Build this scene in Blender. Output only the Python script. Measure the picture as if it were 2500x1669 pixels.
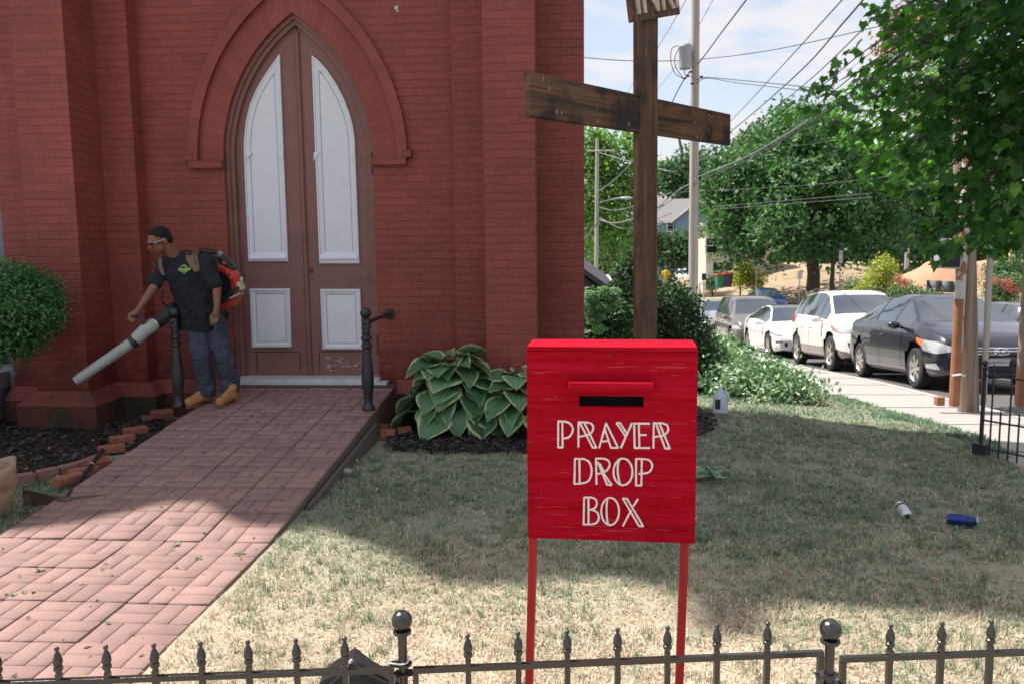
import bpy, bmesh, math, random
import numpy as np
from mathutils import Vector, Matrix, Euler, noise as mnoise
from mathutils.bvhtree import BVHTree
from mathutils.geometry import delaunay_2d_cdt
random.seed(7); RNG = np.random.default_rng(7)
SC = bpy.context.scene
for o in list(bpy.data.objects): bpy.data.objects.remove(o)
COL = SC.collection
PI = math.pi
# ------------------------------------------------------------ camera
FPX = 2106.0; PITCH = math.radians(7.0); YAW = math.radians(4.4); ROLL = math.radians(0.63); HCAM = 1.75
_F = Vector((-math.sin(YAW)*math.cos(PITCH), math.cos(YAW)*math.cos(PITCH), -math.sin(PITCH)))
_R0 = Vector((math.cos(YAW), math.sin(YAW), 0)); _U0 = _R0.cross(_F)
_R = _R0*math.cos(ROLL) - _U0*math.sin(ROLL); _U = _U0*math.cos(ROLL) + _R0*math.sin(ROLL)
cd = bpy.data.cameras.new('camera'); cam = bpy.data.objects.new('camera', cd); COL.objects.link(cam)
m = Matrix((_R, _U, -_F)).transposed().to_4x4(); m.translation = (0, 0, HCAM); cam.matrix_world = m
cd.sensor_width = 36; cd.lens = 36*FPX/2500; cd.clip_start = 0.05; cd.clip_end = 2000
cd.dof.use_dof = True; cd.dof.focus_distance = 2.45; cd.dof.aperture_fstop = 10.0
SC.camera = cam
# ------------------------------------------------------------ sun, sky, exposure
SUN_AZ = math.radians(68); SUN_EL = math.radians(60)
SUNDIR = Vector((-math.sin(SUN_AZ)*math.cos(SUN_EL), math.cos(SUN_AZ)*math.cos(SUN_EL), math.sin(SUN_EL)))
sd = bpy.data.lights.new('sun', 'SUN'); sd.energy = 4.7; sd.angle = math.radians(0.5); sd.color = (1, .95, .88)
so = bpy.data.objects.new('sun', sd); COL.objects.link(so); so.rotation_euler = SUNDIR.to_track_quat('Z', 'Y').to_euler()
W = bpy.data.worlds.new('World'); SC.world = W; W.use_nodes = True
nt = W.node_tree; nt.nodes.clear()
def N(nt, t, **k):
    n = nt.nodes.new(t)
    for a, b in k.items():
        if a.startswith('i_'): n.inputs[a[2:].replace('_', ' ')].default_value = b
        else: setattr(n, a, b)
    return n
sky = N(nt, 'ShaderNodeTexSky', sky_type='NISHITA', sun_disc=False, sun_elevation=SUN_EL)
sky.sun_rotation = math.atan2(SUNDIR.x, SUNDIR.y) % (2*PI)
sky.air_density = 1.0; sky.dust_density = 1.6
tc = N(nt, 'ShaderNodeTexCoord')
sep = N(nt, 'ShaderNodeSeparateXYZ'); nt.links.new(tc.outputs['Generated'], sep.inputs[0])
# cloud layer: project the view direction on a high flat sheet
addz = N(nt, 'ShaderNodeMath', operation='ADD'); addz.inputs[1].default_value = 0.16; nt.links.new(sep.outputs[2], addz.inputs[0])
mx = N(nt, 'ShaderNodeMath', operation='MAXIMUM'); mx.inputs[1].default_value = 0.03; nt.links.new(addz.outputs[0], mx.inputs[0])
dx = N(nt, 'ShaderNodeMath', operation='DIVIDE'); dy = N(nt, 'ShaderNodeMath', operation='DIVIDE')
nt.links.new(sep.outputs[0], dx.inputs[0]); nt.links.new(mx.outputs[0], dx.inputs[1])
nt.links.new(sep.outputs[1], dy.inputs[0]); nt.links.new(mx.outputs[0], dy.inputs[1])
cmb = N(nt, 'ShaderNodeCombineXYZ'); nt.links.new(dx.outputs[0], cmb.inputs[0]); nt.links.new(dy.outputs[0], cmb.inputs[1])
nz = N(nt, 'ShaderNodeTexNoise', i_Scale=1.5, i_Detail=7.0, i_Roughness=0.55, i_Distortion=0.25)
mp = N(nt, 'ShaderNodeMapping'); mp.inputs['Location'].default_value = (2.9, 3.6, 0); mp.inputs['Scale'].default_value = (.8, .8, 1)
nt.links.new(cmb.outputs[0], mp.inputs[0]); nt.links.new(mp.outputs[0], nz.inputs['Vector'])
rmp = N(nt, 'ShaderNodeMapRange', interpolation_type='SMOOTHSTEP'); nt.links.new(nz.outputs['Fac'], rmp.inputs[0])
rmp.inputs[1].default_value = 0.44; rmp.inputs[2].default_value = 0.54; rmp.inputs[3].default_value = 0.40; rmp.inputs[4].default_value = 0.96
mix = N(nt, 'ShaderNodeMix', data_type='RGBA'); nt.links.new(rmp.outputs[0], mix.inputs[0])
nt.links.new(sky.outputs[0], mix.inputs[6]); 
# cloud brightness: raised overhead, out of view, to add ambient light
cz = N(nt, 'ShaderNodeMapRange', interpolation_type='SMOOTHSTEP'); nt.links.new(sep.outputs[2], cz.inputs[0]); cz.inputs[1].default_value = .25; cz.inputs[2].default_value = .85; cz.inputs[3].default_value = 4.7; cz.inputs[4].default_value = 6.0
cv = N(nt, 'ShaderNodeVectorMath', operation='SCALE'); cv.inputs[0].default_value = (.985, .98, 1.03); nt.links.new(cz.outputs[0], cv.inputs['Scale']); nt.links.new(cv.outputs[0], mix.inputs[7])
bgn = N(nt, 'ShaderNodeBackground', i_Strength=0.10); nt.links.new(mix.outputs[2], bgn.inputs[0])
wo = N(nt, 'ShaderNodeOutputWorld'); nt.links.new(bgn.outputs[0], wo.inputs[0])
SC.view_settings.view_transform = 'Standard'; SC.view_settings.look = 'None'
SC.view_settings.exposure = 0.95; SC.view_settings.gamma = 1.0
SC.render.engine = 'CYCLES'

def aY(px, py, Y):
    d = _F + _R*((px-1250)/FPX) + _U*((834.5-py)/FPX); d = d*(Y/d.y); return Vector((d.x, d.y, d.z+HCAM))
def az(px, py, z):
    d = _F + _R*((px-1250)/FPX) + _U*((834.5-py)/FPX); d = d*((z-HCAM)/d.z); return Vector((d.x, d.y, d.z+HCAM))
def ray(px, py): return (_F + _R*((px-1250)/FPX) + _U*((834.5-py)/FPX)).normalized()

# ------------------------------------------------------------ materials
MATS = {}
def newmat(name):
    m = bpy.data.materials.new(name); m.use_nodes = True; t = m.node_tree; t.nodes.clear()
    o = N(t, 'ShaderNodeOutputMaterial'); b = N(t, 'ShaderNodeBsdfPrincipled'); t.links.new(b.outputs[0], o.inputs[0])
    MATS[name] = m; return m, t, b, o
def mulcol(t, src, fac_out, lo, hi):
    r = N(t, 'ShaderNodeMapRange'); t.links.new(fac_out, r.inputs[0]); r.inputs[3].default_value = lo; r.inputs[4].default_value = hi
    mm = N(t, 'ShaderNodeMix', data_type='RGBA', blend_type='MULTIPLY'); mm.inputs[0].default_value = 1
    t.links.new(src, mm.inputs[6]); t.links.new(r.outputs[0], mm.inputs[7]); return mm.outputs[2]
def M(name, c, rough=.7, var=.2, scale=6, bump=.0, bscale=60, spec=.5, metal=0, c2=None, c2t=(.55, .7), c2scale=3, stretch=None, coat=0, bdist=.01, trans=0, attr=None, attrv=.5):
    """general material: colour with noise variation, optional second colour in patches, optional bump"""
    m, t, b, o = newmat(name)
    tc = N(t, 'ShaderNodeTexCoord'); vec = tc.outputs['Object']
    if stretch:
        mp = N(t, 'ShaderNodeMapping'); mp.inputs['Scale'].default_value = stretch; t.links.new(vec, mp.inputs[0]); vec = mp.outputs[0]
    rgb = N(t, 'ShaderNodeRGB'); rgb.outputs[0].default_value = (*c, 1); col = rgb.outputs[0]
    if c2:
        n2 = N(t, 'ShaderNodeTexNoise', i_Scale=c2scale, i_Detail=6.0, i_Roughness=.65); t.links.new(vec, n2.inputs['Vector'])
        r2 = N(t, 'ShaderNodeMapRange', interpolation_type='SMOOTHSTEP'); t.links.new(n2.outputs['Fac'], r2.inputs[0]); r2.inputs[1].default_value, r2.inputs[2].default_value = c2t
        mm = N(t, 'ShaderNodeMix', data_type='RGBA'); t.links.new(r2.outputs[0], mm.inputs[0]); t.links.new(col, mm.inputs[6]); mm.inputs[7].default_value = (*c2, 1); col = mm.outputs[2]
    if var:
        n1 = N(t, 'ShaderNodeTexNoise', i_Scale=scale, i_Detail=8.0, i_Roughness=.7); t.links.new(vec, n1.inputs['Vector'])
        col = mulcol(t, col, n1.outputs['Fac'], 1-var*1.6, 1+var*1.6)
    if attr:
        a = N(t, 'ShaderNodeAttribute', attribute_name=attr); col = mulcol(t, col, a.outputs['Fac'], 1-attrv, 1+attrv)
    t.links.new(col, b.inputs['Base Color'])
    b.inputs['Roughness'].default_value = rough; b.inputs['Metallic'].default_value = metal
    b.inputs['Specular IOR Level'].default_value = spec; b.inputs['Coat Weight'].default_value = coat; b.inputs['Coat Roughness'].default_value = .05
    if bump:
        n3 = N(t, 'ShaderNodeTexNoise', i_Scale=bscale, i_Detail=6.0, i_Roughness=.6); t.links.new(vec, n3.inputs['Vector'])
        bp = N(t, 'ShaderNodeBump', i_Strength=bump, i_Distance=bdist); t.links.new(n3.outputs['Fac'], bp.inputs['Height']); t.links.new(bp.outputs[0], b.inputs['Normal'])
    if trans:
        tr = N(t, 'ShaderNodeBsdfTranslucent'); t.links.new(mulcol(t, col, MZ(t), 1.5, 1.5), tr.inputs[0])
        ms = N(t, 'ShaderNodeMixShader'); ms.inputs[0].default_value = trans; t.links.new(b.outputs[0], ms.inputs[1]); t.links.new(tr.outputs[0], ms.inputs[2]); t.links.new(ms.outputs[0], o.inputs[0])
    return m
def MZ(t):
    v = N(t, 'ShaderNodeValue'); v.outputs[0].default_value = 1.0; return v.outputs[0]

def brick_mat(name, c, dark, uv=False, wear=True, bw=.215, rh=.0731, lo=.80, bs=.55):
    m, t, b, o = newmat(name)
    if uv:
        u = N(t, 'ShaderNodeUVMap', uv_map='UVMap'); vec = u.outputs[0]
        base = N(t, 'ShaderNodeTexCoord').outputs['Object']
    else:
        tc = N(t, 'ShaderNodeTexCoord'); base = tc.outputs['Object']; s = N(t, 'ShaderNodeSeparateXYZ'); t.links.new(base, s.inputs[0])
        a = N(t, 'ShaderNodeMath', operation='ADD'); t.links.new(s.outputs[0], a.inputs[0]); t.links.new(s.outputs[1], a.inputs[1])
        cb = N(t, 'ShaderNodeCombineXYZ'); t.links.new(a.outputs[0], cb.inputs[0]); t.links.new(s.outputs[2], cb.inputs[1]); vec = cb.outputs[0]
    dn = N(t, 'ShaderNodeTexNoise', i_Scale=5.0, i_Detail=5.0, i_Roughness=.7); t.links.new(base, dn.inputs['Vector'])
    sb = N(t, 'ShaderNodeVectorMath', operation='SUBTRACT'); t.links.new(dn.outputs['Color'], sb.inputs[0]); sb.inputs[1].default_value = (.5, .5, .5)
    sc = N(t, 'ShaderNodeVectorMath', operation='SCALE'); t.links.new(sb.outputs[0], sc.inputs[0]); sc.inputs['Scale'].default_value = .036
    ad = N(t, 'ShaderNodeVectorMath', operation='ADD'); t.links.new(vec, ad.inputs[0]); t.links.new(sc.outputs[0], ad.inputs[1])
    br = N(t, 'ShaderNodeTexBrick'); t.links.new(ad.outputs[0], br.inputs['Vector'])
    br.offset = .5; br.inputs['Scale'].default_value = 1; br.inputs['Mortar Size'].default_value = .0055; br.inputs['Mortar Smooth'].default_value = .55
    br.inputs['Brick Width'].default_value = bw; br.inputs['Row Height'].default_value = rh; br.inputs['Bias'].default_value = 0
    br.inputs['Color1'].default_value = (*[x*.91 for x in c], 1); br.inputs['Color2'].default_value = (*[x*1.08 for x in c], 1)
    br.inputs['Mortar'].default_value = (*[x*.88 for x in c], 1); col = br.outputs['Color']
    sy_ = N(t, 'ShaderNodeSeparateXYZ'); t.links.new(ad.outputs[0], sy_.inputs[0])
    pp_ = N(t, 'ShaderNodeMath', operation='PINGPONG'); t.links.new(sy_.outputs[1], pp_.inputs[0]); pp_.inputs[1].default_value = rh/2
    ln_ = N(t, 'ShaderNodeMapRange', interpolation_type='SMOOTHSTEP'); t.links.new(pp_.outputs[0], ln_.inputs[0]); ln_.inputs[1].default_value = 0; ln_.inputs[2].default_value = .0052; ln_.inputs[3].default_value = 1; ln_.inputs[4].default_value = 0
    nl = N(t, 'ShaderNodeTexNoise', i_Scale=2.3, i_Detail=4.0, i_Roughness=.6); t.links.new(base, nl.inputs['Vector'])
    nr = N(t, 'ShaderNodeMapRange'); t.links.new(nl.outputs['Fac'], nr.inputs[0]); nr.inputs[1].default_value = .35; nr.inputs[2].default_value = .65; nr.inputs[3].default_value = .25; nr.inputs[4].default_value = 1
    lm = N(t, 'ShaderNodeMath', operation='MULTIPLY'); t.links.new(ln_.outputs[0], lm.inputs[0]); t.links.new(nr.outputs[0], lm.inputs[1])
    col = mulcol(t, col, lm.outputs[0], 1.0, lo)
    n1 = N(t, 'ShaderNodeTexNoise', i_Scale=1.1, i_Detail=9.0, i_Roughness=.68); t.links.new(base, n1.inputs['Vector'])
    col = mulcol(t, col, n1.outputs['Fac'], .55, 1.45)
    n4 = N(t, 'ShaderNodeTexNoise', i_Scale=60.0, i_Detail=4.0); t.links.new(base, n4.inputs['Vector'])
    col = mulcol(t, col, n4.outputs['Fac'], .82, 1.18)
    if wear:   # damp, grimy darker paint towards the foot of the wall, chips of bare mortar
        s2 = N(t, 'ShaderNodeSeparateXYZ'); t.links.new(base, s2.inputs[0])
        nn = N(t, 'ShaderNodeTexNoise', i_Scale=3.5, i_Detail=8.0, i_Roughness=.75); t.links.new(base, nn.inputs['Vector'])
        a1 = N(t, 'ShaderNodeMath', operation='MULTIPLY_ADD'); t.links.new(nn.outputs['Fac'], a1.inputs[0]); a1.inputs[1].default_value = 1.6; t.links.new(s2.outputs[2], a1.inputs[2])
        r = N(t, 'ShaderNodeMapRange', interpolation_type='SMOOTHSTEP'); t.links.new(a1.outputs[0], r.inputs[0]); r.inputs[1].default_value = .95; r.inputs[2].default_value = 1.75; r.inputs[3].default_value = 1; r.inputs[4].default_value = 0
        mm = N(t, 'ShaderNodeMix', data_type='RGBA'); t.links.new(r.outputs[0], mm.inputs[0]); t.links.new(col, mm.inputs[6]); mm.inputs[7].default_value = (*dark, 1); col = mm.outputs[2]
        vz = N(t, 'ShaderNodeTexNoise', i_Scale=13.0, i_Detail=3.0, i_Roughness=.5); t.links.new(base, vz.inputs['Vector'])
        rr = N(t, 'ShaderNodeMapRange'); t.links.new(vz.outputs['Fac'], rr.inputs[0]); rr.inputs[1].default_value = .79; rr.inputs[2].default_value = .83
        mw = N(t, 'ShaderNodeMix', data_type='RGBA'); t.links.new(rr.outputs[0], mw.inputs[0]); t.links.new(col, mw.inputs[6]); mw.inputs[7].default_value = (.5, .42, .38, 1); col = mw.outputs[2]
    t.links.new(col, b.inputs['Base Color']); b.inputs['Roughness'].default_value = .62; b.inputs['Specular IOR Level'].default_value = .35
    nb = N(t, 'ShaderNodeTexNoise', i_Scale=22.0, i_Detail=6.0, i_Roughness=.65); t.links.new(base, nb.inputs['Vector'])
    h = N(t, 'ShaderNodeMath', operation='MULTIPLY_ADD'); t.links.new(nb.outputs['Fac'], h.inputs[0]); h.inputs[1].default_value = .9
    iv = N(t, 'ShaderNodeMath', operation='MULTIPLY_ADD'); iv.inputs[1].default_value = -.35; t.links.new(br.outputs['Fac'], iv.inputs[0]); iv2 = N(t, 'ShaderNodeMath', operation='SUBTRACT'); iv2.inputs[0].default_value = 1; t.links.new(lm.outputs[0], iv2.inputs[1]); t.links.new(iv2.outputs[0], iv.inputs[2]); t.links.new(iv.outputs[0], h.inputs[2])
    bp = N(t, 'ShaderNodeBump', i_Strength=bs, i_Distance=.008); t.links.new(h.outputs[0], bp.inputs['Height']); t.links.new(bp.outputs[0], b.inputs['Normal'])
    return m

BR = brick_mat('painted_brick', (.235, .055, .044), (.10, .014, .008))
BRU = brick_mat('painted_brick_arch', (.235, .055, .044), (.1, .02, .014), uv=True, wear=False, bw=.5, rh=.0731, lo=.93, bs=.25)
BRH = brick_mat('painted_brick_hood', (.24, .057, .046), (.1, .02, .014), uv=True, wear=False, bw=.5, rh=.105, lo=.90, bs=.25)
M('red_plinth', (.20, .045, .035), .75, .25, 4, .6, 30, c2=(.07, .03, .018), c2t=(.45, .75), c2scale=2.5)
M('plinth_low', (.10, .028, .018), .85, .35, 5, .8, 25, c2=(.03, .028, .012), c2t=(.45, .62), c2scale=3)
M('door_brown', (.20, .092, .078), .55, .12, 3, .25, 90, c2=(.15, .063, .057), c2t=(.5, .75), c2scale=2)
M('door_white', (.66, .69, .74), .5, .05, 8, .2, 60, c2=(.5, .52, .52), c2t=(.6, .8))
M('trim_blue', (.13, .17, .21), .6, .2, 8)
M('panel_groove', (.34, .36, .40), .6, .2, 20)
M('sill_white', (.5, .52, .53), .6, .2, 12, .3, 60, c2=(.25, .15, .1), c2t=(.6, .75), c2scale=9)
M('rust_metal', (.1, .06, .045), .7, .4, 40, .5, 80)
M('step_stone', (.25, .25, .24), .8, .2, 6, .3)
M('black_iron', (.012, .013, .019), .42, .3, 20, .35, 90, spec=.6)
M('fence_iron', (.016, .015, .015), .24, .2, 40, .10, 160, spec=.8)
M('wire_white', (.6, .6, .58), .4, .1)
M('slot_black', (.004, .003, .003), .9, 0)
M('white_paint', (.74, .66, .62), .6, .1, 30)
M('dark_glass', (.02, .03, .04), .04, 0, spec=.9, coat=.5)
M('mulch', (.030, .022, .018), .95, .5, 30, 1.0, 60, c2=(.10, .08, .065), c2t=(.55, .7), c2scale=40)
M('mulch_chips', (.055, .042, .034), .9, .4, 20, attr='rnd', attrv=.95)
M('soil', (.12, .09, .065), .95, .3, 8, .6)
M('leaf_debris', (.20, .10, .05), .8, .4, 10, attr='rnd', attrv=.6)
M('leaf_green_small', (.07, .15, .035), .6, .3, 10, attr='rnd', attrv=.4)
M('red_edging', (.27, .095, .06), .8, .3, 14, .5, 60, c2=(.33, .27, .23), c2t=(.58, .75), c2scale=9)
M('pink_edging', (.23, .12, .10), .85, .2, 20, .4, 90)
M('concrete_bit', (.3, .29, .27), .9, .25, 20, .6)
M('plank', (.10, .085, .075), .85, .3, 10, .5, 60, stretch=(1, 8, 8))
M('concrete', (.40, .36, .335), .85, .10, 3, .25, 120, c2=(.40, .36, .33), c2t=(.5, .75), c2scale=2)
M('asphalt', (.085, .08, .08), .85, .2, 20, .4, 150, c2=(.11, .105, .1), c2t=(.5, .7), c2scale=.6)
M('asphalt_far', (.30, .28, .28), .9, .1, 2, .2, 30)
M('hill_grass', (.31, .23, .155), .95, .25, 1.2, .5, 14, c2=(.17, .165, .08), c2t=(.5, .68), c2scale=.5)
M('far_ground', (.13, .15, .08), .95, .25, .5, .5, 10)

# ------------------------------------------------------------ mesh helpers
def setp(o, label=None, cat=None, group=None, kind=None):
    if label: o['label'] = label
    if cat: o['category'] = cat
    if group: o['group'] = group
    if kind: o['kind'] = kind
    return o
def thing(name, label, cat, loc=(0, 0, 0), rz=0, group=None):
    o = bpy.data.objects.new(name, None); COL.objects.link(o); o.location = loc; o.rotation_euler = (0, 0, rz); o.empty_display_size = .1
    return setp(o, label, cat, group)
def link(name, me, mat, parent=None, smooth=False, wparent=False):
    if mat is not None:
        for mm in (mat if isinstance(mat, (list, tuple)) else [mat]): me.materials.append(MATS[mm] if isinstance(mm, str) else mm)
    if smooth: me.polygons.foreach_set('use_smooth', [True]*len(me.polygons))
    o = bpy.data.objects.new(name, me); COL.objects.link(o)
    if parent is not None:
        o.parent = parent
        if wparent:   # mesh given in world coordinates
            root = parent; mw = Matrix.Identity(4)
            while root is not None:
                mw = (Matrix.Translation(root.location) @ root.rotation_euler.to_matrix().to_4x4()) @ mw; root = root.parent
            me.transform(mw.inverted())
    return o
class B:
    """collects simple solids, then becomes ONE mesh"""
    def __init__(s): s.v = []; s.f = []
    def add(s, vs, fs):
        k = len(s.v); s.v += [tuple(v) for v in vs]; s.f += [tuple(i+k for i in f) for f in fs]; return s
    def box(s, c, size, rot=None, bev=0):
        hx, hy, hz = [q/2 for q in size]; c = Vector(c)
        R = rot if rot is not None else Matrix.Identity(3)
        if not bev:
            vs = [c + R @ Vector((x*hx, y*hy, z*hz)) for x in (-1, 1) for y in (-1, 1) for z in (-1, 1)]
            return s.add(vs, [(0, 1, 3, 2), (4, 6, 7, 5), (0, 4, 5, 1), (2, 3, 7, 6), (0, 2, 6, 4), (1, 5, 7, 3)])
        bm = bmesh.new(); bmesh.ops.create_cube(bm, size=1)
        for v in bm.verts: v.co = Vector((v.co.x*2*hx, v.co.y*2*hy, v.co.z*2*hz))
        bmesh.ops.bevel(bm, geom=bm.edges[:], offset=bev, segments=2, affect='EDGES', profile=.6)
        s.bm(bm, Matrix.Translation(c) @ R.to_4x4()); return s
    def bm(s, bm, mat=None):
        bm.verts.ensure_lookup_table(); bm.verts.index_update()
        s.add([(mat @ v.co) if mat is not None else v.co for v in bm.verts], [[v.index for v in f.verts] for f in bm.faces]); bm.free()
    def tube(s, pts, r, n=10, caps=True):
        pts = [Vector(p) for p in pts]; rs = r if isinstance(r, (list, tuple)) else [r]*len(pts); vs = []; fs = []
        up = Vector((0, 0, 1)); prevx = None
        for i, p in enumerate(pts):
            d = (pts[min(i+1, len(pts)-1)] - pts[max(i-1, 0)]).normalized()
            if prevx is None:
                a = up if abs(d.z) < .9 else Vector((1, 0, 0)); x = d.cross(a).normalized()
            else: x = (prevx - d*prevx.dot(d)).normalized()
            y = d.cross(x); prevx = x
            for k in range(n):
                t = 2*PI*k/n; vs.append(p + (x*math.cos(t) + y*math.sin(t))*rs[i])
        for i in range(len(pts)-1):
            for k in range(n): fs.append((i*n+k, i*n+(k+1) % n, (i+1)*n+(k+1) % n, (i+1)*n+k))
        if caps: fs.append(tuple(range(n))[::-1]); fs.append(tuple((len(pts)-1)*n+k for k in range(n)))
        return s.add(vs, fs)
    def lathe(s, prof, n=16, c=(0, 0, 0), rot=None, caps=True):
        """prof: list of (r,z)"""
        c = Vector(c); R = rot if rot is not None else Matrix.Identity(3); vs = []; fs = []
        for (r, z) in prof:
            for k in range(n): t = 2*PI*k/n; vs.append(c + R @ Vector((r*math.cos(t), r*math.sin(t), z)))
        for i in range(len(prof)-1):
            for k in range(n): fs.append((i*n+k, i*n+(k+1) % n, (i+1)*n+(k+1) % n, (i+1)*n+k))
        if caps: fs.append(tuple(range(n))[::-1]); fs.append(tuple((len(prof)-1)*n+k for k in range(n)))
        return s.add(vs, fs)
    def ball(s, c, r, sub=2, sc=(1, 1, 1), rot=None):
        bm = bmesh.new(); bmesh.ops.create_icosphere(bm, subdivisions=sub, radius=r)
        R = (rot or Matrix.Identity(3)).to_4x4()
        s.bm(bm, Matrix.Translation(Vector(c)) @ R @ Matrix.Diagonal((*sc, 1))); return s
    def prism(s, poly, a, b, f):
        """poly of 2d points, extruded from a to b by f(u,v,w)->3d; triangulated caps"""
        n = len(poly); vs = [f(u, v, a) for u, v in poly] + [f(u, v, b) for u, v in poly]; fs = [(i, (i+1) % n, n+(i+1) % n, n+i) for i in range(n)]
        from mathutils.geometry import tessellate_polygon
        tri = tessellate_polygon([[Vector((u, v, 0)) for u, v in poly]])
        fs += [tuple(t) for t in tri] + [tuple(i+n for i in t[::-1]) for t in tri]
        return s.add(vs, fs)
    def mesh(s, name):
        me = bpy.data.meshes.new(name); me.from_pydata([tuple(v) for v in s.v], [], s.f); me.validate(); 
        bm = bmesh.new(); bm.from_mesh(me); bmesh.ops.recalc_face_normals(bm, faces=bm.faces[:]); bm.to_mesh(me); bm.free(); return me
    def obj(s, name, mat, parent=None, smooth=False, wp=True, auto=None):
        me = s.mesh(name); o = link(name, me, mat, parent, smooth or auto is not None, wp)
        if auto is not None: me.set_sharp_from_angle(angle=math.radians(auto))
        return o
def np_mesh(name, V, Fc, mat, parent=None, rnd=None, smooth=False, k=4, wp=True, uv=None, extra=None):
    """V (n,3), Fc (m,k) arrays -> mesh; rnd: per-vertex float attribute"""
    me = bpy.data.meshes.new(name); V = np.asarray(V, np.float32); Fc = np.asarray(Fc, np.int32); k = Fc.shape[1]
    me.vertices.add(len(V)); me.vertices.foreach_set('co', V.ravel())
    me.loops.add(Fc.size); me.loops.foreach_set('vertex_index', Fc.ravel())
    me.polygons.add(len(Fc)); me.polygons.foreach_set('loop_start', np.arange(0, Fc.size, k, dtype=np.int32)); me.polygons.foreach_set('loop_total', np.full(len(Fc), k, np.int32))
    me.update(calc_edges=True)
    for nm, arr in ([('rnd', rnd)] if rnd is not None else []) + (extra or []):
        a = me.attributes.new(nm, 'FLOAT', 'POINT'); a.data.foreach_set('value', np.asarray(arr, np.float32))
    return link(name, me, mat, parent, smooth, wp)
def copy_thing(root, loc, rz=0, label=None, name=None):
    r = root.copy(); COL.objects.link(r); r.location = loc; r.rotation_euler = (0, 0, rz)
    if label: r['label'] = label
    for ch in list(root.children):
        c = ch.copy(); COL.objects.link(c); c.parent = r
        for g in list(ch.children):
            d = g.copy(); COL.objects.link(d); d.parent = c
    return r
def RZ(a): return Matrix.Rotation(a, 3, 'Z')
def RX(a): return Matrix.Rotation(a, 3, 'X')
def RY(a): return Matrix.Rotation(a, 3, 'Y')
def bake(o):
    """apply modifiers without operators"""
    dg = bpy.context.evaluated_depsgraph_get(); dg.update(); me = bpy.data.meshes.new_from_object(o.evaluated_get(dg)); old = o.data; o.modifiers.clear(); o.data = me; me.name = old.name; return o

# ------------------------------------------------------------ terrain heights
YS = [-30, 4, 9, 14.5, 19.6, 25.3, 30.5, 45, 60, 100, 200]; ZS = [0, 0, -.28, -.73, -1.24, -1.75, -2.2, -2.95, -3.3, -4.1, -4.3]
def gs(Y): return float(np.interp(Y, YS, ZS))           # street level
EDG = [(-30, 3.2), (5, 3.3), (7.9, 3.62), (8.3, 3.72), (9.3, 3.6), (10.35, 3.5), (12, 3.42), (16.6, 3.6), (40, 3.6)]
def xe(Y): return float(np.interp(Y, [e[0] for e in EDG], [e[1] for e in EDG]))   # left edge of the pavement
def gl(X, Y):
    """lawn height: level near the church, falling to the pavement"""
    a = gs(Y)+.05 if Y > 4.5 else .0
    t = min(1, max(0, (X-.4)/(xe(Y)-.4))); t = t*t*(3-2*t)
    z0 = 0 if Y < 9 else gs(Y-1.5)*.75
    return z0*(1-t) + (a if Y > 4.5 else 0)*t
def noise2(x, y, s, o=0): return mnoise.noise(Vector((x*s, y*s, o)))
# ============================================================ SETTING
def grid(name, x0, x1, y0, y1, nx, ny, zf, mat, kind='structure', xl=None, xr=None):
    V = []; F = []
    for j in range(ny+1):
        Y = y0+(y1-y0)*j/ny; a = xl(Y) if xl else x0; b = xr(Y) if xr else x1
        for i in range(nx+1):
            X = a+(b-a)*i/nx; V.append((X, Y, zf(X, Y)))
    for j in range(ny):
        for i in range(nx): k = j*(nx+1)+i; F.append((k, k+1, k+nx+2, k+nx+1))
    return setp(np_mesh(name, V, F, mat, smooth=True), kind=kind)
# far base sheet to the horizon
grid('ground', -400, 600, -60, 900, 80, 96, lambda X, Y: gs(Y)-.9 - (0 if Y < 140 else (Y-140)*.004), 'far_ground')

# lawn material: straw with grey green patches
m, t, b, o = newmat('lawn')
tc = N(t, 'ShaderNodeTexCoord'); n1 = N(t, 'ShaderNodeTexNoise', i_Scale=1.6, i_Detail=8.0, i_Roughness=.7); t.links.new(tc.outputs['Object'], n1.inputs['Vector'])
rp = N(t, 'ShaderNodeValToRGB'); e = rp.color_ramp.elements; e[0].position = .3; e[0].color = (.16, .165, .10, 1); e[1].position = .72; e[1].color = (.53, .43, .32, 1)
q = rp.color_ramp.elements.new(.5); q.color = (.43, .35, .25, 1)
t.links.new(n1.outputs['Fac'], rp.inputs[0]); n2 = N(t, 'ShaderNodeTexNoise', i_Scale=45.0, i_Detail=6.0, i_Roughness=.75); t.links.new(tc.outputs['Object'], n2.inputs['Vector'])
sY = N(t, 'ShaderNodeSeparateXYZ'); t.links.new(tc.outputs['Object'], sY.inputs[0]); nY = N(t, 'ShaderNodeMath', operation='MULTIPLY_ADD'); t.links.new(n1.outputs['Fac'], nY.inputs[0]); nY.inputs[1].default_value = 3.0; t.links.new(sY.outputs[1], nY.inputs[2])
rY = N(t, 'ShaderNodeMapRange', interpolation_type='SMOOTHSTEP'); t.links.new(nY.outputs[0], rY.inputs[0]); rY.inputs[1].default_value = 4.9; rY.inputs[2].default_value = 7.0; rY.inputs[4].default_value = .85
mY = N(t, 'ShaderNodeMix', data_type='RGBA'); t.links.new(rY.outputs[0], mY.inputs[0]); t.links.new(rp.outputs[0], mY.inputs[6]); mY.inputs[7].default_value = (.20, .24, .17, 1)  # greener, duller thatch churchwards: part of the church's shade put in the colour
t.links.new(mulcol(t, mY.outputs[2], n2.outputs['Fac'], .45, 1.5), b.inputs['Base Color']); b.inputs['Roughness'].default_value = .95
bp = N(t, 'ShaderNodeBump', i_Strength=.8, i_Distance=.02); t.links.new(n2.outputs['Fac'], bp.inputs['Height']); t.links.new(bp.outputs[0], b.inputs['Normal'])
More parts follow.
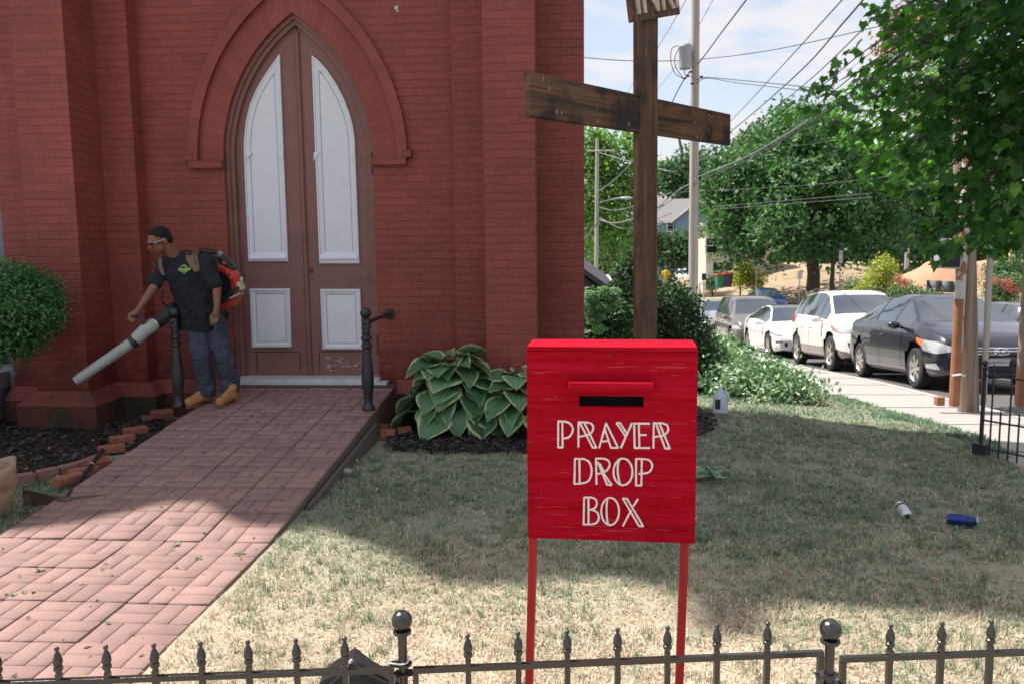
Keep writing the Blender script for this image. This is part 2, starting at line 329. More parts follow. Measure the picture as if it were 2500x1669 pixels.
grid('lawn', -9, 3.6, -.2, 34, 120, 240, lambda X, Y: gl(X, Y) + .012*noise2(X, Y, 1.3) + .006*noise2(X, Y, 5), 'lawn', xr=lambda Y: xe(Y))

# pavement along the street with joints, kerb, road
def gp(X, Y): return gs(Y)+.022
m = M('pavement', (.31, .285, .27), .85, .08, 3, .2, 140, c2=(.33, .305, .29), c2t=(.5, .75), c2scale=1.5)
grid('pavement', 0, 0, 2.0, 60, 12, 200, gp, 'pavement', xl=lambda Y: xe(Y)-.02, xr=lambda Y: 4.9)
grid('kerb', 4.9, 5.02, 2, 60, 1, 120, lambda X, Y: gp(X, Y)+.004, 'concrete')
bb = B()
ys = list(np.linspace(2, 60, 120))
bb.add([(5.02, y, gp(0, y)+.004) for y in ys]+[(5.03, y, gs(y)-.1) for y in ys], [(i, i+1, 120+i+1, 120+i) for i in range(119)])
setp(bb.obj('kerb', 'concrete'), kind='structure')
grid('road', 5.0, 18, -8, 60, 20, 100, lambda X, Y: gs(Y), 'asphalt')
jb = B()
for y in np.arange(3.1, 55, 1.55): jb.box(((xe(y)+4.9)/2, y, gp(0, y)+.003), (4.9-xe(y), .012, .004))
setp(jb.obj('pavement_joints', 'slot_black' if False else 'plank'), kind='structure')
# public pavement in front of the fence (behind and below the camera): gives the bounce light the place has
grid('front_pavement', -14, 3.6, -6, 1.3, 10, 6, lambda X, Y: -.01, 'pavement')
grid('front_verge', -14, 3.6, 1.3, 2.0, 10, 2, lambda X, Y: -.008, 'lawn')
grid('front_road', -30, 30, -16, -6, 10, 6, lambda X, Y: -.14, 'asphalt_far')
# far side of the street: pavement strip, planted bank
def gb(X, Y):
    e = min(1, max(0, (X-15)/7)); return gs(Y)+.1 + e*e*(3-2*e)*1.6*min(1, max(0, (Y-20)/14))
grid('bank', 15, 60, 8, 58, 60, 60, gb, 'hill_grass')
grid('cross_road', -30, 40, 57, 63, 20, 4, lambda X, Y: gs(Y)+.02, 'asphalt_far')
def gh(X, Y):
    t = min(1, max(0, (Y-63)/14)); t = t*t*(3-2*t); r = min(1, max(0, (X-9)/11)); r = r*r*(3-2*r)
    return gs(Y)+.12 + t*(.1+2.5*r) + .1*noise2(X, Y, .3)
grid('hill', 9.5, 70, 63, 110, 60, 50, gh, 'hill_grass')
grid('car_park', -60, 9.5, 63, 130, 20, 20, lambda X, Y: gs(Y)+.05, 'asphalt_far')

# mulch beds (irregular outlines) with chips
def bed(name, poly, zf, n, label):
    pts = [Vector(p) for p in poly]
    V = []; F = []; cx = sum(p[0] for p in poly)/len(poly); cy = sum(p[1] for p in poly)/len(poly)
    R = 7
    for r in range(R+1):
        for p in poly: f = r/R; V.append((cx+(p[0]-cx)*f, cy+(p[1]-cy)*f, zf(cx+(p[0]-cx)*f, cy+(p[1]-cy)*f) + .03*(1-f**6) + .015*noise2(p[0]*f*3, p[1]*f*3, 2) + (.004 if r < R else -.01)))
    k = len(poly)
    for r in range(R):
        for i in range(k): F.append((r*k+i, r*k+(i+1) % k, (r+1)*k+(i+1) % k, (r+1)*k+i))
    setp(np_mesh(name, V, F, 'mulch', smooth=True), kind='structure')
    # chips
    from mathutils.geometry import intersect_point_tri_2d
    xs = [p[0] for p in poly]; yy = [p[1] for p in poly]; CV = []; CF = []; rn = []
    def inside(x, y):
        c = False; j = k-1
        for i in range(k):
            if (poly[i][1] > y) != (poly[j][1] > y) and x < (poly[j][0]-poly[i][0])*(y-poly[i][1])/(poly[j][1]-poly[i][1])+poly[i][0]: c = not c
            j = i
        return c
    while n > 0:
        x = random.uniform(min(xs), max(xs)); y = random.uniform(min(yy), max(yy))
        if not inside(x, y): continue
        n -= 1; L = random.uniform(.006, .022)*(1.6 if random.random() < .04 else 1); w = L*random.uniform(.25, .6); a = random.uniform(0, PI); R3 = RZ(a) @ RX(random.uniform(-.9, .9)) @ RY(random.uniform(-.5, .5))
        c = Vector((x, y, zf(x, y)+.035+random.uniform(0, .015))); q = len(CV); g = random.random()**2.2
        for (u, v, s) in ((-1, -1, 0), (1, -.7, 0), (1, 1, 0), (-1, .8, 0)): CV.append(c+R3 @ Vector((u*L, v*w, 0)))
        CF.append((q, q+1, q+2, q+3)); rn += [g]*4
    o = np_mesh('mulch_chips', CV, CF, 'mulch_chips', rnd=rn); setp(o, label, 'mulch', kind='stuff')
def wob(poly, s=.05, n=6):
    out = []
    for i in range(len(poly)):
        a = poly[i]; b2 = poly[(i+1) % len(poly)]
        for k in range(n): f = k/n; out.append((a[0]+(b2[0]-a[0])*f+random.uniform(-s, s), a[1]+(b2[1]-a[1])*f+random.uniform(-s, s)))
    return out
bed('mulch_bed', wob([(-7.5, 8.0), (-3.46, 7.9), (-3.5, 7.0), (-3.75, 6.75), (-4.16, 6.02), (-4.9, 5.85), (-7.5, 5.8)], .03), gl, 17000, 'dark wood mulch covering the bed left of the ramp')
bed('mulch_bed', wob([(-1.72, 8.0), (.1, 8.0), (.5, 9.3), (1.25, 8.75), (1.3, 7.9), (.9, 7.2), (.2, 6.95), (-.4, 6.78), (-1.0, 6.75), (-1.6, 6.85)], .04), gl, 14000, 'dark wood mulch under the leafy plant right of the ramp')

# ------------------------------------------------------------ grass blades on the lawn
m = M('grass_blades', (.34, .26, .135), .8, 0, trans=.25)
t = m.node_tree; bs = [n for n in t.nodes if n.type == 'BSDF_PRINCIPLED'][0]
a = N(t, 'ShaderNodeAttribute', attribute_name='rnd'); rp = N(t, 'ShaderNodeValToRGB'); E_ = rp.color_ramp.elements
E_[0].position = 0; E_[0].color = (.10, .18, .10, 1); E_[1].position = 1; E_[1].color = (.80, .68, .54, 1)
for p_, c_ in ((.24, (.195, .26, .165, 1)), (.44, (.38, .33, .22, 1)), (.8, (.64, .52, .39, 1))): q = rp.color_ramp.elements.new(p_); q.color = c_
t.links.new(a.outputs['Fac'], rp.inputs[0]); t.links.new(rp.outputs[0], bs.inputs['Base Color'])
for n in t.nodes:
    if n.type == 'BSDF_TRANSLUCENT': t.links.new(rp.outputs[0], n.inputs[0])
def blades(n, x0, x1, y0, y1, keep, h=(.02, .05), wd=.0022, name='lawn_grass', label='dry straw coloured grass with grey green patches covering the lawn', bias=.5, dens=None):
    X = RNG.uniform(x0, x1, n); Y = RNG.uniform(y0, y1, n)
    if dens: msk = RNG.uniform(0, 1, n) < dens(X, Y); X = X[msk]; Y = Y[msk]
    msk = np.array([keep(x, y) for x, y in zip(X, Y)]); X = X[msk]; Y = Y[msk]; n = len(X)
    Z = np.array([gl(x, y) for x, y in zip(X, Y)]); big = np.array([noise2(x, y, 1.1, 5)+.6*noise2(x, y, 4.2, 9)+.75*noise2(x, y, 13, 2) for x, y in zip(X, Y)])
    hh = RNG.uniform(h[0], h[1], n)*(1-.25*np.clip(big, -1, 1)); ang = RNG.uniform(0, 2*np.pi, n); lean = np.clip(RNG.normal(1.25, .3, n), .1, 1.62)
    dx_ = np.cos(ang); dy_ = np.sin(ang); w = wd*RNG.uniform(.6, 1.5, n)*(1+Y*.12)
    g = np.clip(bias + .10 - .40*np.clip((Y-3.5)/1.7, 0, 1) + big*.42 + RNG.normal(0, .27, n), 0, 1)  # greener blades churchwards carry some of the yard shade in their tint
    base = np.stack([X, Y, Z-.004+.012*0], 1); px = np.stack([-dy_, dx_, np.zeros(n)], 1)*w[:, None]
    mid = base + np.stack([dx_*np.sin(lean*.6)*hh*.5, dy_*np.sin(lean*.6)*hh*.5, np.cos(lean*.6)*hh*.5+.004], 1)
    tip = mid + np.stack([dx_*np.sin(lean)*hh*.6, dy_*np.sin(lean)*hh*.6, np.cos(lean)*hh*.5], 1)
    V = np.stack([base-px, base+px, mid+px*.8, mid-px*.8, tip], 1).reshape(-1, 3)
    k = np.arange(n)*5
    F = np.concatenate([np.stack([k, k+1, k+2], 1), np.stack([k, k+2, k+3], 1), np.stack([k+3, k+2, k+4], 1)])
    o = np_mesh(name, V, F, 'grass_blades', rnd=np.repeat(g, 5)); setp(o, label, 'grass', kind='stuff')
MB_ = [(.1, 8.0), (.5, 9.3), (1.25, 8.75), (1.3, 7.9), (.9, 7.2), (.2, 6.95), (-.4, 6.8), (-.4, 9.5)]
def inpoly(x, y, poly):
    c = False; j = len(poly)-1
    for i in range(len(poly)):
        if (poly[i][1] > y) != (poly[j][1] > y) and x < (poly[j][0]-poly[i][0])*(y-poly[i][1])/(poly[j][1]-poly[i][1])+poly[i][0]: c = not c
        j = i
    return c
def inyard(x, y):
    if -3.47 < x < -1.74: return False
    if x < -3.46 and y > 5.95+.12*(x+4): return False
    if x > -1.75 and x < .1 and y > 6.85: return False
    if -.4 < x < 1.35 and y > 6.8 and inpoly(x, y, MB_): return False
    if x > xe(y)+.03*noise2(x, y, 6): return False
    return True
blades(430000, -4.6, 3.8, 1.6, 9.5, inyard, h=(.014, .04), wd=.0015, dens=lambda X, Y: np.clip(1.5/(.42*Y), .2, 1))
def tufts(n, x0, x1, y0, y1, per=16, hh_=(.025, .06)):
    cs = []
    while len(cs) < n:
        x = random.uniform(x0, x1); y = y0+(y1-y0)*random.random()**1.3
        if inyard(x, y) and noise2(x, y, 2.2, 7) > random.uniform(-.6, .35): cs.append((x, y))
    V = []; F = []; g = []
    for (x, y) in cs:
        z = gl(x, y); green = random.random() < .30+.34*min(1, max(0, (y-3.4)/1.6)); s_ = random.uniform(.7, 1.4); k = random.randint(per//2, per)
        base_g = random.uniform(.02, .3) if green else (random.uniform(.45, 1) if y < 4.2 else random.uniform(.28, .72))  # straw tufts dulled churchwards, shade painted into their colour
        for _ in range(k):
            a = random.uniform(0, 2*PI); h = random.uniform(*hh_)*s_*(.7 if not green else 1); ln_ = random.uniform(.3, 1.3); bx0 = x+random.gauss(0, .016)*s_; by0 = y+random.gauss(0, .016)*s_; w = .0016*(1+y*.1)
            d = (math.cos(a), math.sin(a)); q = len(V); m_ = (bx0+d[0]*h*.45*math.sin(ln_*.5), by0+d[1]*h*.45*math.sin(ln_*.5), z+h*.55*math.cos(ln_*.5)); t_ = (m_[0]+d[0]*h*.6*math.sin(ln_), m_[1]+d[1]*h*.6*math.sin(ln_), m_[2]+h*.5*math.cos(ln_)*.8)
            V += [(bx0-d[1]*w, by0+d[0]*w, z), (bx0+d[1]*w, by0-d[0]*w, z), (m_[0]+d[1]*w*.7, m_[1]-d[0]*w*.7, m_[2]), (m_[0]-d[1]*w*.7, m_[1]+d[0]*w*.7, m_[2]), t_]
            F += [(q, q+1, q+2), (q, q+2, q+3), (q+3, q+2, q+4)]; g += [min(1, max(0, base_g+random.gauss(0, .13)))]*5
    setp(np_mesh('grass_tufts', V, F, 'grass_blades', rnd=g), 'uneven taller tufts standing out of the dry lawn', 'grass', kind='stuff')
tufts(5200, -1.8, 3.8, 1.6, 9.0); tufts(500, -4.6, -3.4, 3.6, 6.2)
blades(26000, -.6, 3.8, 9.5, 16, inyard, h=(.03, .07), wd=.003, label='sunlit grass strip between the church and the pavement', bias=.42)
blades(14000, 2.6, 3.9, 7.5, 12, lambda x, y: abs(x-xe(y)) < .14+.08*noise2(x, y, 3), h=(.03, .08), wd=.003, label='longer green grass along the pavement edge', bias=.12)
# ============================================================ CHURCH
CH = thing('church', 'red painted brick church front with a pointed arch doorway and buttresses', 'church', (-2.7, 8.28, 0))
YW, YP, YB = 8.28, 8.09, 7.59
CX, HW, SPR, RR = -2.685, .735, 2.50, 1.626
def arch(d, n=18):
    """left jamb foot .. apex .. right jamb foot as (x,z) above the springing, offset d outwards"""
    r = RR+d; ax = math.acos(-(RR-HW)/r) if r > 0 else 0
    cl = CX-HW+RR; cr = CX+HW-RR   # centres
    a_end = math.acos((cl-CX)/r)
    L = [(cl-r*math.cos(a_end*i/n), SPR+r*math.sin(a_end*i/n)) for i in range(n+1)]
    Rr = [(2*CX-x, z) for x, z in L[::-1]][1:]
    return L+Rr
AR = arch(0)
def XZ(y0): return lambda u, v, w: (u, w, v)
# main wall with the arched opening
poly = [(-4.22, .2), (-4.22, 12), (.06, 12), (.06, .2), (CX+HW, .2)] + AR[::-1] + [(CX-HW, .2)]
b = B(); b.prism(poly, YW, YW+.34, XZ(0)); b.obj('wall', BR, CH)
# right corner plane, piers, far left parts
b = B(); b.box(((-1.148+.06)/2, YP+.9, 6.1), (1.208, 1.8, 12)); b.obj('wall', BR, CH)
b = B(); b.box(((-4.7-4.215)/2, YP+.35, 6.1), (.485, .7, 12)); b.obj('wall', BR, CH)
for x0, x1 in ((-5.03, -4.535), (-.812, -.367)):
    b = B(); b.box(((x0+x1)/2, YB+.45, 6.1), (x1-x0, .9, 12)); b.obj('buttress', BR, CH)
b = B(); b.box((-5.225, 7.86+.4, 6.1), (.43, .8, 12)); b.obj('wall', BR, CH)
b = B(); b.box((-9.8, 8.9, 6.1), (8.5, .8, 12)); b.obj('wall', BR, CH)
# unseen church top: outline shaped to throw the yard shade, block behind for depth
up = [(-14, 11.9), (-14, 16.2), (-11.75, 15.52), (-11.55, 15.43), (-11.01, 14.93), (-10.31, 14.06), (-9.72, 13.3), (-9.5, 13.3), (-9.67, 13.84), (-9.92, 14.7), (-9.86, 14.95), (-9.6, 14.75), (-9.36, 14.5), (-9.44, 14.9), (-9.57, 15.4), (-9.83, 16.47), (-10.39, 17.99), (-10.41, 18.29), (-10.29, 18.31), (-10.04, 18.26), (-9.74, 17.9), (-9.31, 17.72), (-9.45, 18.37), (-9.37, 18.46), (-9.27, 18.76), (-9.62, 19.33), (-10.42, 20.41), (-10.42, 20.66), (-10.22, 20.6), (-9.42, 19.3), (-9.08, 18.93), (-8.9, 19.19), (-8.46, 19.57), (-8.06, 19.67), (-3, 20.5), (.06, 20.5), (.06, 11.9)]
b = B(); b.prism(up, 8.1, 8.6, XZ(0)); b.obj('shadow_caster', BR, CH)
b = B(); b.box((-2.2, 9.25, 16.2), (4.4, 1.3, 8.4)); b.obj('shadow_caster_block', BR, CH)
b = B(); b.box((-6.5, 9.25, 6), (13, 1.3, 11.8)); b.obj('wall', BR, CH)
# voussoir ring and hood moulding
def ring(name, d0, d1, y0, y1, mat, jam):
    P0 = [(CX-HW-d0, jam)] + arch(d0, 26) + [(CX+HW+d0, jam)]; P1 = [(CX-HW-d1, jam)] + arch(d1, 26) + [(CX+HW+d1, jam)]
    bm = bmesh.new(); uvl = bm.loops.layers.uv.new('UVMap'); s = [0]
    for i in range(1, len(P0)): s.append(s[-1] + (Vector(P1[i])-Vector(P1[i-1])).length)
    def quad(pts, uvs):
        vs = [bm.verts.new(p) for p in pts]; f = bm.faces.new(vs)
        for l, u in zip(f.loops, uvs): l[uvl].uv = u
    w = d1-d0
    for i in range(len(P0)-1):
        a0, a1, c0, c1 = P0[i], P0[i+1], P1[i], P1[i+1]
        quad([(a0[0], y0, a0[1]), (a1[0], y0, a1[1]), (c1[0], y0, c1[1]), (c0[0], y0, c0[1])], [(0.01, s[i]), (0.01, s[i+1]), (.01+w, s[i+1]), (.01+w, s[i])])
        quad([(c0[0], y0, c0[1]), (c1[0], y0, c1[1]), (c1[0], y1, c1[1]), (c0[0], y1, c0[1])], [(.01, s[i]), (.01, s[i+1]), (.05, s[i+1]), (.05, s[i])])
        quad([(a0[0], y1, a0[1]), (a1[0], y1, a1[1]), (a1[0], y0, a1[1]), (a0[0], y0, a0[1])], [(.01, s[i]), (.01, s[i+1]), (.05, s[i+1]), (.05, s[i])])
    bmesh.ops.remove_doubles(bm, verts=bm.verts[:], dist=.0001); bmesh.ops.recalc_face_normals(bm, faces=bm.faces[:])
    me = bpy.data.meshes.new(name); bm.to_mesh(me); bm.free(); return link(name, me, mat, CH, False, True)
ring('arch_ring', 0.002, .24, YW-.005, YW+.2, BRU, .55 if False else 2.5)
ring('arch_moulding', .24, .34, YW-.052, YW, BRH, 2.5)
for sx in (-1, 1):
    xo = CX+sx*HW
    b = B(); b.box((xo+sx*.165, YW-.03, 2.465), (.33, .07, .068), bev=.004); b.box((xo+sx*.335, YW-.034, 2.535), (.09, .06, .066), bev=.004); b.obj('arch_corbel', BR, CH)
# plinth: swept profile along the plan outline
plan = [(-5.46, 7.86), (-5.03, 7.86), (-5.03, 7.59), (-4.535, 7.59), (-4.535, 8.09), (-4.215, 8.09), (-4.215, 8.28), (-3.47, 8.28)]
plan2 = [(-1.77, 8.28), (-1.15, 8.28), (-1.15, 8.09), (-.812, 8.09), (-.812, 7.59), (-.367, 7.59), (-.367, 8.09), (.06, 8.09), (.06, 9.8)]
def offs(pl, d):
    out = []
    for i, p in enumerate(pl):
        p = Vector(p); ns = []
        if i > 0: e = (p-Vector(pl[i-1])).normalized(); ns.append(Vector((e.y, -e.x)))
        if i < len(pl)-1: e = (Vector(pl[i+1])-p).normalized(); ns.append(Vector((e.y, -e.x)))
        if len(ns) == 1: out.append(p+ns[0]*d)
        else:
            mm = (ns[0]+ns[1]).normalized(); out.append(p+mm*(d/max(.3, mm.dot(ns[0]))))
    return out
for pl in (plan, plan2):
    rows = [(offs(pl, -.02), .372), (offs(pl, .012), .36), (offs(pl, .135), .25), (offs(pl, .137), .245)]; b = B(); n = len(pl)
    low = [(offs(pl, .134), .247), (offs(pl, .134), -.05)]
    for rw, nm, mt in ((rows, 'plinth_cap', 'red_plinth'), (low, 'plinth', 'plinth_low')):
        b = B(); b.add([(p.x, p.y, z) for r, z in rw for p in r], [(k*n+i, k*n+i+1, (k+1)*n+i+1, (k+1)*n+i) for k in range(len(rw)-1) for i in range(n-1)]); b.obj(nm, mt, CH)
# side doorway at the far left: trim, dark door, stone step
b = B(); b.box((-5.475, 7.97, 2.2), (.06, .16, 5.4)); b.obj('door_frame', 'trim_blue', CH)
b = B(); b.box((-6.3, 8.4, 2.4), (1.7, .06, 5)); b.obj('side_door', 'slot_black', CH)
b = B(); b.box((-6.32, 8.0, .42), (1.55, .75, .16), bev=.01); b.box((-6.35, 7.85, .17), (1.5, 1.0, .33), bev=.01); b.obj('step', 'step_stone', CH)
# door frame following the arch
def archband(name, d0, d1, y0, y1, mat, foot=.36):
    A0 = [(CX-HW-d0, foot)]+arch(d0, 26)+[(CX+HW+d0, foot)]; A1 = [(CX-HW-d1, foot)]+arch(d1, 26)+[(CX+HW+d1, foot)]
    b = B(); n = len(A0); vs = []
    for (x, z), (x1, z1) in zip(A0, A1): vs += [(x, y0, z), (x, y1, z), (x1, y0, z1), (x1, y1, z1)]
    fs = []
    for i in range(n-1):
        k = 4*i; fs += [(k, k+4, k+6, k+2), (k+1, k+3, k+7, k+5), (k, k+1, k+5, k+4), (k+2, k+6, k+7, k+3)]
    b.add(vs, fs); return b.obj(name, mat, CH, auto=40)
archband('door_frame', -.035, .001, YW+.045, YW+.2, 'door_brown')
archband('door_frame', -.075, -.03, YW+.075, YW+.2, 'door_brown')
b = B(); b.box((CX, YW+.03, .365), (1.50, .26, .035), bev=.005); b.box((CX+.03, YW-.06, .34), (1.6, .12, .03), bev=.004); b.obj('threshold', 'sill_white', CH)
def inoff(P, d):
    """inward offset of a closed outline with limited mitres"""
    n = len(P); A_ = sum(P[i][0]*P[(i+1) % n][1]-P[(i+1) % n][0]*P[i][1] for i in range(n)); sg = 1 if A_ > 0 else -1; out = []
    for i in range(n):
        p = Vector(P[i]); e0 = (p-Vector(P[i-1])).normalized(); e1 = (Vector(P[(i+1) % n])-p).normalized(); n0 = Vector((-e0.y, e0.x))*sg; n1 = Vector((-e1.y, e1.x))*sg
        m_ = (n0+n1); m_ = m_.normalized() if m_.length > 1e-6 else n0; out.append(tuple(p+m_*(d/max(.30, m_.dot(n0)))))
    return out
def panel(par, pts, name='white_panel'):
    P = [(aY(x, y, YW+.118).x, aY(x, y, YW+.118).z) for x, y in pts]
    if len(P) > 4:   # finer outline so that the curve stays smooth
        Q = []
        for i in range(len(P)):
            a_, b2 = Vector(P[i]), Vector(P[(i+1) % len(P)]); k = max(1, int((b2-a_).length/.12))
            for q in range(k): Q.append(tuple(a_.lerp(b2, q/k)))
        P = Q
    wd_ = .036 if len(pts) > 4 else .028
    prof = [(0, .128, 0), (.0, .100, 0), (.014, .098, 0), (.017, .103, 1), (.022, .103, 0), (.022+wd_, .114, 0), (.024+wd_, .118, 1), (.029+wd_, .118, 1), (.031+wd_, .115, 0)]
    n = len(P); V = []; F = []; mi = []
    for d, y, m_ in prof: V += [(x, YW+y, z) for x, z in (inoff(P, d) if d else P)]
    for k in range(len(prof)-1):
        for i in range(n): F.append((k*n+i, k*n+(i+1) % n, (k+1)*n+(i+1) % n, (k+1)*n+i)); mi.append(prof[k+1][2])
    from mathutils.geometry import tessellate_polygon
    k = (len(prof)-1)*n
    for t_ in tessellate_polygon([[Vector((V[k+i][0], V[k+i][2], 0)) for i in range(n)]]): F.append(tuple(k+i for i in t_)); mi.append(0)
    me = bpy.data.meshes.new(name); me.from_pydata(V, [], F)
    for p_, q in zip(me.polygons, mi): p_.material_index = q
    bm = bmesh.new(); bm.from_mesh(me); bmesh.ops.recalc_face_normals(bm, faces=bm.faces[:]); bm.to_mesh(me); bm.free()
    return link(name, me, ['door_white', 'panel_groove'], par, False, True)
LFT = [(683.5, 133), (704, 638), (608, 638), (604, 540), (599, 430), (597, 372), (597, 345), (602, 297), (612, 255), (627, 220), (647, 186), (666, 158)]
RGT = [(762, 136), (780, 150), (800, 173), (822, 206), (841, 243), (854, 278), (862, 307), (867, 345), (868, 375), (878, 643), (781, 643)]
LOWL = [(611, 705), (708, 705), (712, 846), (617, 847)]; LOWR = [(783, 706), (880, 706), (885, 851), (789, 851)]
for sx, upn, lown, hy in ((-1, LFT, LOWL, ((555, 395), (573, 835))), (1, RGT, LOWR, ((909, 400), (922, 840)))):
    inn = [(x, z) for x, z in arch(-.075, 26) if (x-CX)*sx >= -.0001]
    if sx < 0: pl = [(CX-.004, .385), (CX-.004, inn[-1][1]-.004)] + inn[::-1][1:] + [(CX-HW+.075, .385)]
    else: pl = [(CX+.004, .385), (CX+HW-.075, .385)] + inn[::-1][:-1] + [(CX+.004, inn[0][1]-.004)]
    b = B(); b.prism(pl, YW+.124, YW+.17, XZ(0)); leaf = b.obj('door_leaf', 'door_brown', CH)
    panel(leaf, upn); panel(leaf, lown)
    # gothic corbels and sloped weather sill on the tall panel
    xs = [p[0] for p in upn]
    for q, s2 in (((upn[4][0]+4 if sx < 0 else 785-18, 373), 1), ((692 if sx < 0 else 864, 373), -1)):
        c = aY(q[0], q[1], YW+.112); b = B(); b.prism([(0, 0), (.055*s2, 0), (.045*s2, -.02), (.015*s2, -.05), (0, -.09)], YW+.092, YW+.12, lambda u, v, w, c=c: (c.x+u, w, c.z+v)); b.obj('panel_corbel', 'door_white', leaf)
    c0 = aY(upn[2][0] if sx < 0 else 781, 636, YW+.11); c1 = aY(704 if sx < 0 else 878, 636, YW+.11)
    b = B(); b.prism([(YW+.12, 0), (YW+.085, .0), (YW+.085, .012), (YW+.12, .075)], c0.x+.012, c1.x-.012, lambda u, v, w, z=c0.z: (w, u, z+v+.012))
    b.obj('panel_moulding', 'door_white', leaf)
    for q in hy:
        c = aY(q[0], q[1], YW+.06); b = B(); b.box(c, (.022, .03, .19 if q[1] < 500 else .2), bev=.004); b.tube([c+Vector((0, -.018, -.1)), c+Vector((0, -.018, .1))], .008, 8); b.obj('hinge', 'rust_metal', leaf)
    # bottom rail groove
    z0 = .45; b = B()
    x0 = CX+sx*.1; x1 = CX+sx*(HW-.19)
    for a0, a1 in (((x0, .62), (x1, .62)), ((x0, .42), (x0, .62)), ((x1, .42), (x1, .62))):
        b.box(((a0[0]+a1[0])/2, YW+.119, (a0[1]+a1[1])/2), (abs(a0[0]-a1[0])+.004, .004, abs(a0[1]-a1[1])+.004))
    b.obj('rail_groove', 'slot_black', leaf)
    if sx > 0:
        c = aY(760, 661, YW+.117); b = B(); b.prism([(.016*math.cos(t), .022*math.sin(t)+(.02 if .8 < t < 2.3 else 0)) for t in np.linspace(0, 2*PI, 15)[:-1]], YW+.112, YW+.12, lambda u, v, w: (c.x+u, w, c.z+v)); b.obj('keyhole_plate', 'rust_metal', leaf)
        b = B(); b.box((c.x, YW+.1105, c.z), (.006, .004, .02)); c2 = aY(762, 682, YW+.117); b.box((c2.x, YW+.118, c2.z), (.006, .006, .018)); b.obj('keyhole', 'slot_black', leaf)
        b = B()
        for k in range(26):
            q = aY(random.uniform(795, 885), 885+random.gauss(0, 7), YW+.1185); b.box(q, (random.uniform(.01, .045), .002, random.uniform(.002, .007)), RY(random.uniform(-.3, .3)))
        b.obj('chipped_paint', 'sill_white', leaf)
b = B(); b.tube([(CX, YW+.118, .39), (CX, YW+.118, 3.72)], .024, 10); b.obj('astragal', 'door_brown', CH, auto=60)
# little cast tie plates / chips on the wall
b = B(); c = aY(968, 20, YW-.004); b.ball(c, .02, 1, (1, .4, 1.2)); b.ball(c+Vector((.012, 0, -.03)), .014, 1, (1, .5, .8)); b.obj('anchor_stub', 'sill_white', CH)

# ============================================================ RAMP
m = M('paver', (.25, .150, .131), .88, .16, 9, .8, 260, c2=(.205, .122, .108), c2t=(.45, .7), c2scale=1.4, attr='rnd', attrv=.09, bdist=.003)
M('paver_groove', (.085, .048, .042), .95, .2, 30)
t = m.node_tree
_b = t.nodes['Principled BSDF']; _l = _b.inputs['Base Color'].links[0].from_socket; _n = N(t, 'ShaderNodeTexNoise', i_Scale=300.0, i_Detail=2.0); t.links.new(N(t, 'ShaderNodeTexCoord').outputs['Object'], _n.inputs['Vector'])
_r = N(t, 'ShaderNodeMapRange'); t.links.new(_n.outputs['Fac'], _r.inputs[0]); _r.inputs[1].default_value = .62; _r.inputs[2].default_value = .70; _m = N(t, 'ShaderNodeMix', data_type='RGBA'); t.links.new(_r.outputs[0], _m.inputs[0]); t.links.new(_l, _m.inputs[6]); _m.inputs[7].default_value = (.40, .31, .28, 1); t.links.new(_m.outputs[2], _b.inputs['Base Color'])
def zr(Y): return max(.012, .33-.086*(8.28-Y)) if Y > 4.55 else .012+(.0)
RP = thing('ramp', 'reddish brick paved ramp leading from the fence up to the church door', 'ramp', (-2.6, 5.4, 0))
blk = .2075; PV = []; PF = []; pr_ = []
def paver(cx, cy, lx, ly, sz, sx_, sy_, scx, scy):
    global PV, PF
    g = .0026; hx, hy = lx/2-g, ly/2-g; sl = .086 if cy > 4.6 else 0; k = len(PV); e = .0035; zz = zr(cy)+sz+(cx-scx)*sx_+(cy-scy)*sy_
    for (ix, iz) in ((0, -.02), (0, -e), (e*.8, 0)):
        for qx, qy in ((-1, -1), (1, -1), (1, 1), (-1, 1)):
            x = qx*(hx-ix)+random.gauss(0, .0005); y = qy*(hy-ix)+random.gauss(0, .0005); PV.append((cx+x, cy+y, zz+iz+y*sl+x*sx_+y*sy_))
    for a in (0, 4):
        for i in range(4): PF.append((k+a+i, k+a+(i+1) % 4, k+a+4+(i+1) % 4, k+a+4+i))
    PF.append((k+8, k+9, k+10, k+11)); pr_.extend([random.random()]*12)
seams = B(); GV = []; GF = []
for I in range(4):
    for J in range(17):
        scx = -3.43+.415*(I+.5); scy = 1.35+.415*(J+.5)
        if scy > 8.2: continue
        stz = random.gauss(0, .0022); tx = random.gauss(0, .006); ty = random.gauss(0, .006)
        for i in range(2):
            for j in range(2):
                if scy+.2075*(j-.5) > 8.19: continue
                b4 = .2052; x = scx+b4*(i-.5); y = scy+b4*(j-.5)
                if (i+j+(J % 2)*0) % 2: paver(x, y-b4/4, b4, b4/2, stz, tx, ty, scx, scy); paver(x, y+b4/4, b4, b4/2, stz, tx, ty, scx, scy)
                else: paver(x-b4/4, y, b4/2, b4, stz, tx, ty, scx, scy); paver(x+b4/4, y, b4/2, b4, stz, tx, ty, scx, scy)
        k = len(GV); h_ = .2035; sl = .086 if scy > 4.6 else 0
        for qx, qy in ((-1, -1), (1, -1), (1, 1), (-1, 1)): GV.append((scx+qx*h_, min(8.24, scy+qy*h_), zr(scy)+stz-.0042+qx*h_*tx+qy*h_*(ty+sl)))
        GF.append((k, k+1, k+2, k+3))
np_mesh('grooves', GV, GF, 'paver_groove', RP)
np_mesh('pavers', PV, PF, 'paver', RP, rnd=pr_)
b = B(); yy = list(np.linspace(1.35, 8.25, 40)); vs = []
for y in yy: vs += [(-3.425, y, -.05), (-3.425, y, zr(y)-.013), (-1.775, y, zr(y)-.013), (-1.775, y, -.05)]
fs = []
for i in range(39): k = 4*i; fs += [(k, k+1, k+5, k+4), (k+1, k+2, k+6, k+5), (k+2, k+3, k+7, k+6)]
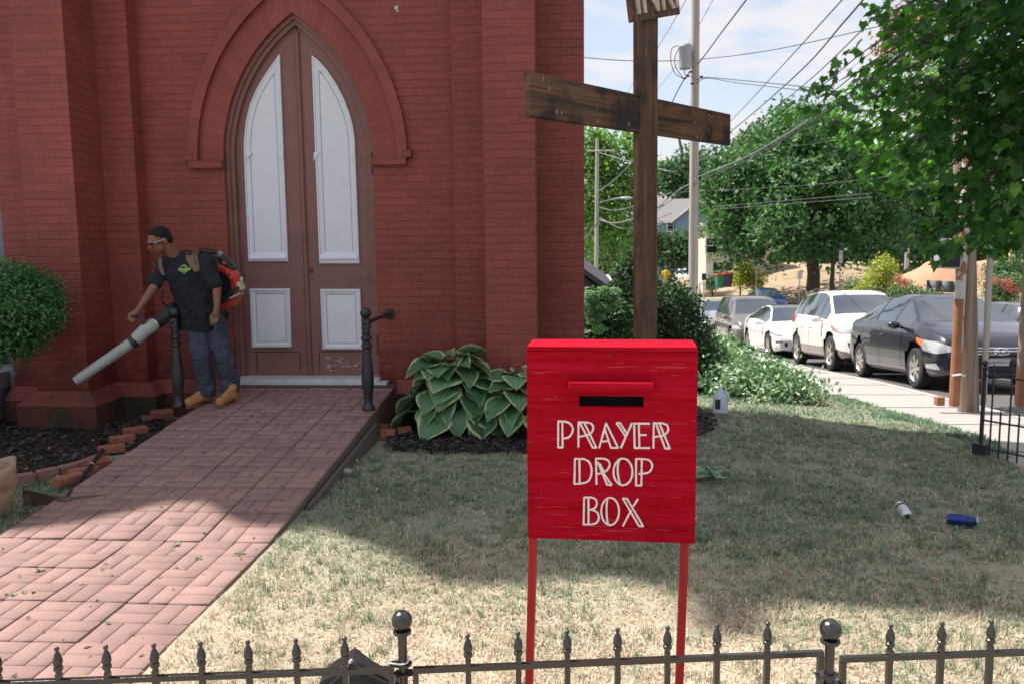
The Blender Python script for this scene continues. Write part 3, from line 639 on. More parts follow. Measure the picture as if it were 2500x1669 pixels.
b.add(vs, fs); b.obj('bedding', 'soil', RP)
b = B(); y0, y1 = 5.3, 7.2; b.add([(-1.755, y0, .0), (-1.755, y1, .0), (-1.755, y1, zr(y1)-.075), (-1.755, y0, zr(y0)-.045), (-1.73, y0, 0), (-1.73, y1, 0), (-1.73, y1, zr(y1)-.08), (-1.73, y0, zr(y0)-.05)], [(0, 1, 2, 3), (4, 5, 6, 7), (0, 3, 7, 4), (3, 2, 6, 7), (1, 2, 6, 5), (0, 1, 5, 4)]); b.obj('edging_board', 'plank', RP)
# weeds in the joints and litter on the ramp
def weed(c, s, n=7, label='small green weed', seed=0):
    V = []; F = []; rn = []; rg = random.Random(seed)
    for k in range(n):
        a = rg.uniform(0, 2*PI); L = s*rg.uniform(.6, 1.2); w = L*.33; d = Vector((math.cos(a), math.sin(a), rg.uniform(.1, .9))).normalized(); p = Vector((-math.sin(a), math.cos(a), 0)); q = len(V)
        V += [Vector(c), Vector(c)+d*L*.5+p*w, Vector(c)+d*L-Vector((0, 0, L*.15)), Vector(c)+d*L*.5-p*w]; F.append((q, q+1, q+2, q+3)); rn += [rg.random()]*4
    return V, F, rn
VV = []; FF = []; rr = []
for q in [(60, 1240*1.0), (645, 1012), (625, 1030), (602, 1022), (250, 1390), (430, 1385), (500, 1300), (575, 1350), (590, 1352), (255, 1375), (100, 1392), (430, 1330), (262, 1520), (15, 1450), (35, 1452), (60, 1447), (80, 1446), (485, 1365), (320, 1240)]:
    c = az(q[0], q[1], .1); 
    for _ in range(6): c = az(q[0], q[1], zr(c.y)+.001)
    a, f_, r_ = weed(c, random.uniform(.015, .03), 7, seed=int(q[0])); k = len(VV); VV += a; FF += [tuple(i+k for i in f) for f in f_]; rr += r_
setp(np_mesh('ramp_weeds', VV, FF, 'leaf_green_small', rnd=rr), 'small green weeds growing in the joints of the brick ramp', 'weeds', kind='stuff')
VV = []; FF = []; rr = []
def litter(c, s, rg):
    k = len(VV); a = rg.uniform(0, 2*PI); R3 = RZ(a) @ RX(rg.uniform(-.5, .5)) @ RY(rg.uniform(-.5, .5)); c = Vector(c)
    pts = [(-1, 0, .1), (-.3, -.45, 0), (.5, -.35, .12), (1, .05, .25), (.4, .4, .05), (-.4, .42, .1)]
    for p in pts: VV.append(c+R3 @ (Vector(p)*s)+Vector((0, 0, s*.25)))
    FF.append((k, k+1, k+2, k+3)); FF.append((k, k+3, k+4, k+5)); rr.extend([rg.random()]*6)
rg = random.Random(4)
for k in range(260):
    x = rg.uniform(-3.4, -1.8); y = rg.uniform(2, 7.9); litter((x, y, zr(y)+.002), rg.uniform(.003, .016)*(1.5 if rg.random() < .08 else 1), rg)
for k in range(420):
    x = rg.uniform(-1.7, 3.2); y = rg.uniform(1.9, 8.5); litter((x, y, gl(x, y)+.022), rg.uniform(.006, .02)*(1.6 if rg.random() < .06 else 1), rg)
for k in range(120):
    x = rg.uniform(-5.5, -3.6); y = rg.uniform(4.2, 7.4); litter((x, y, gl(x, y)+.045), rg.uniform(.008, .024), rg)
setp(np_mesh('dry_leaves', VV, FF, 'leaf_debris', rnd=rr), 'scattered dry brown leaves and clippings on ramp and lawn', 'leaf litter', kind='stuff')
VV = []; FF = []; rr = []
for k in range(160):
    x = rg.uniform(-1.7, 3.3); y = rg.uniform(1.9, 9.5); a, f_, r_ = weed((x, y, gl(x, y)+.015), rg.uniform(.012, .03), 6, seed=k+50); k2 = len(VV); VV += a; FF += [tuple(i+k2 for i in f) for f in f_]; rr += r_
for k in range(230):
    x = rg.uniform(-5.2, -3.5); y = rg.uniform(4.9, 6.6); a, f_, r_ = weed((x, y, gl(x, y)+.02), rg.uniform(.015, .04), 6, seed=k+500); k2 = len(VV); VV += a; FF += [tuple(i+k2 for i in f) for f in f_]; rr += r_
setp(np_mesh('lawn_weeds', VV, FF, 'leaf_green_small', rnd=rr), 'little broadleaf weeds dotted through the dry lawn', 'weeds', kind='stuff')

# ------------------------------------------------------------ newel posts with handrails
def newel(x, y, label, xf):
    z = zr(y); t = thing('newel_post', label, 'handrail post', (x, y, z), 0, 'iron handrail posts at the top of the ramp')
    b = B(); b.lathe([(.056, 0), (.058, .012), (.054, .03), (.048, .042), (.038, .06), (.036, .09), (.040, .13), (.050, .20), (.054, .26), (.050, .33), (.042, .43), (.035, .52), (.033, .545), (.046, .555), (.048, .568), (.046, .58), (.031, .592), (.030, .61), (.045, .622), (.048, .634), (.044, .648), (.030, .658), (.029, .67), (.037, .678), (.039, .686), (.036, .694), (.028, .702), (.027, .72)], 24)
    b.obj('post', 'black_iron', t, wp=False, auto=35)
    b = B(); b.box((0, 0, .76), (.068, .068, .084), bev=.006); b.obj('rail_socket', 'black_iron', t, wp=False)
    b = B(); b.tube([(0, -.0355, .76), (0, -.034, .76)], .012, 12); b.obj('socket_hole', 'slot_black', t, wp=False)
    b = B(); b.lathe([(.018, .80), (.022, .808), (.02, .812)]+[(.048*math.sin(a), .852-.048*math.cos(a)) for a in np.linspace(.4, PI-.02, 14)], 20); b.obj('ball_finial', 'black_iron', t, wp=False, auto=50)
    e = Vector((xf-x, YW-y, aY(950, 766, YW).z-z)); b = B(); b.tube([(0, .03, .765), e], .017, 12); b.obj('rail', 'black_iron', t, wp=False, auto=50)
    b = B(); b.lathe([(.03, -.06), (.034, -.05), (.034, -.03), (.05, -.028), (.052, -.012), (.052, 0)], 20, e, RX(-PI/2)); b.obj('wall_flange', 'black_iron', t, wp=False, auto=40)
fl = aY(950, 766, YW).x
newel(-3.588, 7.41, 'black cast iron turned post with ball top in front of the man with the blower', -3.5)
newel(-1.833, 7.33, 'black cast iron turned post with ball top right of the white panelled door', fl)
# ============================================================ PRAYER BOX
def wood(name, axis, c1, c2, rough=.6, gs_=1.0, bump=.35, patch=None, pm=(.5, .7)):
    m, t, b, o = newmat(name); tc = N(t, 'ShaderNodeTexCoord'); mp = N(t, 'ShaderNodeMapping')
    s = [34*gs_]*3; s[axis] = 1.3*gs_; mp.inputs['Scale'].default_value = s; t.links.new(tc.outputs['Object'], mp.inputs[0])
    n = N(t, 'ShaderNodeTexNoise', i_Scale=1.0, i_Detail=8.0, i_Roughness=.62, i_Distortion=.6); t.links.new(mp.outputs[0], n.inputs['Vector'])
    r = N(t, 'ShaderNodeValToRGB'); r.color_ramp.elements[0].position = .33; r.color_ramp.elements[0].color = (*c1, 1); r.color_ramp.elements[1].position = .66; r.color_ramp.elements[1].color = (*c2, 1); t.links.new(n.outputs['Fac'], r.inputs[0]); col = r.outputs[0]
    n2 = N(t, 'ShaderNodeTexNoise', i_Scale=3.0, i_Detail=5.0, i_Roughness=.6); t.links.new(tc.outputs['Object'], n2.inputs['Vector'])
    if patch:
        rr = N(t, 'ShaderNodeMapRange', interpolation_type='SMOOTHSTEP'); t.links.new(n2.outputs['Fac'], rr.inputs[0]); rr.inputs[1].default_value, rr.inputs[2].default_value = pm
        mm = N(t, 'ShaderNodeMix', data_type='RGBA', blend_type='MULTIPLY'); t.links.new(rr.outputs[0], mm.inputs[0]); t.links.new(col, mm.inputs[6]); mm.inputs[7].default_value = (*patch, 1); col = mm.outputs[2]
    t.links.new(col, b.inputs['Base Color']); b.inputs['Roughness'].default_value = rough; b.inputs['Specular IOR Level'].default_value = .4
    bp = N(t, 'ShaderNodeBump', i_Strength=bump, i_Distance=.003); t.links.new(n.outputs['Fac'], bp.inputs['Height']); t.links.new(bp.outputs[0], b.inputs['Normal']); return m
wood('red_wood', 0, (.30, .0012, .007), (.44, .0065, .025), .8, 2.6, .8, (.80, .62, .62), (.45, .75))
MATS['red_wood'].node_tree.nodes['Principled BSDF'].inputs['Specular IOR Level'].default_value = .05
wood('red_wood_leg', 2, (.30, .004, .008), (.42, .010, .018), .6, 1.6, .5, (.8, .7, .7))
wood('cross_wood_x', 0, (.012, .006, .003), (.165, .070, .030), .6, 1.0, .6, (.16, .16, .15), (.47, .62))
wood('cross_wood_z', 2, (.014, .007, .004), (.155, .068, .034), .6, 1.0, .6, (.22, .2, .18), (.5, .68))
wood('pole_wood', 2, (.15, .115, .085), (.30, .235, .18), .85, .5, .5)
wood('pole_wood_pale', 2, (.30, .27, .24), (.46, .42, .38), .85, .3, .4)
BA = math.radians(2.9); BU = Vector((math.cos(BA), -math.sin(BA), 0)); BN = Vector((-math.sin(BA), -math.cos(BA), 0))
P0 = aY(1285, 852, 2.3)
def onbox(px, py, off=0.0):
    d = ray(px, py); o = Vector((0, 0, HCAM)); p = P0+BN*off; t = (p-o).dot(BN)/d.dot(BN); q = o+d*t; return q
BX = thing('prayer_box', 'red painted wooden prayer drop box on two legs behind the fence', 'drop box', (P0.x+.23, P0.y+.05, 0), -BA)
Wd = (onbox(1704, 853)-P0).dot(BU); bot = onbox(1282, 1312).z; top = P0.z; BC = Vector(BX.location)
def L(q): q = Vector(q)-P0; return (q.dot(BU)+( P0-BC).dot(BU), -q.dot(BN)+(-(P0-BC).dot(BN)), q.z+P0.z)   # world -> box local
x0 = (P0-BC).dot(BU); yf = -(P0-BC).dot(BN)
sl = [L(onbox(1250+468/2.85, 800+472/2.85)), L(onbox(1250+915/2.85, 800+550/2.85))]
sx0, sx1 = sl[0][0], sl[1][0]; sz1, sz0 = sl[0][2], sl[1][2]
th = .012
# front panel with a real slot: four strips
b = B(); x1 = x0+Wd
def slab(xa, xb, za, zb, ya=yf, yb=yf+th): b.add([(xa, ya, za), (xb, ya, za), (xb, ya, zb), (xa, ya, zb), (xa, yb, za), (xb, yb, za), (xb, yb, zb), (xa, yb, zb)], [(0, 1, 2, 3), (5, 4, 7, 6), (4, 0, 3, 7), (1, 5, 6, 2), (3, 2, 6, 7), (4, 5, 1, 0)])
bm = bmesh.new(); xs = [x0, sx0, sx1, x1]; zs = [bot, sz0, sz1, top-.004]
vg = [[bm.verts.new((x, yf, z)) for x in xs] for z in zs]
for j in range(3):
    for i in range(3):
        if not (i == 1 and j == 1): bm.faces.new((vg[j][i], vg[j][i+1], vg[j+1][i+1], vg[j+1][i]))
r = bmesh.ops.extrude_face_region(bm, geom=bm.faces[:]); 
for v in [e for e in r['geom'] if isinstance(e, bmesh.types.BMVert)]: v.co.y += th
bmesh.ops.recalc_face_normals(bm, faces=bm.faces[:]); be = [e for e in bm.edges if e.is_manifold and e.calc_face_angle(0) > 1 and all(abs(v.co.y-yf) < 1e-5 for v in e.verts)]
bmesh.ops.bevel(bm, geom=be, offset=.0015, segments=2, affect='EDGES')
me = bpy.data.meshes.new('front_panel'); bm.to_mesh(me); bm.free(); link('front_panel', me, 'red_wood', BX)
D = .15
b = B(); slab(x0+.001, x0+th, bot, top-.004, yf+th+.0005, yf+D); slab(x1-th, x1-.001, bot, top-.004, yf+th+.0005, yf+D); slab(x0+.001, x1-.001, bot+.001, top-.005, yf+D, yf+D+th); slab(x0+th, x1-th, bot+.012, bot+.024, yf+th, yf+D); b.obj('side_panels', 'red_wood', BX, wp=False)
b = B(); b.box(((x0+x1)/2, yf+D/2+.004, top+.002), (Wd-.002, D+.014, .012), bev=.002); b.obj('lid', 'red_wood', BX, wp=False)
b = B(); slab(x0+th, x1-th, bot+.03, top-.01, yf+.05, yf+.06); b.obj('inside', 'slot_black', BX, wp=False)
f0 = L(onbox(1250+395/2.85, 800+362/2.85)); f1 = L(onbox(1250+990/2.85, 800+443/2.85))
b = B(); b.box(((f0[0]+f1[0])/2, yf-.013, (f0[2]+f1[2])/2), (f1[0]-f0[0], .026, f0[2]-f1[2]-.002), RX(-.10), bev=.005); b.obj('slot_hood', 'red_wood', BX, wp=False)
# bottom ledger strip seams, nail heads
b = B()
for q in ((680, 195), (1268, 643), (1262, 1042), (1238, 1412), (762, 1455), (205, 1160), (1280, 330), (120, 790)):
    c = L(onbox(1250+q[0]/2.85, 800+q[1]/2.85)); b.lathe([(.0026, 0), (.0024, .0007)], 8, (c[0], yf-.0001, c[2]), RX(PI/2))
b.obj('nail_heads', 'rust_metal', BX, wp=False)
M('red_crack', (.10, .002, .004), .9, 0); M('red_pale', (.62, .10, .11), .8, .2, 40)
rs = random.Random(21)
for nm, mt, cnt, hh in (('wood_cracks', 'red_crack', 34, .0007), ('pale_grain', 'red_pale', 40, .0004)):
    b = B()
    for k in range(cnt):
        z = rs.uniform(bot+.005, top-.01) if rs.random() < .6 else rs.choice([rs.uniform(bot+.01, bot+.05), rs.uniform(top-.09, top-.03)]); ln_ = rs.uniform(.01, .09)*(2 if rs.random() < .12 else 1); xx = rs.uniform(x0+.004, x1-ln_-.004)
        if sz0-.02 < z < f0[2]+.02 and f0[0]-ln_ < xx < f1[0]: continue
        ptz = z; n = 5; vs = []
        for i in range(n+1): ptz += rs.gauss(0, .0006); w_ = hh*math.sin(PI*(i+.3)/(n+.6)); vs += [(xx+ln_*i/n, yf-.00035-.000001*k, ptz+w_), (xx+ln_*i/n, yf-.00035-.000001*k, ptz-w_)]
        b.add(vs, [(2*i, 2*i+1, 2*i+3, 2*i+2) for i in range(n)])
    o_ = b.obj(nm, mt, BX, wp=False); o_['kind'] = 'stuff'
# two legs, slightly splayed as they stand in the ground
for (xa, ya, xb, yb_) in ((1301, 1318, 1293, 1612), (1672, 1326, 1661, 1612)):
    pa = L(onbox(xa, ya, -.02)); pb = L(onbox(xb, yb_, -.02)); k = (pb[0]-pa[0])/(pa[2]-pb[2]); zt = bot+.14; zb = -.12
    cx = lambda z: pa[0]+(pa[2]-z)*k
    b = B(); w = .0105; y0 = yf+.0135; y1 = y0+.036
    b.add([(cx(zb)-w, y0, zb), (cx(zb)+w, y0, zb), (cx(zb)+w, y1, zb), (cx(zb)-w, y1, zb), (cx(zt)-w, y0, zt), (cx(zt)+w, y0, zt), (cx(zt)+w, y1, zt), (cx(zt)-w, y1, zt)], [(0, 1, 5, 4), (1, 2, 6, 5), (2, 3, 7, 6), (3, 0, 4, 7), (0, 3, 2, 1), (4, 5, 6, 7)])
    b.obj('leg', 'red_wood_leg', BX, wp=False)
# hand painted inline lettering: strokes in the panel plane
def smooth(pts, n=5):
    out = []
    for i in range(len(pts)-1):
        p0 = Vector(pts[max(i-1, 0)]); p1 = Vector(pts[i]); p2 = Vector(pts[i+1]); p3 = Vector(pts[min(i+2, len(pts)-1)])
        for k in range(n):
            t = k/n; out.append(tuple(.5*((2*p1)+(-p0+p2)*t+(2*p0-5*p1+4*p2-p3)*t*t+(-p0+3*p1-3*p2+p3)*t**3)))
    out.append(tuple(pts[-1])); return out
def ell(cx, cy, rx, ry, n=28): return [(cx+rx*math.sin(2*PI*k/n), cy-ry*math.cos(2*PI*k/n)) for k in range(n+1)]
S = []
def st(*p, sm=False): S.append(smooth(p) if sm else list(p))
# PRAYER
st((322, 645), (321, 829)); st((350, 648), (352, 829)); st((316, 828), (357, 828)); st((318, 648), (365, 648)); st((365, 648), (400, 660), (420, 686), (423, 712), (408, 744), (385, 762), (350, 765), sm=True)
st((463, 657), (462, 830)); st((458, 654), (515, 654)); st((512, 654), (548, 662), (565, 685), (560, 715), (535, 738), (500, 748), (464, 755), sm=True); st((474, 660), (562, 831)); st((503, 657), (588, 831)); st((558, 830), (590, 830))
st((606, 834), (655, 658)); st((653, 658), (739, 832)); st((643, 694), (689, 832)); st((684, 831), (741, 831)); st((622, 788), (668, 784))
st((727, 659), (790, 752)); st((752, 659), (806, 742)); st((724, 659), (756, 659)); st((836, 657), (756, 834))
st((850, 660), (853, 832)); st((882, 668), (887, 830)); st((846, 662), (960, 664)); st((885, 742), (936, 742)); st((849, 832), (960, 832))
st((986, 660), (984, 836)); st((981, 660), (1045, 660)); st((1042, 660), (1076, 672), (1087, 698), (1078, 726), (1050, 746), (1020, 752), (988, 756), sm=True); st((1002, 664), (1066, 836)); st((1026, 662), (1098, 836)); st((1060, 835), (1101, 836))
# DROP
st((438, 906), (434, 1082)); st((469, 910), (471, 1082)); st((434, 907), (500, 908)); st((498, 908), (535, 928), (553, 975), (550, 1025), (528, 1064), (485, 1078), (430, 1082), sm=True)
st((585, 907), (588, 1087)); st((580, 906), (635, 905)); st((632, 905), (668, 918), (680, 948), (662, 985), (630, 1003), (590, 1014), sm=True); st((598, 930), (662, 1088)); st((610, 940), (640, 1000)); st((622, 985), (694, 1091)); st((656, 1087), (696, 1091))
S.append(ell(772, 998, 66, 93)); st((748, 912), (736, 955), (738, 1020), (752, 1085), sm=True)
st((863, 907), (863, 1093)); st((903, 912), (900, 1093)); st((858, 1092), (905, 1093)); st((859, 908), (925, 909)); st((923, 909), (958, 920), (975, 950), (966, 985), (940, 1005), (880, 1012), sm=True)
# BOX
st((502, 1177), (498, 1363)); st((532, 1178), (533, 1362)); st((498, 1177), (555, 1176)); st((553, 1176), (582, 1190), (590, 1220), (575, 1250), (535, 1265), sm=True); st((560, 1262), (594, 1282), (604, 1318), (590, 1350), (555, 1363), (493, 1364), sm=True)
S.append(ell(683, 1273, 62, 95)); st((665, 1182), (658, 1240), (660, 1310), (668, 1362), sm=True)
st((771, 1183), (882, 1373)); st((799, 1184), (913, 1376)); st((767, 1183), (804, 1184)); st((878, 1374), (916, 1376)); st((877, 1186), (842, 1240)); st((830, 1262), (771, 1376))
V = []; F = []
rs = random.Random(3)
for s_ in S:
    pts = [Vector(L(onbox(1250+x/2.85, 800+y/2.85))) for x, y in s_]; n = len(pts); k0 = len(V)
    # densify straight strokes so that the brush width can vary
    if n == 2: pts = [pts[0].lerp(pts[1], k/6) for k in range(7)]; n = 7
    for i, p in enumerate(pts):
        d = (pts[min(i+1, n-1)]-pts[max(i-1, 0)]).normalized(); nn = Vector((d.z, 0, -d.x)); w = .0026*rs.uniform(.88, 1.14)
        V += [Vector((p.x, yf-.0009, p.z))+nn*w, Vector((p.x, yf-.0009, p.z))-nn*w]
    F += [(k0+2*i, k0+2*i+1, k0+2*i+3, k0+2*i+2) for i in range(n-1)]
# every stroke a hair above the last so that crossing strokes never share a plane
off = 0
bm = bmesh.new()
for k, s_ in enumerate(S): pass
# shift per stroke
idx = 0
for k, s_ in enumerate(S):
    n = len(s_) if len(s_) != 2 else 7
    for i in range(2*n): V[idx+i].y -= .000012*k
    idx += 2*n
np_mesh('lettering', V, F, 'white_paint', BX, wp=False)

# ============================================================ LOW IRON FENCE IN FRONT
def fp(px, py, A, dr):   # ray to the vertical plane through A (xy) with direction dr
    d = ray(px, py); n = Vector((-dr[1], dr[0], 0)); o = Vector((0, 0, HCAM)); t = (Vector((A[0], A[1], 0))-o).dot(n)/d.dot(n); return o+d*t
def finial(b, c, s=1):
    b.lathe([(.0064*s, 0), (.0062*s, .011*s), (.0095*s, .0125*s), (.0105*s, .016*s), (.0100*s, .020*s), (.0072*s, .0225*s), (.0094*s, .026*s), (.0107*s, .031*s), (.0098*s, .038*s), (.0064*s, .049*s), (.0022*s, .0565*s)] + [(.0056*s*math.sin(a), .0610*s-.0056*s*math.cos(a)) for a in np.linspace(.5, PI-.05, 8)], 12, c)
def panel_fence(label, A, Bp, xs, ends, zr_):
    A = Vector(A); Bp = Vector(Bp); dr = (Bp-A); ln = dr.length; dr.normalize(); ang = math.atan2(dr.y, dr.x)
    t = thing('iron_fence', label, 'fence', (A.x, A.y, 0), ang, 'iron fence panels and posts in the foreground')
    b = B(); b.box((ln/2, 0, zr_-.0065), (ln, .013, .013), bev=.0012); b.obj('rail', 'fence_iron', t, wp=False)
    b = B(); b.box((ln/2, 0, .12), (ln, .013, .013), bev=.0012); b.obj('rail', 'fence_iron', t, wp=False)
    for x in xs:
        s = x if isinstance(x, float) else None
        q = (fp(x[0], x[1], A, dr)-A).dot(dr) if s is None else s
        b = B(); b.box((q, 0, (zr_-.013+.126)/2), (.0125, .0125, zr_-.013-.126)); b.box((q, 0, zr_+.006), (.012, .012, .012)); 
        p = b.obj('picket', 'fence_iron', t, wp=False)
        b = B(); finial(b, (q, 0, zr_+.012-.004)); b.obj('finial', 'fence_iron', p, wp=False, auto=40)
    for q in ends:
        b = B(); b.box((q, 0, (zr_-.013+.0)/2), (.013, .0135, zr_-.013)); b.obj('end_bar', 'fence_iron', t, wp=False)
    return t, dr
zR = .795
s = 1.0643
A1 = az(0, 1661, zR); B1 = az(962, 1626, zR); A2 = az(1008, 1628, zR); B2 = az(2010, 1586, zR); A3 = az(2052, 1601, zR); B3 = az(2500, 1584, zR)
# panels run on past the frame
def ext(A, Bp, k): d = (Bp-A).normalized(); return Bp+d*k
A1e = ext(B1, A1, .30); B3e = ext(A3, B3, .55)
sp = .106
ln1 = (B1-A1e).length
panel_fence('black iron fence panel left of the first ball topped post, over the brick ramp', A1e, B1, [(x*s, 1500) for x in (124, 237, 348, 456, 565, 676, 788)]+[((az(0, 1661, zR)-A1e).length-.003), ((az(0, 1661, zR)-A1e).length-.11)], [ln1-.006], zR)
panel_fence('black iron fence panel between the two ball topped posts, in front of the red box', A2, B2, [(x*s, 1500) for x in (1072, 1188, 1301, 1417, 1532, 1646, 1762)], [.006, (B2-A2).length-.006], zR)
panel_fence('black iron fence panel right of the second ball topped post', A3, B3e, [(x*s, 1500) for x in (2045, 2163, 2276)]+[(B3-A3).length+.02, (B3-A3).length+.13], [.006], zR)
def fence_post(px, py, label, wire=False):
    q = az(px, py, .898); t = thing('fence_post', label, 'fence post', (q.x, q.y, 0), math.radians(7.6), 'iron fence panels and posts in the foreground')
    b = B(); b.tube([(0, 0, -.1), (0, 0, .868)], .0105, 18); b.obj('pole', 'fence_iron', t, wp=False, auto=50)
    b = B(); b.lathe([(.0105, .862), (.020, .864), (.0215, .868), (.020, .872), (.008, .873)], 24); b.obj('collar', 'fence_iron', t, wp=False, auto=40)
    b = B(); b.lathe([(.0235*math.sin(a), .894-.0235*math.cos(a)) for a in np.linspace(.15, PI-.01, 20)], 28); b.obj('ball', 'fence_iron', t, wp=False, smooth=True)
    for sx, z in ((-1, zR-.004), (1, zR-.026)):
        b = B(); pl = [(.02*math.cos(a)*1.0, .019*math.sin(a)) for a in np.linspace(-PI/2, PI/2, 12)]; pl = [(-sx*u, v) for u, v in pl]+[(sx*.030, .008), (sx*.030, -.008)]
        b.prism(pl, z-.0022, z+.0022, lambda u, v, w: (u, v, w)); b.tube([(sx*.026, 0, z-.006), (sx*.026, 0, z+.006)], .004, 8); b.obj('bracket', 'fence_iron', t, wp=False)
    if wire:
        b = B(); pts = [(-.030, -.010, zR+.004), (-.020, -.018, zR+.006), (-.004, -.0135, zR+.001), (.010, -.012, zR+.004), (.014, 0, zR+.012), (.006, .014, zR+.008), (-.014, .013, zR+.004), (-.028, .002, zR+.002)]
        b.tube(smooth(pts, 5), .0018, 8); b.obj('binding_wire', 'wire_white', t, wp=False, smooth=True)
fence_post(981, 1509, 'round iron post with ball top and white binding wire, left of the red box', True)
fence_post(2028, 1531, 'round iron post with ball top right of the red box, without wire')
# far side fence by the pavement, long and short pickets
FA = Vector((3.40, 7.42, 0)); fd = Vector((.60, -.80, 0)).normalized(); gz = gl(3.3, 7.4)
zt = aY(2391, 886, 7.42).z
t = thing('fence_post', 'black iron corner post with small ball on a square foot beside the pavement', 'fence post', (FA.x, FA.y, gz), math.atan2(fd.y, fd.x))
h = zt-gz
b = B(); b.box((0, 0, (h-.05)/2), (.026, .026, h-.05), bev=.002); b.obj('pole', 'black_iron', t, wp=False)
b = B(); b.ball((0, 0, h+.0), .027, 2); b.lathe([(.02, h-.055), (.024, h-.04), (.014, h-.02)], 12); b.obj('ball', 'black_iron', t, wp=False, smooth=True)
b = B(); b.box((0, 0, .05), (.10, .10, .12), bev=.008); b.obj('foot', 'black_iron', t, wp=False)
t = thing('iron_fence', 'black iron fence panel with long and short pickets running along the pavement', 'fence', (FA.x, FA.y, gz), math.atan2(fd.y, fd.x)); LN = 1.9
zt2 = h-.07; zm = zt2*.47
for z in (zt2-.03, zm-.03, .07):
    b = B(); b.box((LN/2, 0, z), (LN, .012, .014)); b.obj('rail', 'black_iron', t, wp=False)
k = 0
while .075*(k+1) < LN:
    x = .075*(k+1); ht = (zt2+.02 if k % 2 == 0 else zm+.02); b = B(); b.box((x, 0, ht/2), (.011, .011, ht)); b.lathe([(.006, ht), (.010, ht+.006), (.007, ht+.018), (.0085, ht+.028), (.002, ht+.06)], 8, (x, 0, 0)); b.obj('picket', 'black_iron', t, wp=False); k += 1

# ============================================================ WOODEN CROSS
CA = Vector((-.252, 4.85, 2.53)); CB = Vector((1.187, 7.0, 2.529)); cc = (CA+CB)/2; cdv = (CB-CA).normalized(); cang = math.atan2(cdv.y, cdv.x); cl_ = (CB-CA).length
CR = thing('wooden_cross', 'tall dark stained wooden cross of heavy boards standing behind the red box', 'cross', (cc.x, cc.y, 0), cang)
CR.rotation_euler = (0, -.013, cang)
Zc = 2.53
b = B(); b.box((0, .003, Zc-.0), (cl_, .046, .236), bev=.004); b.obj('arm', 'cross_wood_x', CR, wp=False)
b = B(); b.box((0, 0, 1.8), (.232, .056, 3.6), bev=.005); b.obj('upright', 'cross_wood_z', CR, wp=False)
M('bird_streak', (.55, .52, .47), .8, .2, 60)
b = B(); rs = random.Random(9)
for k in range(18):
    x = rs.choice([rs.uniform(-1.2, -.2), rs.uniform(.5, 1.25), rs.uniform(.7, 1.25)]); z = Zc+rs.uniform(-.1, .1); b.box((x, -.0212, z), (rs.uniform(.0015, .004), .0016, rs.uniform(.006, .026)))
b.obj('pale_drips', 'bird_streak', CR, wp=False)
# sign board with carved letters, hung askew over the upright
nrm = Vector((math.sin(cang), -math.cos(cang), 0)); so_ = Vector((cc.x, cc.y, 0))+nrm*.034
def onp(px, py):
    d = ray(px, py); o = Vector((0, 0, HCAM)); t = (so_-o).dot(nrm)/d.dot(nrm); return o+d*t
bl = onp(1535, 57); br_ = onp(1647, 38); ux = (br_-bl); sw = ux.length; ux.normalize(); uz = nrm.cross(ux)*-1
if uz.z < 0: uz = -uz
SB = thing('sign_board', 'short weathered board with carved letters nailed askew to the top of the cross', 'sign', bl)
me_v = []
R3 = Matrix((ux, -nrm, uz)).transposed()
b = B(); b.box(R3 @ Vector((sw/2, -.02, .17)), (sw, .045, .34), R3, bev=.004); b.obj('board', 'cross_wood_z', SB, wp=False)
M('carved_wood', (.50, .44, .34), .8, .4, 30, .5, 60, c2=(.12, .07, .04), c2t=(.5, .65), c2scale=14)
tc_ = bpy.data.curves.new('lettering', 'FONT'); tc_.body = 'INRI'; tc_.size = .30; tc_.extrude = .008; tc_.bevel_depth = .003; to = bpy.data.objects.new('tmp', tc_); COL.objects.link(to)
dg = bpy.context.evaluated_depsgraph_get(); me = bpy.data.meshes.new_from_object(to.evaluated_get(dg)); bpy.data.objects.remove(to)
mnx = min(v.co.x for v in me.vertices); mxx = max(v.co.x for v in me.vertices); k = (sw-.06)/(mxx-mnx)
for v in me.vertices: v.co = R3 @ Vector(((v.co.x-mnx)*k+.035, -.046-v.co.z, v.co.y+.045))
me.materials.clear(); link('lettering', me, 'carved_wood', SB)

# ============================================================ YARD THINGS
# red bricks tumbled along the ramp edge
bk = [(395, 1000, .10, .55, .25), (372, 1018, .03, .6, .0), (330, 1046, .05, .75, .05), (298, 1068, .04, .68, .06), (272, 1092, .03, .6, .02), (235, 1128, .02, .75, .3), (168, 1164, .045, 1.15, .02), (205, 1148, .03, .9, .0)]
lab = ['broken red brick under the iron post by the boots', 'red brick lying flat just below the iron post', 'red brick tilted on top of the row, half way along the ramp edge', 'red brick lying behind the mattock handle tip, longest face to camera', 'red brick at the end of the mattock handle', 'crumbled red brick half buried beside the mattock handle', 'red brick with grey mortar end next to the grass', 'small red brick between the mortar brick and the ramp']
for (px, py, z, a, tl), lb in zip(bk, lab):
    q = az(px, py, z+.03); q.z = gl(q.x, q.y)+.035+z*.6
    b = B(); b.box((0, 0, 0), (.20, .095, .06), RZ(a) @ RX(tl), bev=.006); me = b.mesh('brick')
    for v in me.vertices: v.co += Vector((noise2(v.co.x, v.co.y, 30, px), noise2(v.co.y, v.co.z, 30, px), noise2(v.co.x, v.co.z, 30, px)))*.004
    o = link('brick', me, 'red_edging' if px not in (168,) else 'red_edging'); o.location = q; setp(o, lb, 'brick', 'loose red bricks along the left edge of the ramp')
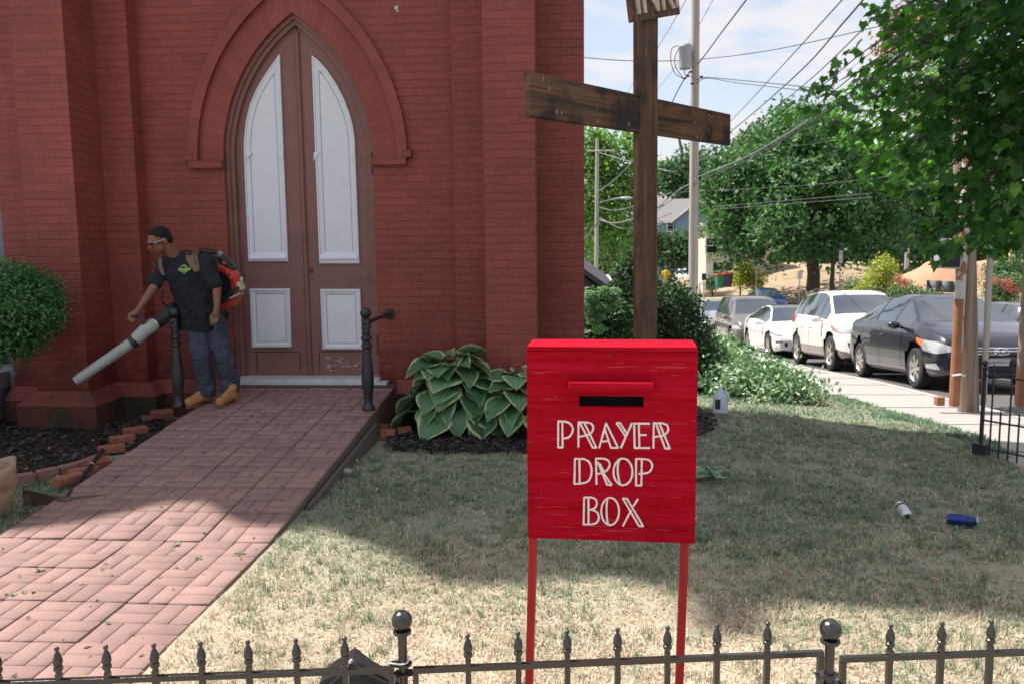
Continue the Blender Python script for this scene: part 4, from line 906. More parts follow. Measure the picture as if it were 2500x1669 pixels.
for px, py, lb in ((935, 1045, 'red brick corner beside the leafy plant, near the dark board'), (985, 1050, 'flat reddish stone under the leaves of the big leafy plant'), (948, 1058, 'broken brick piece lowest beside the ramp edge')):
    q = az(px, py, .05); b = B(); b.box((0, 0, 0), (.13, .1, .09), RZ(px*.01) @ RX(.1), bev=.008); o = link('brick', b.mesh('brick'), 'red_edging'); o.location = (q.x, q.y, .045); setp(o, lb, 'brick', 'broken bricks on the right side of the ramp')
# scalloped edging bricks round the bed
ed = [(12, 1172), (58, 1166), (115, 1154), (165, 1143), (202, 1133), (232, 1122)]
ord_ = ['first edging brick from the left, half hidden by the brown sack', 'second edging brick from the left', 'third edging brick from the left', 'fourth edging brick from the left', 'fifth edging brick from the left', 'last edging brick, touching the loose red bricks']
for i in range(len(ed)):
    a = az(*ed[i], .05); c = az(*ed[min(i+1, len(ed)-1)], .05); c0 = az(*ed[max(i-1, 0)], .05); d = (c-c0); ang = math.atan2(d.y, d.x); ln = d.length/ (2 if 0 < i < len(ed)-1 else 1)*.95
    b = B(); b.box((0, 0, 0), (ln, .07, .10), bev=.012); o = link('edging_brick', b.mesh('edging_brick'), 'pink_edging'); o.location = (a.x, a.y, .035); o.rotation_euler = (.05*math.sin(i*3), 0, ang); setp(o, ord_[i], 'edging brick', 'curved row of edging bricks round the mulch bed')
for px, py, s_, lb in ((150, 1172, .055, 'grey lump of concrete against the mortar end of a red brick'), (845, 1150, .045, 'grey stone chip in the grass right of the ramp'), (865, 1120, .03, 'small pale stone beside the ramp edge'), (322, 1080, .03, 'grey mortar crumb between the ramp and the red bricks')):
    q = az(px, py, .03); b = B(); b.ball((0, 0, 0), s_, 2, (1.2, .7, .7)); me = b.mesh('stone')
    for v in me.vertices: v.co *= 1+.35*mnoise.noise(v.co*30+Vector((px, 0, 0)))
    o = link('stone', me, 'concrete_bit'); o.location = (q.x, q.y, max(.01, gl(q.x, q.y))+s_*.35); setp(o, lb, 'stone')
# mattock lying on the ramp edge
M('tool_steel', (.11, .075, .055), .55, .4, 14, .3, 60, metal=.5, c2=(.2, .19, .19), c2t=(.5, .7), c2scale=7)
M('tool_handle', (.018, .016, .018), .6, .3, 20, .3, 60)
M('tape_white', (.6, .6, .6), .5, .1)
h0 = az(158, 1222, .06); tip = az(263, 1207, .075); bld = az(58, 1213, .07); hend = az(250, 1098, .12)
MT = thing('mattock', 'rusty mattock with dark handle lying across the left edge of the ramp', 'mattock', (h0.x, h0.y, 0))
b = B(); b.tube([h0+Vector((.0, .0, .0)), h0.lerp(tip, .35), h0.lerp(tip, .7), tip], [.024, .018, .014, .005], 8)
bd = (bld-h0).normalized(); up_ = Vector((0, 0, 1)); 
pts = [h0+bd*.02+up_*.022, h0+bd*.07+up_*.026, bld+up_*.055, bld-up_*.050, h0+bd*.08-up_*.032, h0+bd*.02-up_*.02]
n_ = bd.cross(up_).normalized()*.006; nn = len(pts)
b.add([p+n_ for p in pts]+[p-n_ for p in pts], [tuple(range(nn)), tuple(range(nn, 2*nn))[::-1]]+[(i, nn+i, nn+(i+1) % nn, (i+1) % nn) for i in range(nn)])
b.ball(h0, .044, 2, (1.25, .9, .85)); b.obj('head', 'tool_steel', MT, auto=40)
b = B(); b.tube([h0, h0.lerp(hend, .1), h0.lerp(hend, .5), hend], [.024, .017, .015, .018], 12); b.obj('handle', 'tool_handle', MT, auto=50)
b = B(); p = h0.lerp(hend, .68); d = (hend-h0).normalized(); b.tube([p-d*.006, p+d*.006], .0175, 12); b.obj('tape_band', 'tape_white', MT)
# brown work sack at the left edge
M('sack', (.30, .20, .145), .9, .3, 5, .5, 30, c2=(.17, .10, .07), c2t=(.45, .65), c2scale=4)
M('sack_in', (.035, .025, .02), .9, .3)
sc_ = az(-10, 1275, 0); q = Vector((-3.74, 5.0, 0)); 
SK = thing('work_sack', 'brown canvas work sack with open stiff rim standing at the left edge of the lawn', 'sack', q)
V = []; F = []; n = 40; prof = [(.07, 0), (.11, .05), (.155, .14), (.19, .22), (.20, .29), (.205, .325), (.19, .33), (.18, .30), (.15, .18), (.1, .08)]
for i, (r, z) in enumerate(prof):
    for k in range(n):
        a = 2*PI*k/n; w = 1+.07*math.sin(3*a+z*9)+.05*noise2(a*3, z*12, 1.0, 3)+.03*math.sin(7*a+2); V.append((1.15*r*w*math.cos(a), 1.15*r*w*math.sin(a)*.8, 1.05*z*(1+.10*math.cos(a-.3)+.05*math.sin(2*a))))
for i in range(len(prof)-1):
    for k in range(n): F.append((i*n+k, i*n+(k+1) % n, (i+1)*n+(k+1) % n, (i+1)*n+k))
np_mesh('body', V, F, 'sack', SK, smooth=True, wp=False)
b = B(); b.lathe([(.006, 0), (.011, .001), (.011, .004), (.006, .005)], 12, (.222, -.05, .32), RY(PI/2)); b.obj('eyelet', 'wire_white', SK, wp=False)
# black bag just behind the fence
M('black_bag', (.012, .012, .013), .38, .3, 12, .25, 40)
q = az(880, 1640, .42); BG = thing('black_bag', 'black canvas bag slumped behind the fence left of the ball topped post', 'bag', (q.x, q.y, 0), .12)
bm = bmesh.new(); bmesh.ops.create_cube(bm, size=1); bmesh.ops.subdivide_edges(bm, edges=bm.edges[:], cuts=14, use_grid_fill=True)
for v in bm.verts:
    x, y, z = v.co; zz = z+.5; tent = max(0, 1-abs(x+.08)*2.0); wx = 1-.30*zz; x2 = x*.34*wx; y2 = y*.20*(1-.65*zz**1.5)
    z2 = zz*(.40+.085*tent**1.1) ; fold = .010*math.sin(zz*16+x*5)*(abs(y) > .45)
    v.co = (x2+.006*noise2(x*4, zz*4, 1, 2), y2+fold*(1 if y > 0 else -1)+.012*noise2(x*3, zz*3, 1, 7), z2)
me = bpy.data.meshes.new('body'); bm.to_mesh(me); bm.free(); link('body', me, 'black_bag', BG, True)
b = B(); b.tube(smooth([(-.10, -.05, .40), (-.05, -.06, .44), (-.02, -.05, .475), (.03, -.055, .44), (.09, -.05, .405)], 5), .006, 8); b.obj('rim_piping', 'black_bag', BG, wp=False, smooth=True)
BG.location.z = -.0
# plastic jug
M('jug_plastic', (.62, .66, .72), .35, .05, 5, spec=.5, trans=.35)
M('jug_label', (.02, .025, .04), .5, .3, 40)
q = az(1758, 1017, -.09); gz = gl(q.x, q.y); JG = thing('plastic_jug', 'translucent plastic gallon jug with dark label standing on the grass behind the box', 'jug', (q.x, q.y, gz+.01), -.2)
def sqloft(prof, n=28, p=5):
    V = []; F = []
    for (r, z, pw) in prof:
        for k in range(n): a = 2*PI*k/n; c, s2 = math.cos(a), math.sin(a); q = (abs(c)**pw+abs(s2)**pw)**(-1/pw); V.append((r*q*c, r*q*s2, z))
    for i in range(len(prof)-1):
        for k in range(n): F.append((i*n+k, i*n+(k+1) % n, (i+1)*n+(k+1) % n, (i+1)*n+k))
    F.append(tuple(range(n))[::-1]); F.append(tuple((len(prof)-1)*n+k for k in range(n))); return V, F
V, F = sqloft([(.06, 0, 5), (.074, .004, 5), (.076, .02, 5), (.076, .10, 5), (.073, .15, 4), (.06, .19, 3), (.04, .215, 2.4), (.022, .235, 2), (.019, .25, 2)])
b = B(); b.add(V, F); b.obj('body', 'jug_plastic', JG, wp=False, auto=50)
b = B(); b.lathe([(.021, .245), (.021, .262), (.018, .264)], 16); b.obj('cap', 'white_paint', JG, wp=False)
b = B(); b.box((-.022, -.0768, .095), (.052, .002, .10)); b.obj('label', 'jug_label', JG, wp=False)
b = B(); b.tube(smooth([(.035, -.03, .215), (.066, -.055, .21), (.08, -.065, .17), (.074, -.06, .13)], 5), .011, 8); b.obj('handle', 'jug_plastic', JG, wp=False, smooth=True)
# drink cans
M('can_alu', (.6, .6, .62), .25, .05, metal=.9); M('can_white', (.55, .58, .60), .3, .1, 60, metal=.4); M('can_blue', (.015, .04, .20), .25, .2, 30, metal=.5); M('can_dark', (.02, .03, .035), .3, .1, 30)
def can(q, ang, tilt, label, body, grp, r=.033, h=.12, band='can_dark'):
    t = thing('drink_can', label, 'can', q, ang, grp); t.rotation_euler = (0, PI/2+tilt, ang)
    b = B(); b.lathe([(r*.82, 0), (r*.97, .006), (r, .012), (r, h-.016), (r*.85, h-.003), (r*.82, h)], 22, (0, 0, -h/2)); b.obj('body', body, t, wp=False, auto=40)
    b = B(); b.lathe([(r*.80, 0), (r*.86, .003), (r*.84, .006)], 22, (0, 0, h/2-.003)); b.lathe([(r*.7, -.002), (r*.78, .0)], 22, (0, 0, -h/2)); b.obj('rim', 'can_alu', t, wp=False)
    b = B(); b.lathe([(r+.0006, h*.22), (r+.0006, h*.34)], 22); b.obj('band', band, t, wp=False, smooth=True)
    return t
q = az(2205, 1245, .03); t1 = can((q.x, q.y, gl(q.x, q.y)+.045), math.radians(98), -.4, 'white drink can with dark round emblem lying end-on in the grass', 'can_white', 'empty drink cans on the lawn', h=.11)
b = B(); b.lathe([(.016, -.0575), (.016, -.0565)], 16); b.obj('emblem', 'can_dark', t1, wp=False)
q = az(2347, 1267, .03); can((q.x, q.y, gl(q.x, q.y)+.04), math.radians(-14), .0, 'tall blue drink can lying on its side in the grass', 'can_blue', 'empty drink cans on the lawn', h=.16)
# ============================================================ PLANTS
def leafmat(name, dark, mid, light, rough=.55, tr=.3, spec=.4):
    m, t, b, o = newmat(name); a = N(t, 'ShaderNodeAttribute', attribute_name='rnd'); r = N(t, 'ShaderNodeValToRGB'); E_ = r.color_ramp.elements
    E_[0].color = (*dark, 1); E_[1].color = (*light, 1); q = E_.new(.5); q.color = (*mid, 1); t.links.new(a.outputs['Fac'], r.inputs[0]); t.links.new(r.outputs[0], b.inputs['Base Color'])
    b.inputs['Roughness'].default_value = rough; b.inputs['Specular IOR Level'].default_value = spec
    tr_ = N(t, 'ShaderNodeBsdfTranslucent'); g = N(t, 'ShaderNodeMix', data_type='RGBA', blend_type='MULTIPLY'); g.inputs[0].default_value = 1; t.links.new(r.outputs[0], g.inputs[6]); g.inputs[7].default_value = (1.25, 1.9, .6, 1); t.links.new(g.outputs[2], tr_.inputs[0])
    ms = N(t, 'ShaderNodeMixShader'); ms.inputs[0].default_value = tr; t.links.new(b.outputs[0], ms.inputs[1]); t.links.new(tr_.outputs[0], ms.inputs[2]); t.links.new(ms.outputs[0], o.inputs[0]); return m
leafmat('lf_yew', (.020, .065, .022), (.060, .165, .060), (.14, .29, .11), .5, .15)
leafmat('lf_arbor', (.010, .03, .012), (.025, .065, .022), (.06, .12, .035), .6, .15)
leafmat('lf_hyd', (.09, .18, .09), (.20, .31, .20), (.40, .50, .37), .6, .35)
leafmat('lf_maple', (.024, .072, .020), (.055, .15, .034), (.16, .30, .06), .38, .5, .5)
leafmat('lf_tree', (.024, .068, .028), (.060, .135, .055), (.14, .235, .105), .6, .3)
leafmat('lf_tree_dark', (.028, .065, .034), (.06, .12, .055), (.11, .18, .08), .6, .25)
leafmat('lf_tree_yellow', (.045, .11, .03), (.13, .23, .06), (.27, .37, .11), .6, .35)
leafmat('lf_gold', (.16, .19, .03), (.34, .33, .06), (.50, .46, .10), .7, .25)
leafmat('lf_rose', (.05, .10, .04), (.12, .19, .10), (.24, .30, .19), .6, .25)
leafmat('lf_pink', (.45, .08, .10), (.60, .14, .17), (.70, .30, .28), .6, .3)
leafmat('lf_cut', (.07, .15, .07), (.20, .31, .18), (.55, .63, .50), .45, .15)
leafmat('lf_brown', (.12, .05, .02), (.24, .10, .04), (.36, .17, .08), .7, .2)
M('bark', (.10, .08, .06), .9, .35, 12, .8, 30, stretch=(4, 4, 1))
M('bark_dark', (.05, .04, .032), .9, .3, 12, .8, 30)
M('stem_green', (.10, .16, .06), .6, .2, 20)
M('stem_tan', (.32, .24, .14), .7, .2, 20)
def foliage(blobs, n, size, rng=None, shell=.55, flat=0.0, aspect=.55, drop=0.0, gap=0.0, gscale=1.0, light=.5, sat=.22, clump=0, fuzz=.10):
    """small leaf quads scattered through ellipsoid lobes [(c, (rx,ry,rz))]; brighter leaves in clumps; returns V,F,rnd"""
    rng = rng or RNG; vol = np.array([b_[1][0]*b_[1][1]*b_[1][2] for b_ in blobs])**(2/3); cnt = rng.multinomial(n, vol/vol.sum())
    P = []; Nn = []
    for (c, r), k in zip(blobs, cnt):
        d = rng.normal(size=(k, 3)); d /= np.linalg.norm(d, axis=1)[:, None]; rad = shell+(1-shell)*rng.uniform(0, 1, k)**.6; rad *= 1+fuzz*rng.normal(size=k)
        P.append(np.array(c)+d*np.array(r)*rad[:, None]); Nn.append(d)
    P = np.concatenate(P); Nn = np.concatenate(Nn)
    if gap:
        g = np.array([mnoise.noise(Vector(p)*gscale) for p in P]); k = g > (-1+gap*2)*.5; P = P[k]; Nn = Nn[k]
    if clump:   # pull the leaves towards twig tips so that the surface breaks into tufts
        K = max(8, len(P)//clump); cen = P[rng.integers(0, len(P), K)]; idx = rng.integers(0, K, len(P))
        # nearest of 6 random centres
        best = None
        for _ in range(10):
            idx = rng.integers(0, K, len(P)); dd = ((P-cen[idx])**2).sum(1)
            if best is None: best = dd; bi = idx.copy()
            else: mk = dd < best; best[mk] = dd[mk]; bi[mk] = idx[mk]
        P = cen[bi]+rng.normal(size=P.shape)*size*2.2 if clump > 0 else P
    n = len(P); r1 = rng.normal(size=(n, 3)); nn = Nn*.7+r1*.8+np.array([0, 0, .35+flat]); nn /= np.linalg.norm(nn, axis=1)[:, None]
    u = np.cross(nn, rng.normal(size=(n, 3))); u /= np.linalg.norm(u, axis=1)[:, None]; v = np.cross(nn, u); s_ = size*rng.uniform(.6, 1.35, n)[:, None]
    V = np.stack([P-u*s_, P-v*s_*aspect+nn*s_*.12, P+u*s_, P+v*s_*aspect+nn*s_*.12], 1).reshape(-1, 3)
    k = np.arange(n)*4; F = np.stack([k, k+1, k+2, k+3], 1)
    cl = np.array([mnoise.noise(Vector(p)*gscale*1.7) for p in P]) if n < 60000 else 0
    g = np.clip(light+cl*.35+rng.normal(0, sat, n), 0, 1); return V, F, np.repeat(g, 4)
def limb(b, p0, p1, r0, r1, n=6, wig=.06, rs=random):
    p0, p1 = Vector(p0), Vector(p1); L_ = (p1-p0).length; pts = []
    for i in range(n+1):
        t = i/n; p = p0.lerp(p1, t)
        if 0 < i < n: p += Vector((rs.gauss(0, 1), rs.gauss(0, 1), rs.gauss(0, .5)))*L_*wig*.5
        pts.append(p)
    b.tube(pts, [r0+(r1-r0)*i/n for i in range(n+1)], 8); return pts
def blobs_from(base, h, w, n, rs, dpt=None, zlo=.3, jit=.3):
    """lobes filling a crown of height h and half width w above point base"""
    out = []; dpt = dpt or w
    for i in range(n):
        t = (i+.5)/n; z = zlo+(1-zlo)*t; pr2 = math.sin(PI*min(1, (t*.85+.15)))**.7; a = i*2.4+rs.uniform(-.4, .4); rr = pr2*rs.uniform(.25, .75)
        s_ = rs.uniform(.28, .45)
        out.append(((base[0]+w*rr*math.cos(a), base[1]+dpt*rr*math.sin(a), base[2]+h*z), (w*s_*1.2, dpt*s_*1.2, h*s_*.55)))
    return out
def tree(name, label, base, h, w, n, size, mat, seed=1, trunk_r=.3, lobes=16, zlo=.35, group=None, lean=0, gap=.25, blobs=None, clump=26, bark='bark'):
    rs = random.Random(seed); rg = np.random.default_rng(seed); base = Vector(base)
    t = thing(name, label, 'tree', base, 0, group); bl_ = blobs or blobs_from(base, h, w, lobes, rs, zlo=zlo)
    b = B(); top = base+Vector((lean, 0, h*.62)); pts = limb(b, base-Vector((0, 0, .3)), top, trunk_r*1.25, trunk_r*.35, 7, .03, rs)
    for (c, r) in bl_[::2]:
        q = pts[min(6, max(3, int(7*(c[2]-base.z)/h*.8)))]; limb(b, q, c, trunk_r*.35, trunk_r*.06, 5, .12, rs)
    b.obj('trunk', bark, t, auto=60)
    V, F, g = foliage(bl_, n, size, rg, gap=gap, gscale=2.2/w, clump=clump); np_mesh('crown', V, F, mat, t, rnd=g); return t

# ---- variegated broad leaf plant (hosta) right of the ramp
m, t, b, o = newmat('hosta_leaf'); at_ = N(t, 'ShaderNodeAttribute', attribute_name='edge'); a2 = N(t, 'ShaderNodeAttribute', attribute_name='rnd'); a3 = N(t, 'ShaderNodeAttribute', attribute_name='rib')
nz_ = N(t, 'ShaderNodeTexNoise', i_Scale=26.0, i_Detail=3.0, i_Roughness=.7); tcx = N(t, 'ShaderNodeTexCoord'); t.links.new(tcx.outputs['Object'], nz_.inputs['Vector'])
ma = N(t, 'ShaderNodeMath', operation='MULTIPLY_ADD'); t.links.new(nz_.outputs['Fac'], ma.inputs[0]); ma.inputs[1].default_value = .75; t.links.new(at_.outputs['Fac'], ma.inputs[2])
rg_ = N(t, 'ShaderNodeMapRange', interpolation_type='SMOOTHSTEP'); t.links.new(ma.outputs[0], rg_.inputs[0]); rg_.inputs[1].default_value = .98; rg_.inputs[2].default_value = 1.12
g1 = N(t, 'ShaderNodeRGB'); g1.outputs[0].default_value = (.085, .185, .088, 1); gcol = mulcol(t, mulcol(t, g1.outputs[0], a2.outputs['Fac'], .6, 1.5), a3.outputs['Fac'], .78, 1.2)
cr_ = N(t, 'ShaderNodeRGB'); cr_.outputs[0].default_value = (.44, .52, .28, 1)
mm = N(t, 'ShaderNodeMix', data_type='RGBA'); t.links.new(rg_.outputs[0], mm.inputs[0]); t.links.new(gcol, mm.inputs[6]); t.links.new(cr_.outputs[0], mm.inputs[7]); t.links.new(mm.outputs[2], b.inputs['Base Color']); b.inputs['Roughness'].default_value = .48
tr_ = N(t, 'ShaderNodeBsdfTranslucent'); t.links.new(mm.outputs[2], tr_.inputs[0]); ms = N(t, 'ShaderNodeMixShader'); ms.inputs[0].default_value = .2; t.links.new(b.outputs[0], ms.inputs[1]); t.links.new(tr_.outputs[0], ms.inputs[2]); t.links.new(ms.outputs[0], o.inputs[0])
HV = []; HF = []; HE = []; HR = []; HB = []
def hosta_leaf(base, az_, pitch, L_, roll, droop, rs, wf=.60):
    nu, nv = 13, 12; R3 = RZ(az_) @ RY(-pitch) @ RX(roll); k = len(HV); rnd = rs.random(); ph = rs.uniform(0, 6); cup = rs.uniform(.08, .28); wv = rs.uniform(.01, .035)
    for i in range(nu+1):
        u = i/nu; w = wf*L_*(math.sin(PI*min(1, u**.62))**.85)*(1-.12*u) if 0 < u < 1 else 0
        if i == 0: w = wf*L_*.42
        for j in range(nv+1):
            v = -1+2*j/nv; back = (-.20*L_*abs(v)**1.2*(1-u)**3.0)
            x = u*L_+back; y = w*v; z = -droop*L_*u**2.1 + cup*w*abs(v)**1.3 - .05*L_*abs(v)**3*math.sin(ph) + wv*L_*math.sin(v*5+u*9+ph)*abs(v)**2
            rib = .5+.5*math.cos(v*PI*6.5); z += .0035*rib*(1-u)*2
            HV.append(Vector(base)+R3 @ Vector((x, y, z))); HE.append(max(abs(v)**1.6*.92, (u-.62)*2.0*.8, (abs(abs(v)-.12) < .1)*(.50+.25*math.sin(ph*7)) if rnd > .62 and u > .2 else 0)); HR.append(rnd); HB.append(rib)
    for i in range(nu):
        for j in range(nv): q = k+i*(nv+1)+j; HF.append((q, q+1, q+nv+2, q+nv+1))
def hosta(name, label, c, rx, ry, h, n, seed, L_=(.22, .31)):
    global HV, HF, HE, HR, HB
    HV = []; HF = []; HE = []; HR = []; HB = []; rs = random.Random(seed); t = thing(name, label, 'plant', c); stems = B()
    for k in range(n):
        tt = (k+.5)/n; el = 1-tt; a = k*2.39996+rs.uniform(-.25, .25)
        z = h*(1-.78*tt**1.15)*rs.uniform(.92, 1.05); r = (.10+.66*tt**.62)*rs.uniform(.85, 1.1)
        base = Vector(c)+Vector((math.cos(a)*rx*r, math.sin(a)*ry*r, z)); ln = rs.uniform(*L_)*(1.05-.15*el)
        pit = math.radians(12-50*tt+rs.uniform(-12, 12)); hosta_leaf(base, a+rs.uniform(-.5, .5), pit, ln, rs.uniform(-.35, .35), rs.uniform(.25, .55), rs)
        g = Vector(c)+Vector((math.cos(a)*.06, math.sin(a)*.06, 0)); stems.tube(smooth([tuple(g), tuple(g.lerp(base, .5)+Vector((0, 0, .09))), tuple(base)], 4), .005, 6)
    np_mesh('foliage', HV, HF, 'hosta_leaf', t, rnd=HR, smooth=True, extra=[('edge', HE), ('rib', HB)]); stems.obj('stems', 'stem_green', t)
    return t
hosta('hosta_plant', 'big mound of green and cream edged broad leaves right of the church door', (-1.12, 7.52, .02), .52, .34, .68, 66, 5, (.20, .31))
hosta('hosta_plant', 'smaller green and cream leaved plant half hidden behind the left edge of the red box', (-.52, 7.42, .02), .40, .30, .54, 36, 8, (.18, .27))
# cut leaves dropped on the lawn
HV = []; HF = []; HE = []; HR = []; HB = []; rs = random.Random(2); q = az(1728, 1168, .02); t = thing('cut_leaves', 'bunch of limp green and cream leaves dropped on the lawn right of the red box', 'leaves', (q.x, q.y, 0))
for k, (dx_, dy_, a) in enumerate(((-.10, .02, .2), (-.05, .0, -.4), (.03, .03, .5), (-.12, -.03, 2.6), (0, -.04, -1.2))): hosta_leaf((q.x+dx_, q.y+dy_, .05+.01*k), a, .25, .16, rs.uniform(-.6, .6), .35, rs, .34)
np_mesh('leaves', HV, HF, 'hosta_leaf', t, rnd=HR, smooth=True, extra=[('edge', HE), ('rib', HB)])
b = B(); b.tube([(q.x, q.y, .04), (q.x+.12, q.y-.01, .03), (q.x+.26, q.y-.03, .03)], .004, 6); b.obj('stem', 'stem_green', t)

# ---- clipped yew at the left
c = Vector((-5.08, 6.95, 1.20)); t = thing('yew_bush', 'clipped rounded dark green yew bush standing in the left mulch bed', 'bush', (c.x, c.y, 0))
bl_ = [((c.x, c.y, c.z), (.66, .55, .37)), ((c.x+.34, c.y-.05, c.z+.02), (.34, .42, .28)), ((c.x-.1, c.y-.1, c.z+.10), (.55, .45, .30)), ((c.x+.10, c.y-.1, c.z-.27), (.42, .38, .17)), ((c.x-.35, c.y-.15, c.z-.28), (.5, .4, .2))]
V, F, g = foliage(bl_, 46000, .021, np.random.default_rng(3), shell=.90, aspect=.36, gap=.0, gscale=6, clump=30, light=.48, sat=.24, fuzz=.03); np_mesh('foliage', V, F, 'lf_yew', t, rnd=g)
b = B(); rs = random.Random(5)
for k in range(5): limb(b, (c.x-.25+rs.uniform(-.05, .05), c.y+.15, -.02), (c.x-.2+rs.uniform(-.25, .3), c.y+rs.uniform(-.1, .3), c.z+rs.uniform(-.1, .15)), .024, .009, 5, .06, rs)
b.obj('stems', 'bark_dark', t, auto=60)
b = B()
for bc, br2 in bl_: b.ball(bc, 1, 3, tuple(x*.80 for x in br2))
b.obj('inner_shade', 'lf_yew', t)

# ---- evergreens and hydrangea beyond the church corner
def cone_bush(name, label, X, Y, z0, h, r, n, mat, seed, size=.03, cat='bush', lobes=26, cone=.75, clump=20):
    rs = random.Random(seed); t = thing(name, label, cat, (X, Y, z0)); bl_ = []
    for i in range(lobes):
        u = (i+.5)/lobes; a = i*2.4; rr = r*(1-u)**cone*.62; s_ = r*(.42-.25*u)
        bl_.append(((X+rr*math.cos(a), Y+rr*math.sin(a), z0+h*(.06+.88*u)), (s_, s_, s_*1.3)))
    V, F, g = foliage(bl_, n, size, np.random.default_rng(seed), shell=.6, aspect=.4, gscale=3, clump=clump); np_mesh('foliage', V, F, mat, t, rnd=g)
    b = B(); b.lathe([(r*.1, -.1), (r*.62, h*.06), (r*.60, h*.3), (r*.62*(1-.5*min(1, cone)), h*.6), (r*.25*(2-cone), h*.8), (.02, h*.93)], 14, (X, Y, z0)); b.obj('inner_foliage', mat, t, smooth=True)
    b = B(); b.tube([(X, Y, z0-.1), (X, Y, z0+h*.9)], [.05, .01], 8); b.obj('trunk', 'bark_dark', t); return t
q = aY(1536, 840, 11.5); zg = gl(q.x, q.y); hh = aY(1536, 622, 11.5).z-zg; cone_bush('arborvitae', 'tall dark pointed evergreen shrub left of the cross upright', q.x, 11.5, zg, hh, .60, 30000, 'lf_arbor', 11)
q = aY(1640, 840, 11.8); zg = gl(q.x, q.y); hh = aY(1640, 690, 11.8).z-zg; cone_bush('arborvitae', 'broad dark evergreen shrub right of the cross upright', q.x, 11.8, zg, hh, .66, 34000, 'lf_arbor', 12, cone=.35)
q = aY(1478, 840, 10.6); zg = gl(q.x, q.y); t = thing('hydrangea', 'hydrangea with pale green round flower heads beside the church corner', 'shrub', (q.x, 10.6, zg)); rs = random.Random(31)
bl_ = [((q.x+rs.uniform(-.28, .22), 10.6+rs.uniform(-.2, .2), zg+rs.uniform(.25, 1.2)), (.2, .2, .2)) for _ in range(14)]
V, F, g = foliage(bl_, 2600, .05, np.random.default_rng(6), aspect=.5, light=.3); np_mesh('foliage', V, F, 'lf_arbor', t, rnd=g)
for (px, py) in ((1447, 732), (1475, 712), (1490, 727), (1460, 752), (1442, 762), (1482, 750), (1500, 715), (1448, 780), (1465, 772), (1462, 803), (1433, 745), (1500, 742), (1440, 722)):
    c = aY(px, py, 10.05); V, F, g = foliage([(tuple(c), (.075, .075, .062))], 420, .013, np.random.default_rng(px), shell=.75, aspect=.8, light=.6); np_mesh('flower_head', V, F, 'lf_hyd', t, rnd=g)
# ---- heap of cut branches
rs = random.Random(12); t = thing('cuttings_heap', 'heap of freshly cut leafy green branches on the grass along the pavement', 'cut branches', (2.3, 11, gl(2.3, 11)))
bl_ = []
for (px, py, Y, r) in [(1730, 872, 12.6, .34), (1770, 880, 12.4, .36), (1725, 905, 11.9, .36), (1760, 915, 11.7, .36), (1800, 900, 12.0, .34), (1820, 920, 11.4, .32), (1850, 925, 11.3, .30), (1880, 935, 11.1, .27), (1910, 945, 10.9, .25), (1940, 950, 10.8, .22), (1975, 958, 10.7, .18), (2000, 965, 10.6, .13), (1850, 900, 12.2, .26), (1730, 935, 11.2, .3), (1800, 945, 11.0, .24), (1870, 960, 10.6, .16), (1760, 850, 13.0, .22), (1720, 850, 13.0, .3)]:
    c = aY(px, py, Y); g0 = gl(c.x, c.y); c.z = max(g0+r*.42, min(c.z, g0+.62)); bl_.append((tuple(c), (r*1.1, r*1.1, r*.62)))
V, F, g = foliage(bl_, 15000, .042, np.random.default_rng(9), shell=.35, aspect=.42, clump=14, light=.45, sat=.3, gscale=2.5); np_mesh('leaves', V, F, 'lf_cut', t, rnd=g)
b = B()
for k in range(26): c = bl_[k % len(bl_)][0]; limb(b, (c[0]+rs.uniform(-.3, .3), c[1]-rs.uniform(.1, .4), gl(c[0], c[1])+.04), (c[0]+rs.uniform(-.3, .3), c[1]+.2, c[2]+rs.uniform(-.05, .18)), .009, .004, 4, .1, rs)
b.obj('stems', 'stem_tan', t)

# ---- foreground maple: real lobed leaves on drooping sprays
ML = [(0, 0), (.10, .02), (.36, -.18), (.30, -.02), (.52, .02), (.42, .14), (.62, .40), (.44, .38), (.30, .42), (.34, .62), (.20, .60), (.12, .78), (0, 1.02)]
ML = ML + [(-x, y) for x, y in ML[::-1][1:-1]]
def maple_leaves(P, D, rng, size=.075):
    """P (n,3) leaf bases, D (n,3) pointing directions"""
    n = len(P); out = np.array(ML); k = len(out); up = np.tile([0, 0, 1.0], (n, 1))+rng.normal(size=(n, 3))*.45
    D = D/np.linalg.norm(D, axis=1)[:, None]; S_ = np.cross(D, up); S_ /= np.linalg.norm(S_, axis=1)[:, None]; Nn = np.cross(S_, D); sz = size*rng.uniform(.6, 1.25, n)
    V = P[:, None, :]+sz[:, None, None]*(out[None, :, 0, None]*S_[:, None, :]+out[None, :, 1, None]*D[:, None, :] - (.30*out[None, :, 0, None]**2+.12*out[None, :, 1, None]**2)*Nn[:, None, :])
    C = P[:, None, :]+sz[:, None, None]*(.35*D[:, None, :]); V = np.concatenate([V, C], 1).reshape(-1, 3); base = np.arange(n)*(k+1); F = []
    for i in range(k): F.append(np.stack([base+i, base+(i+1) % k, base+k], 1))
    return V, np.concatenate(F), k+1
TB = Vector((6.4, 7.3, gs(7.3)))
t = thing('maple_tree', 'street maple whose leafy dark branches hang into the upper right of the view', 'tree', TB)
b = B(); rs = random.Random(77); rng = np.random.default_rng(77)
trunk = limb(b, TB-Vector((0, 0, .3)), TB+Vector((-.1, .3, 5.2)), .26, .14, 7, .015, rs)
P = []; Dd = []; 
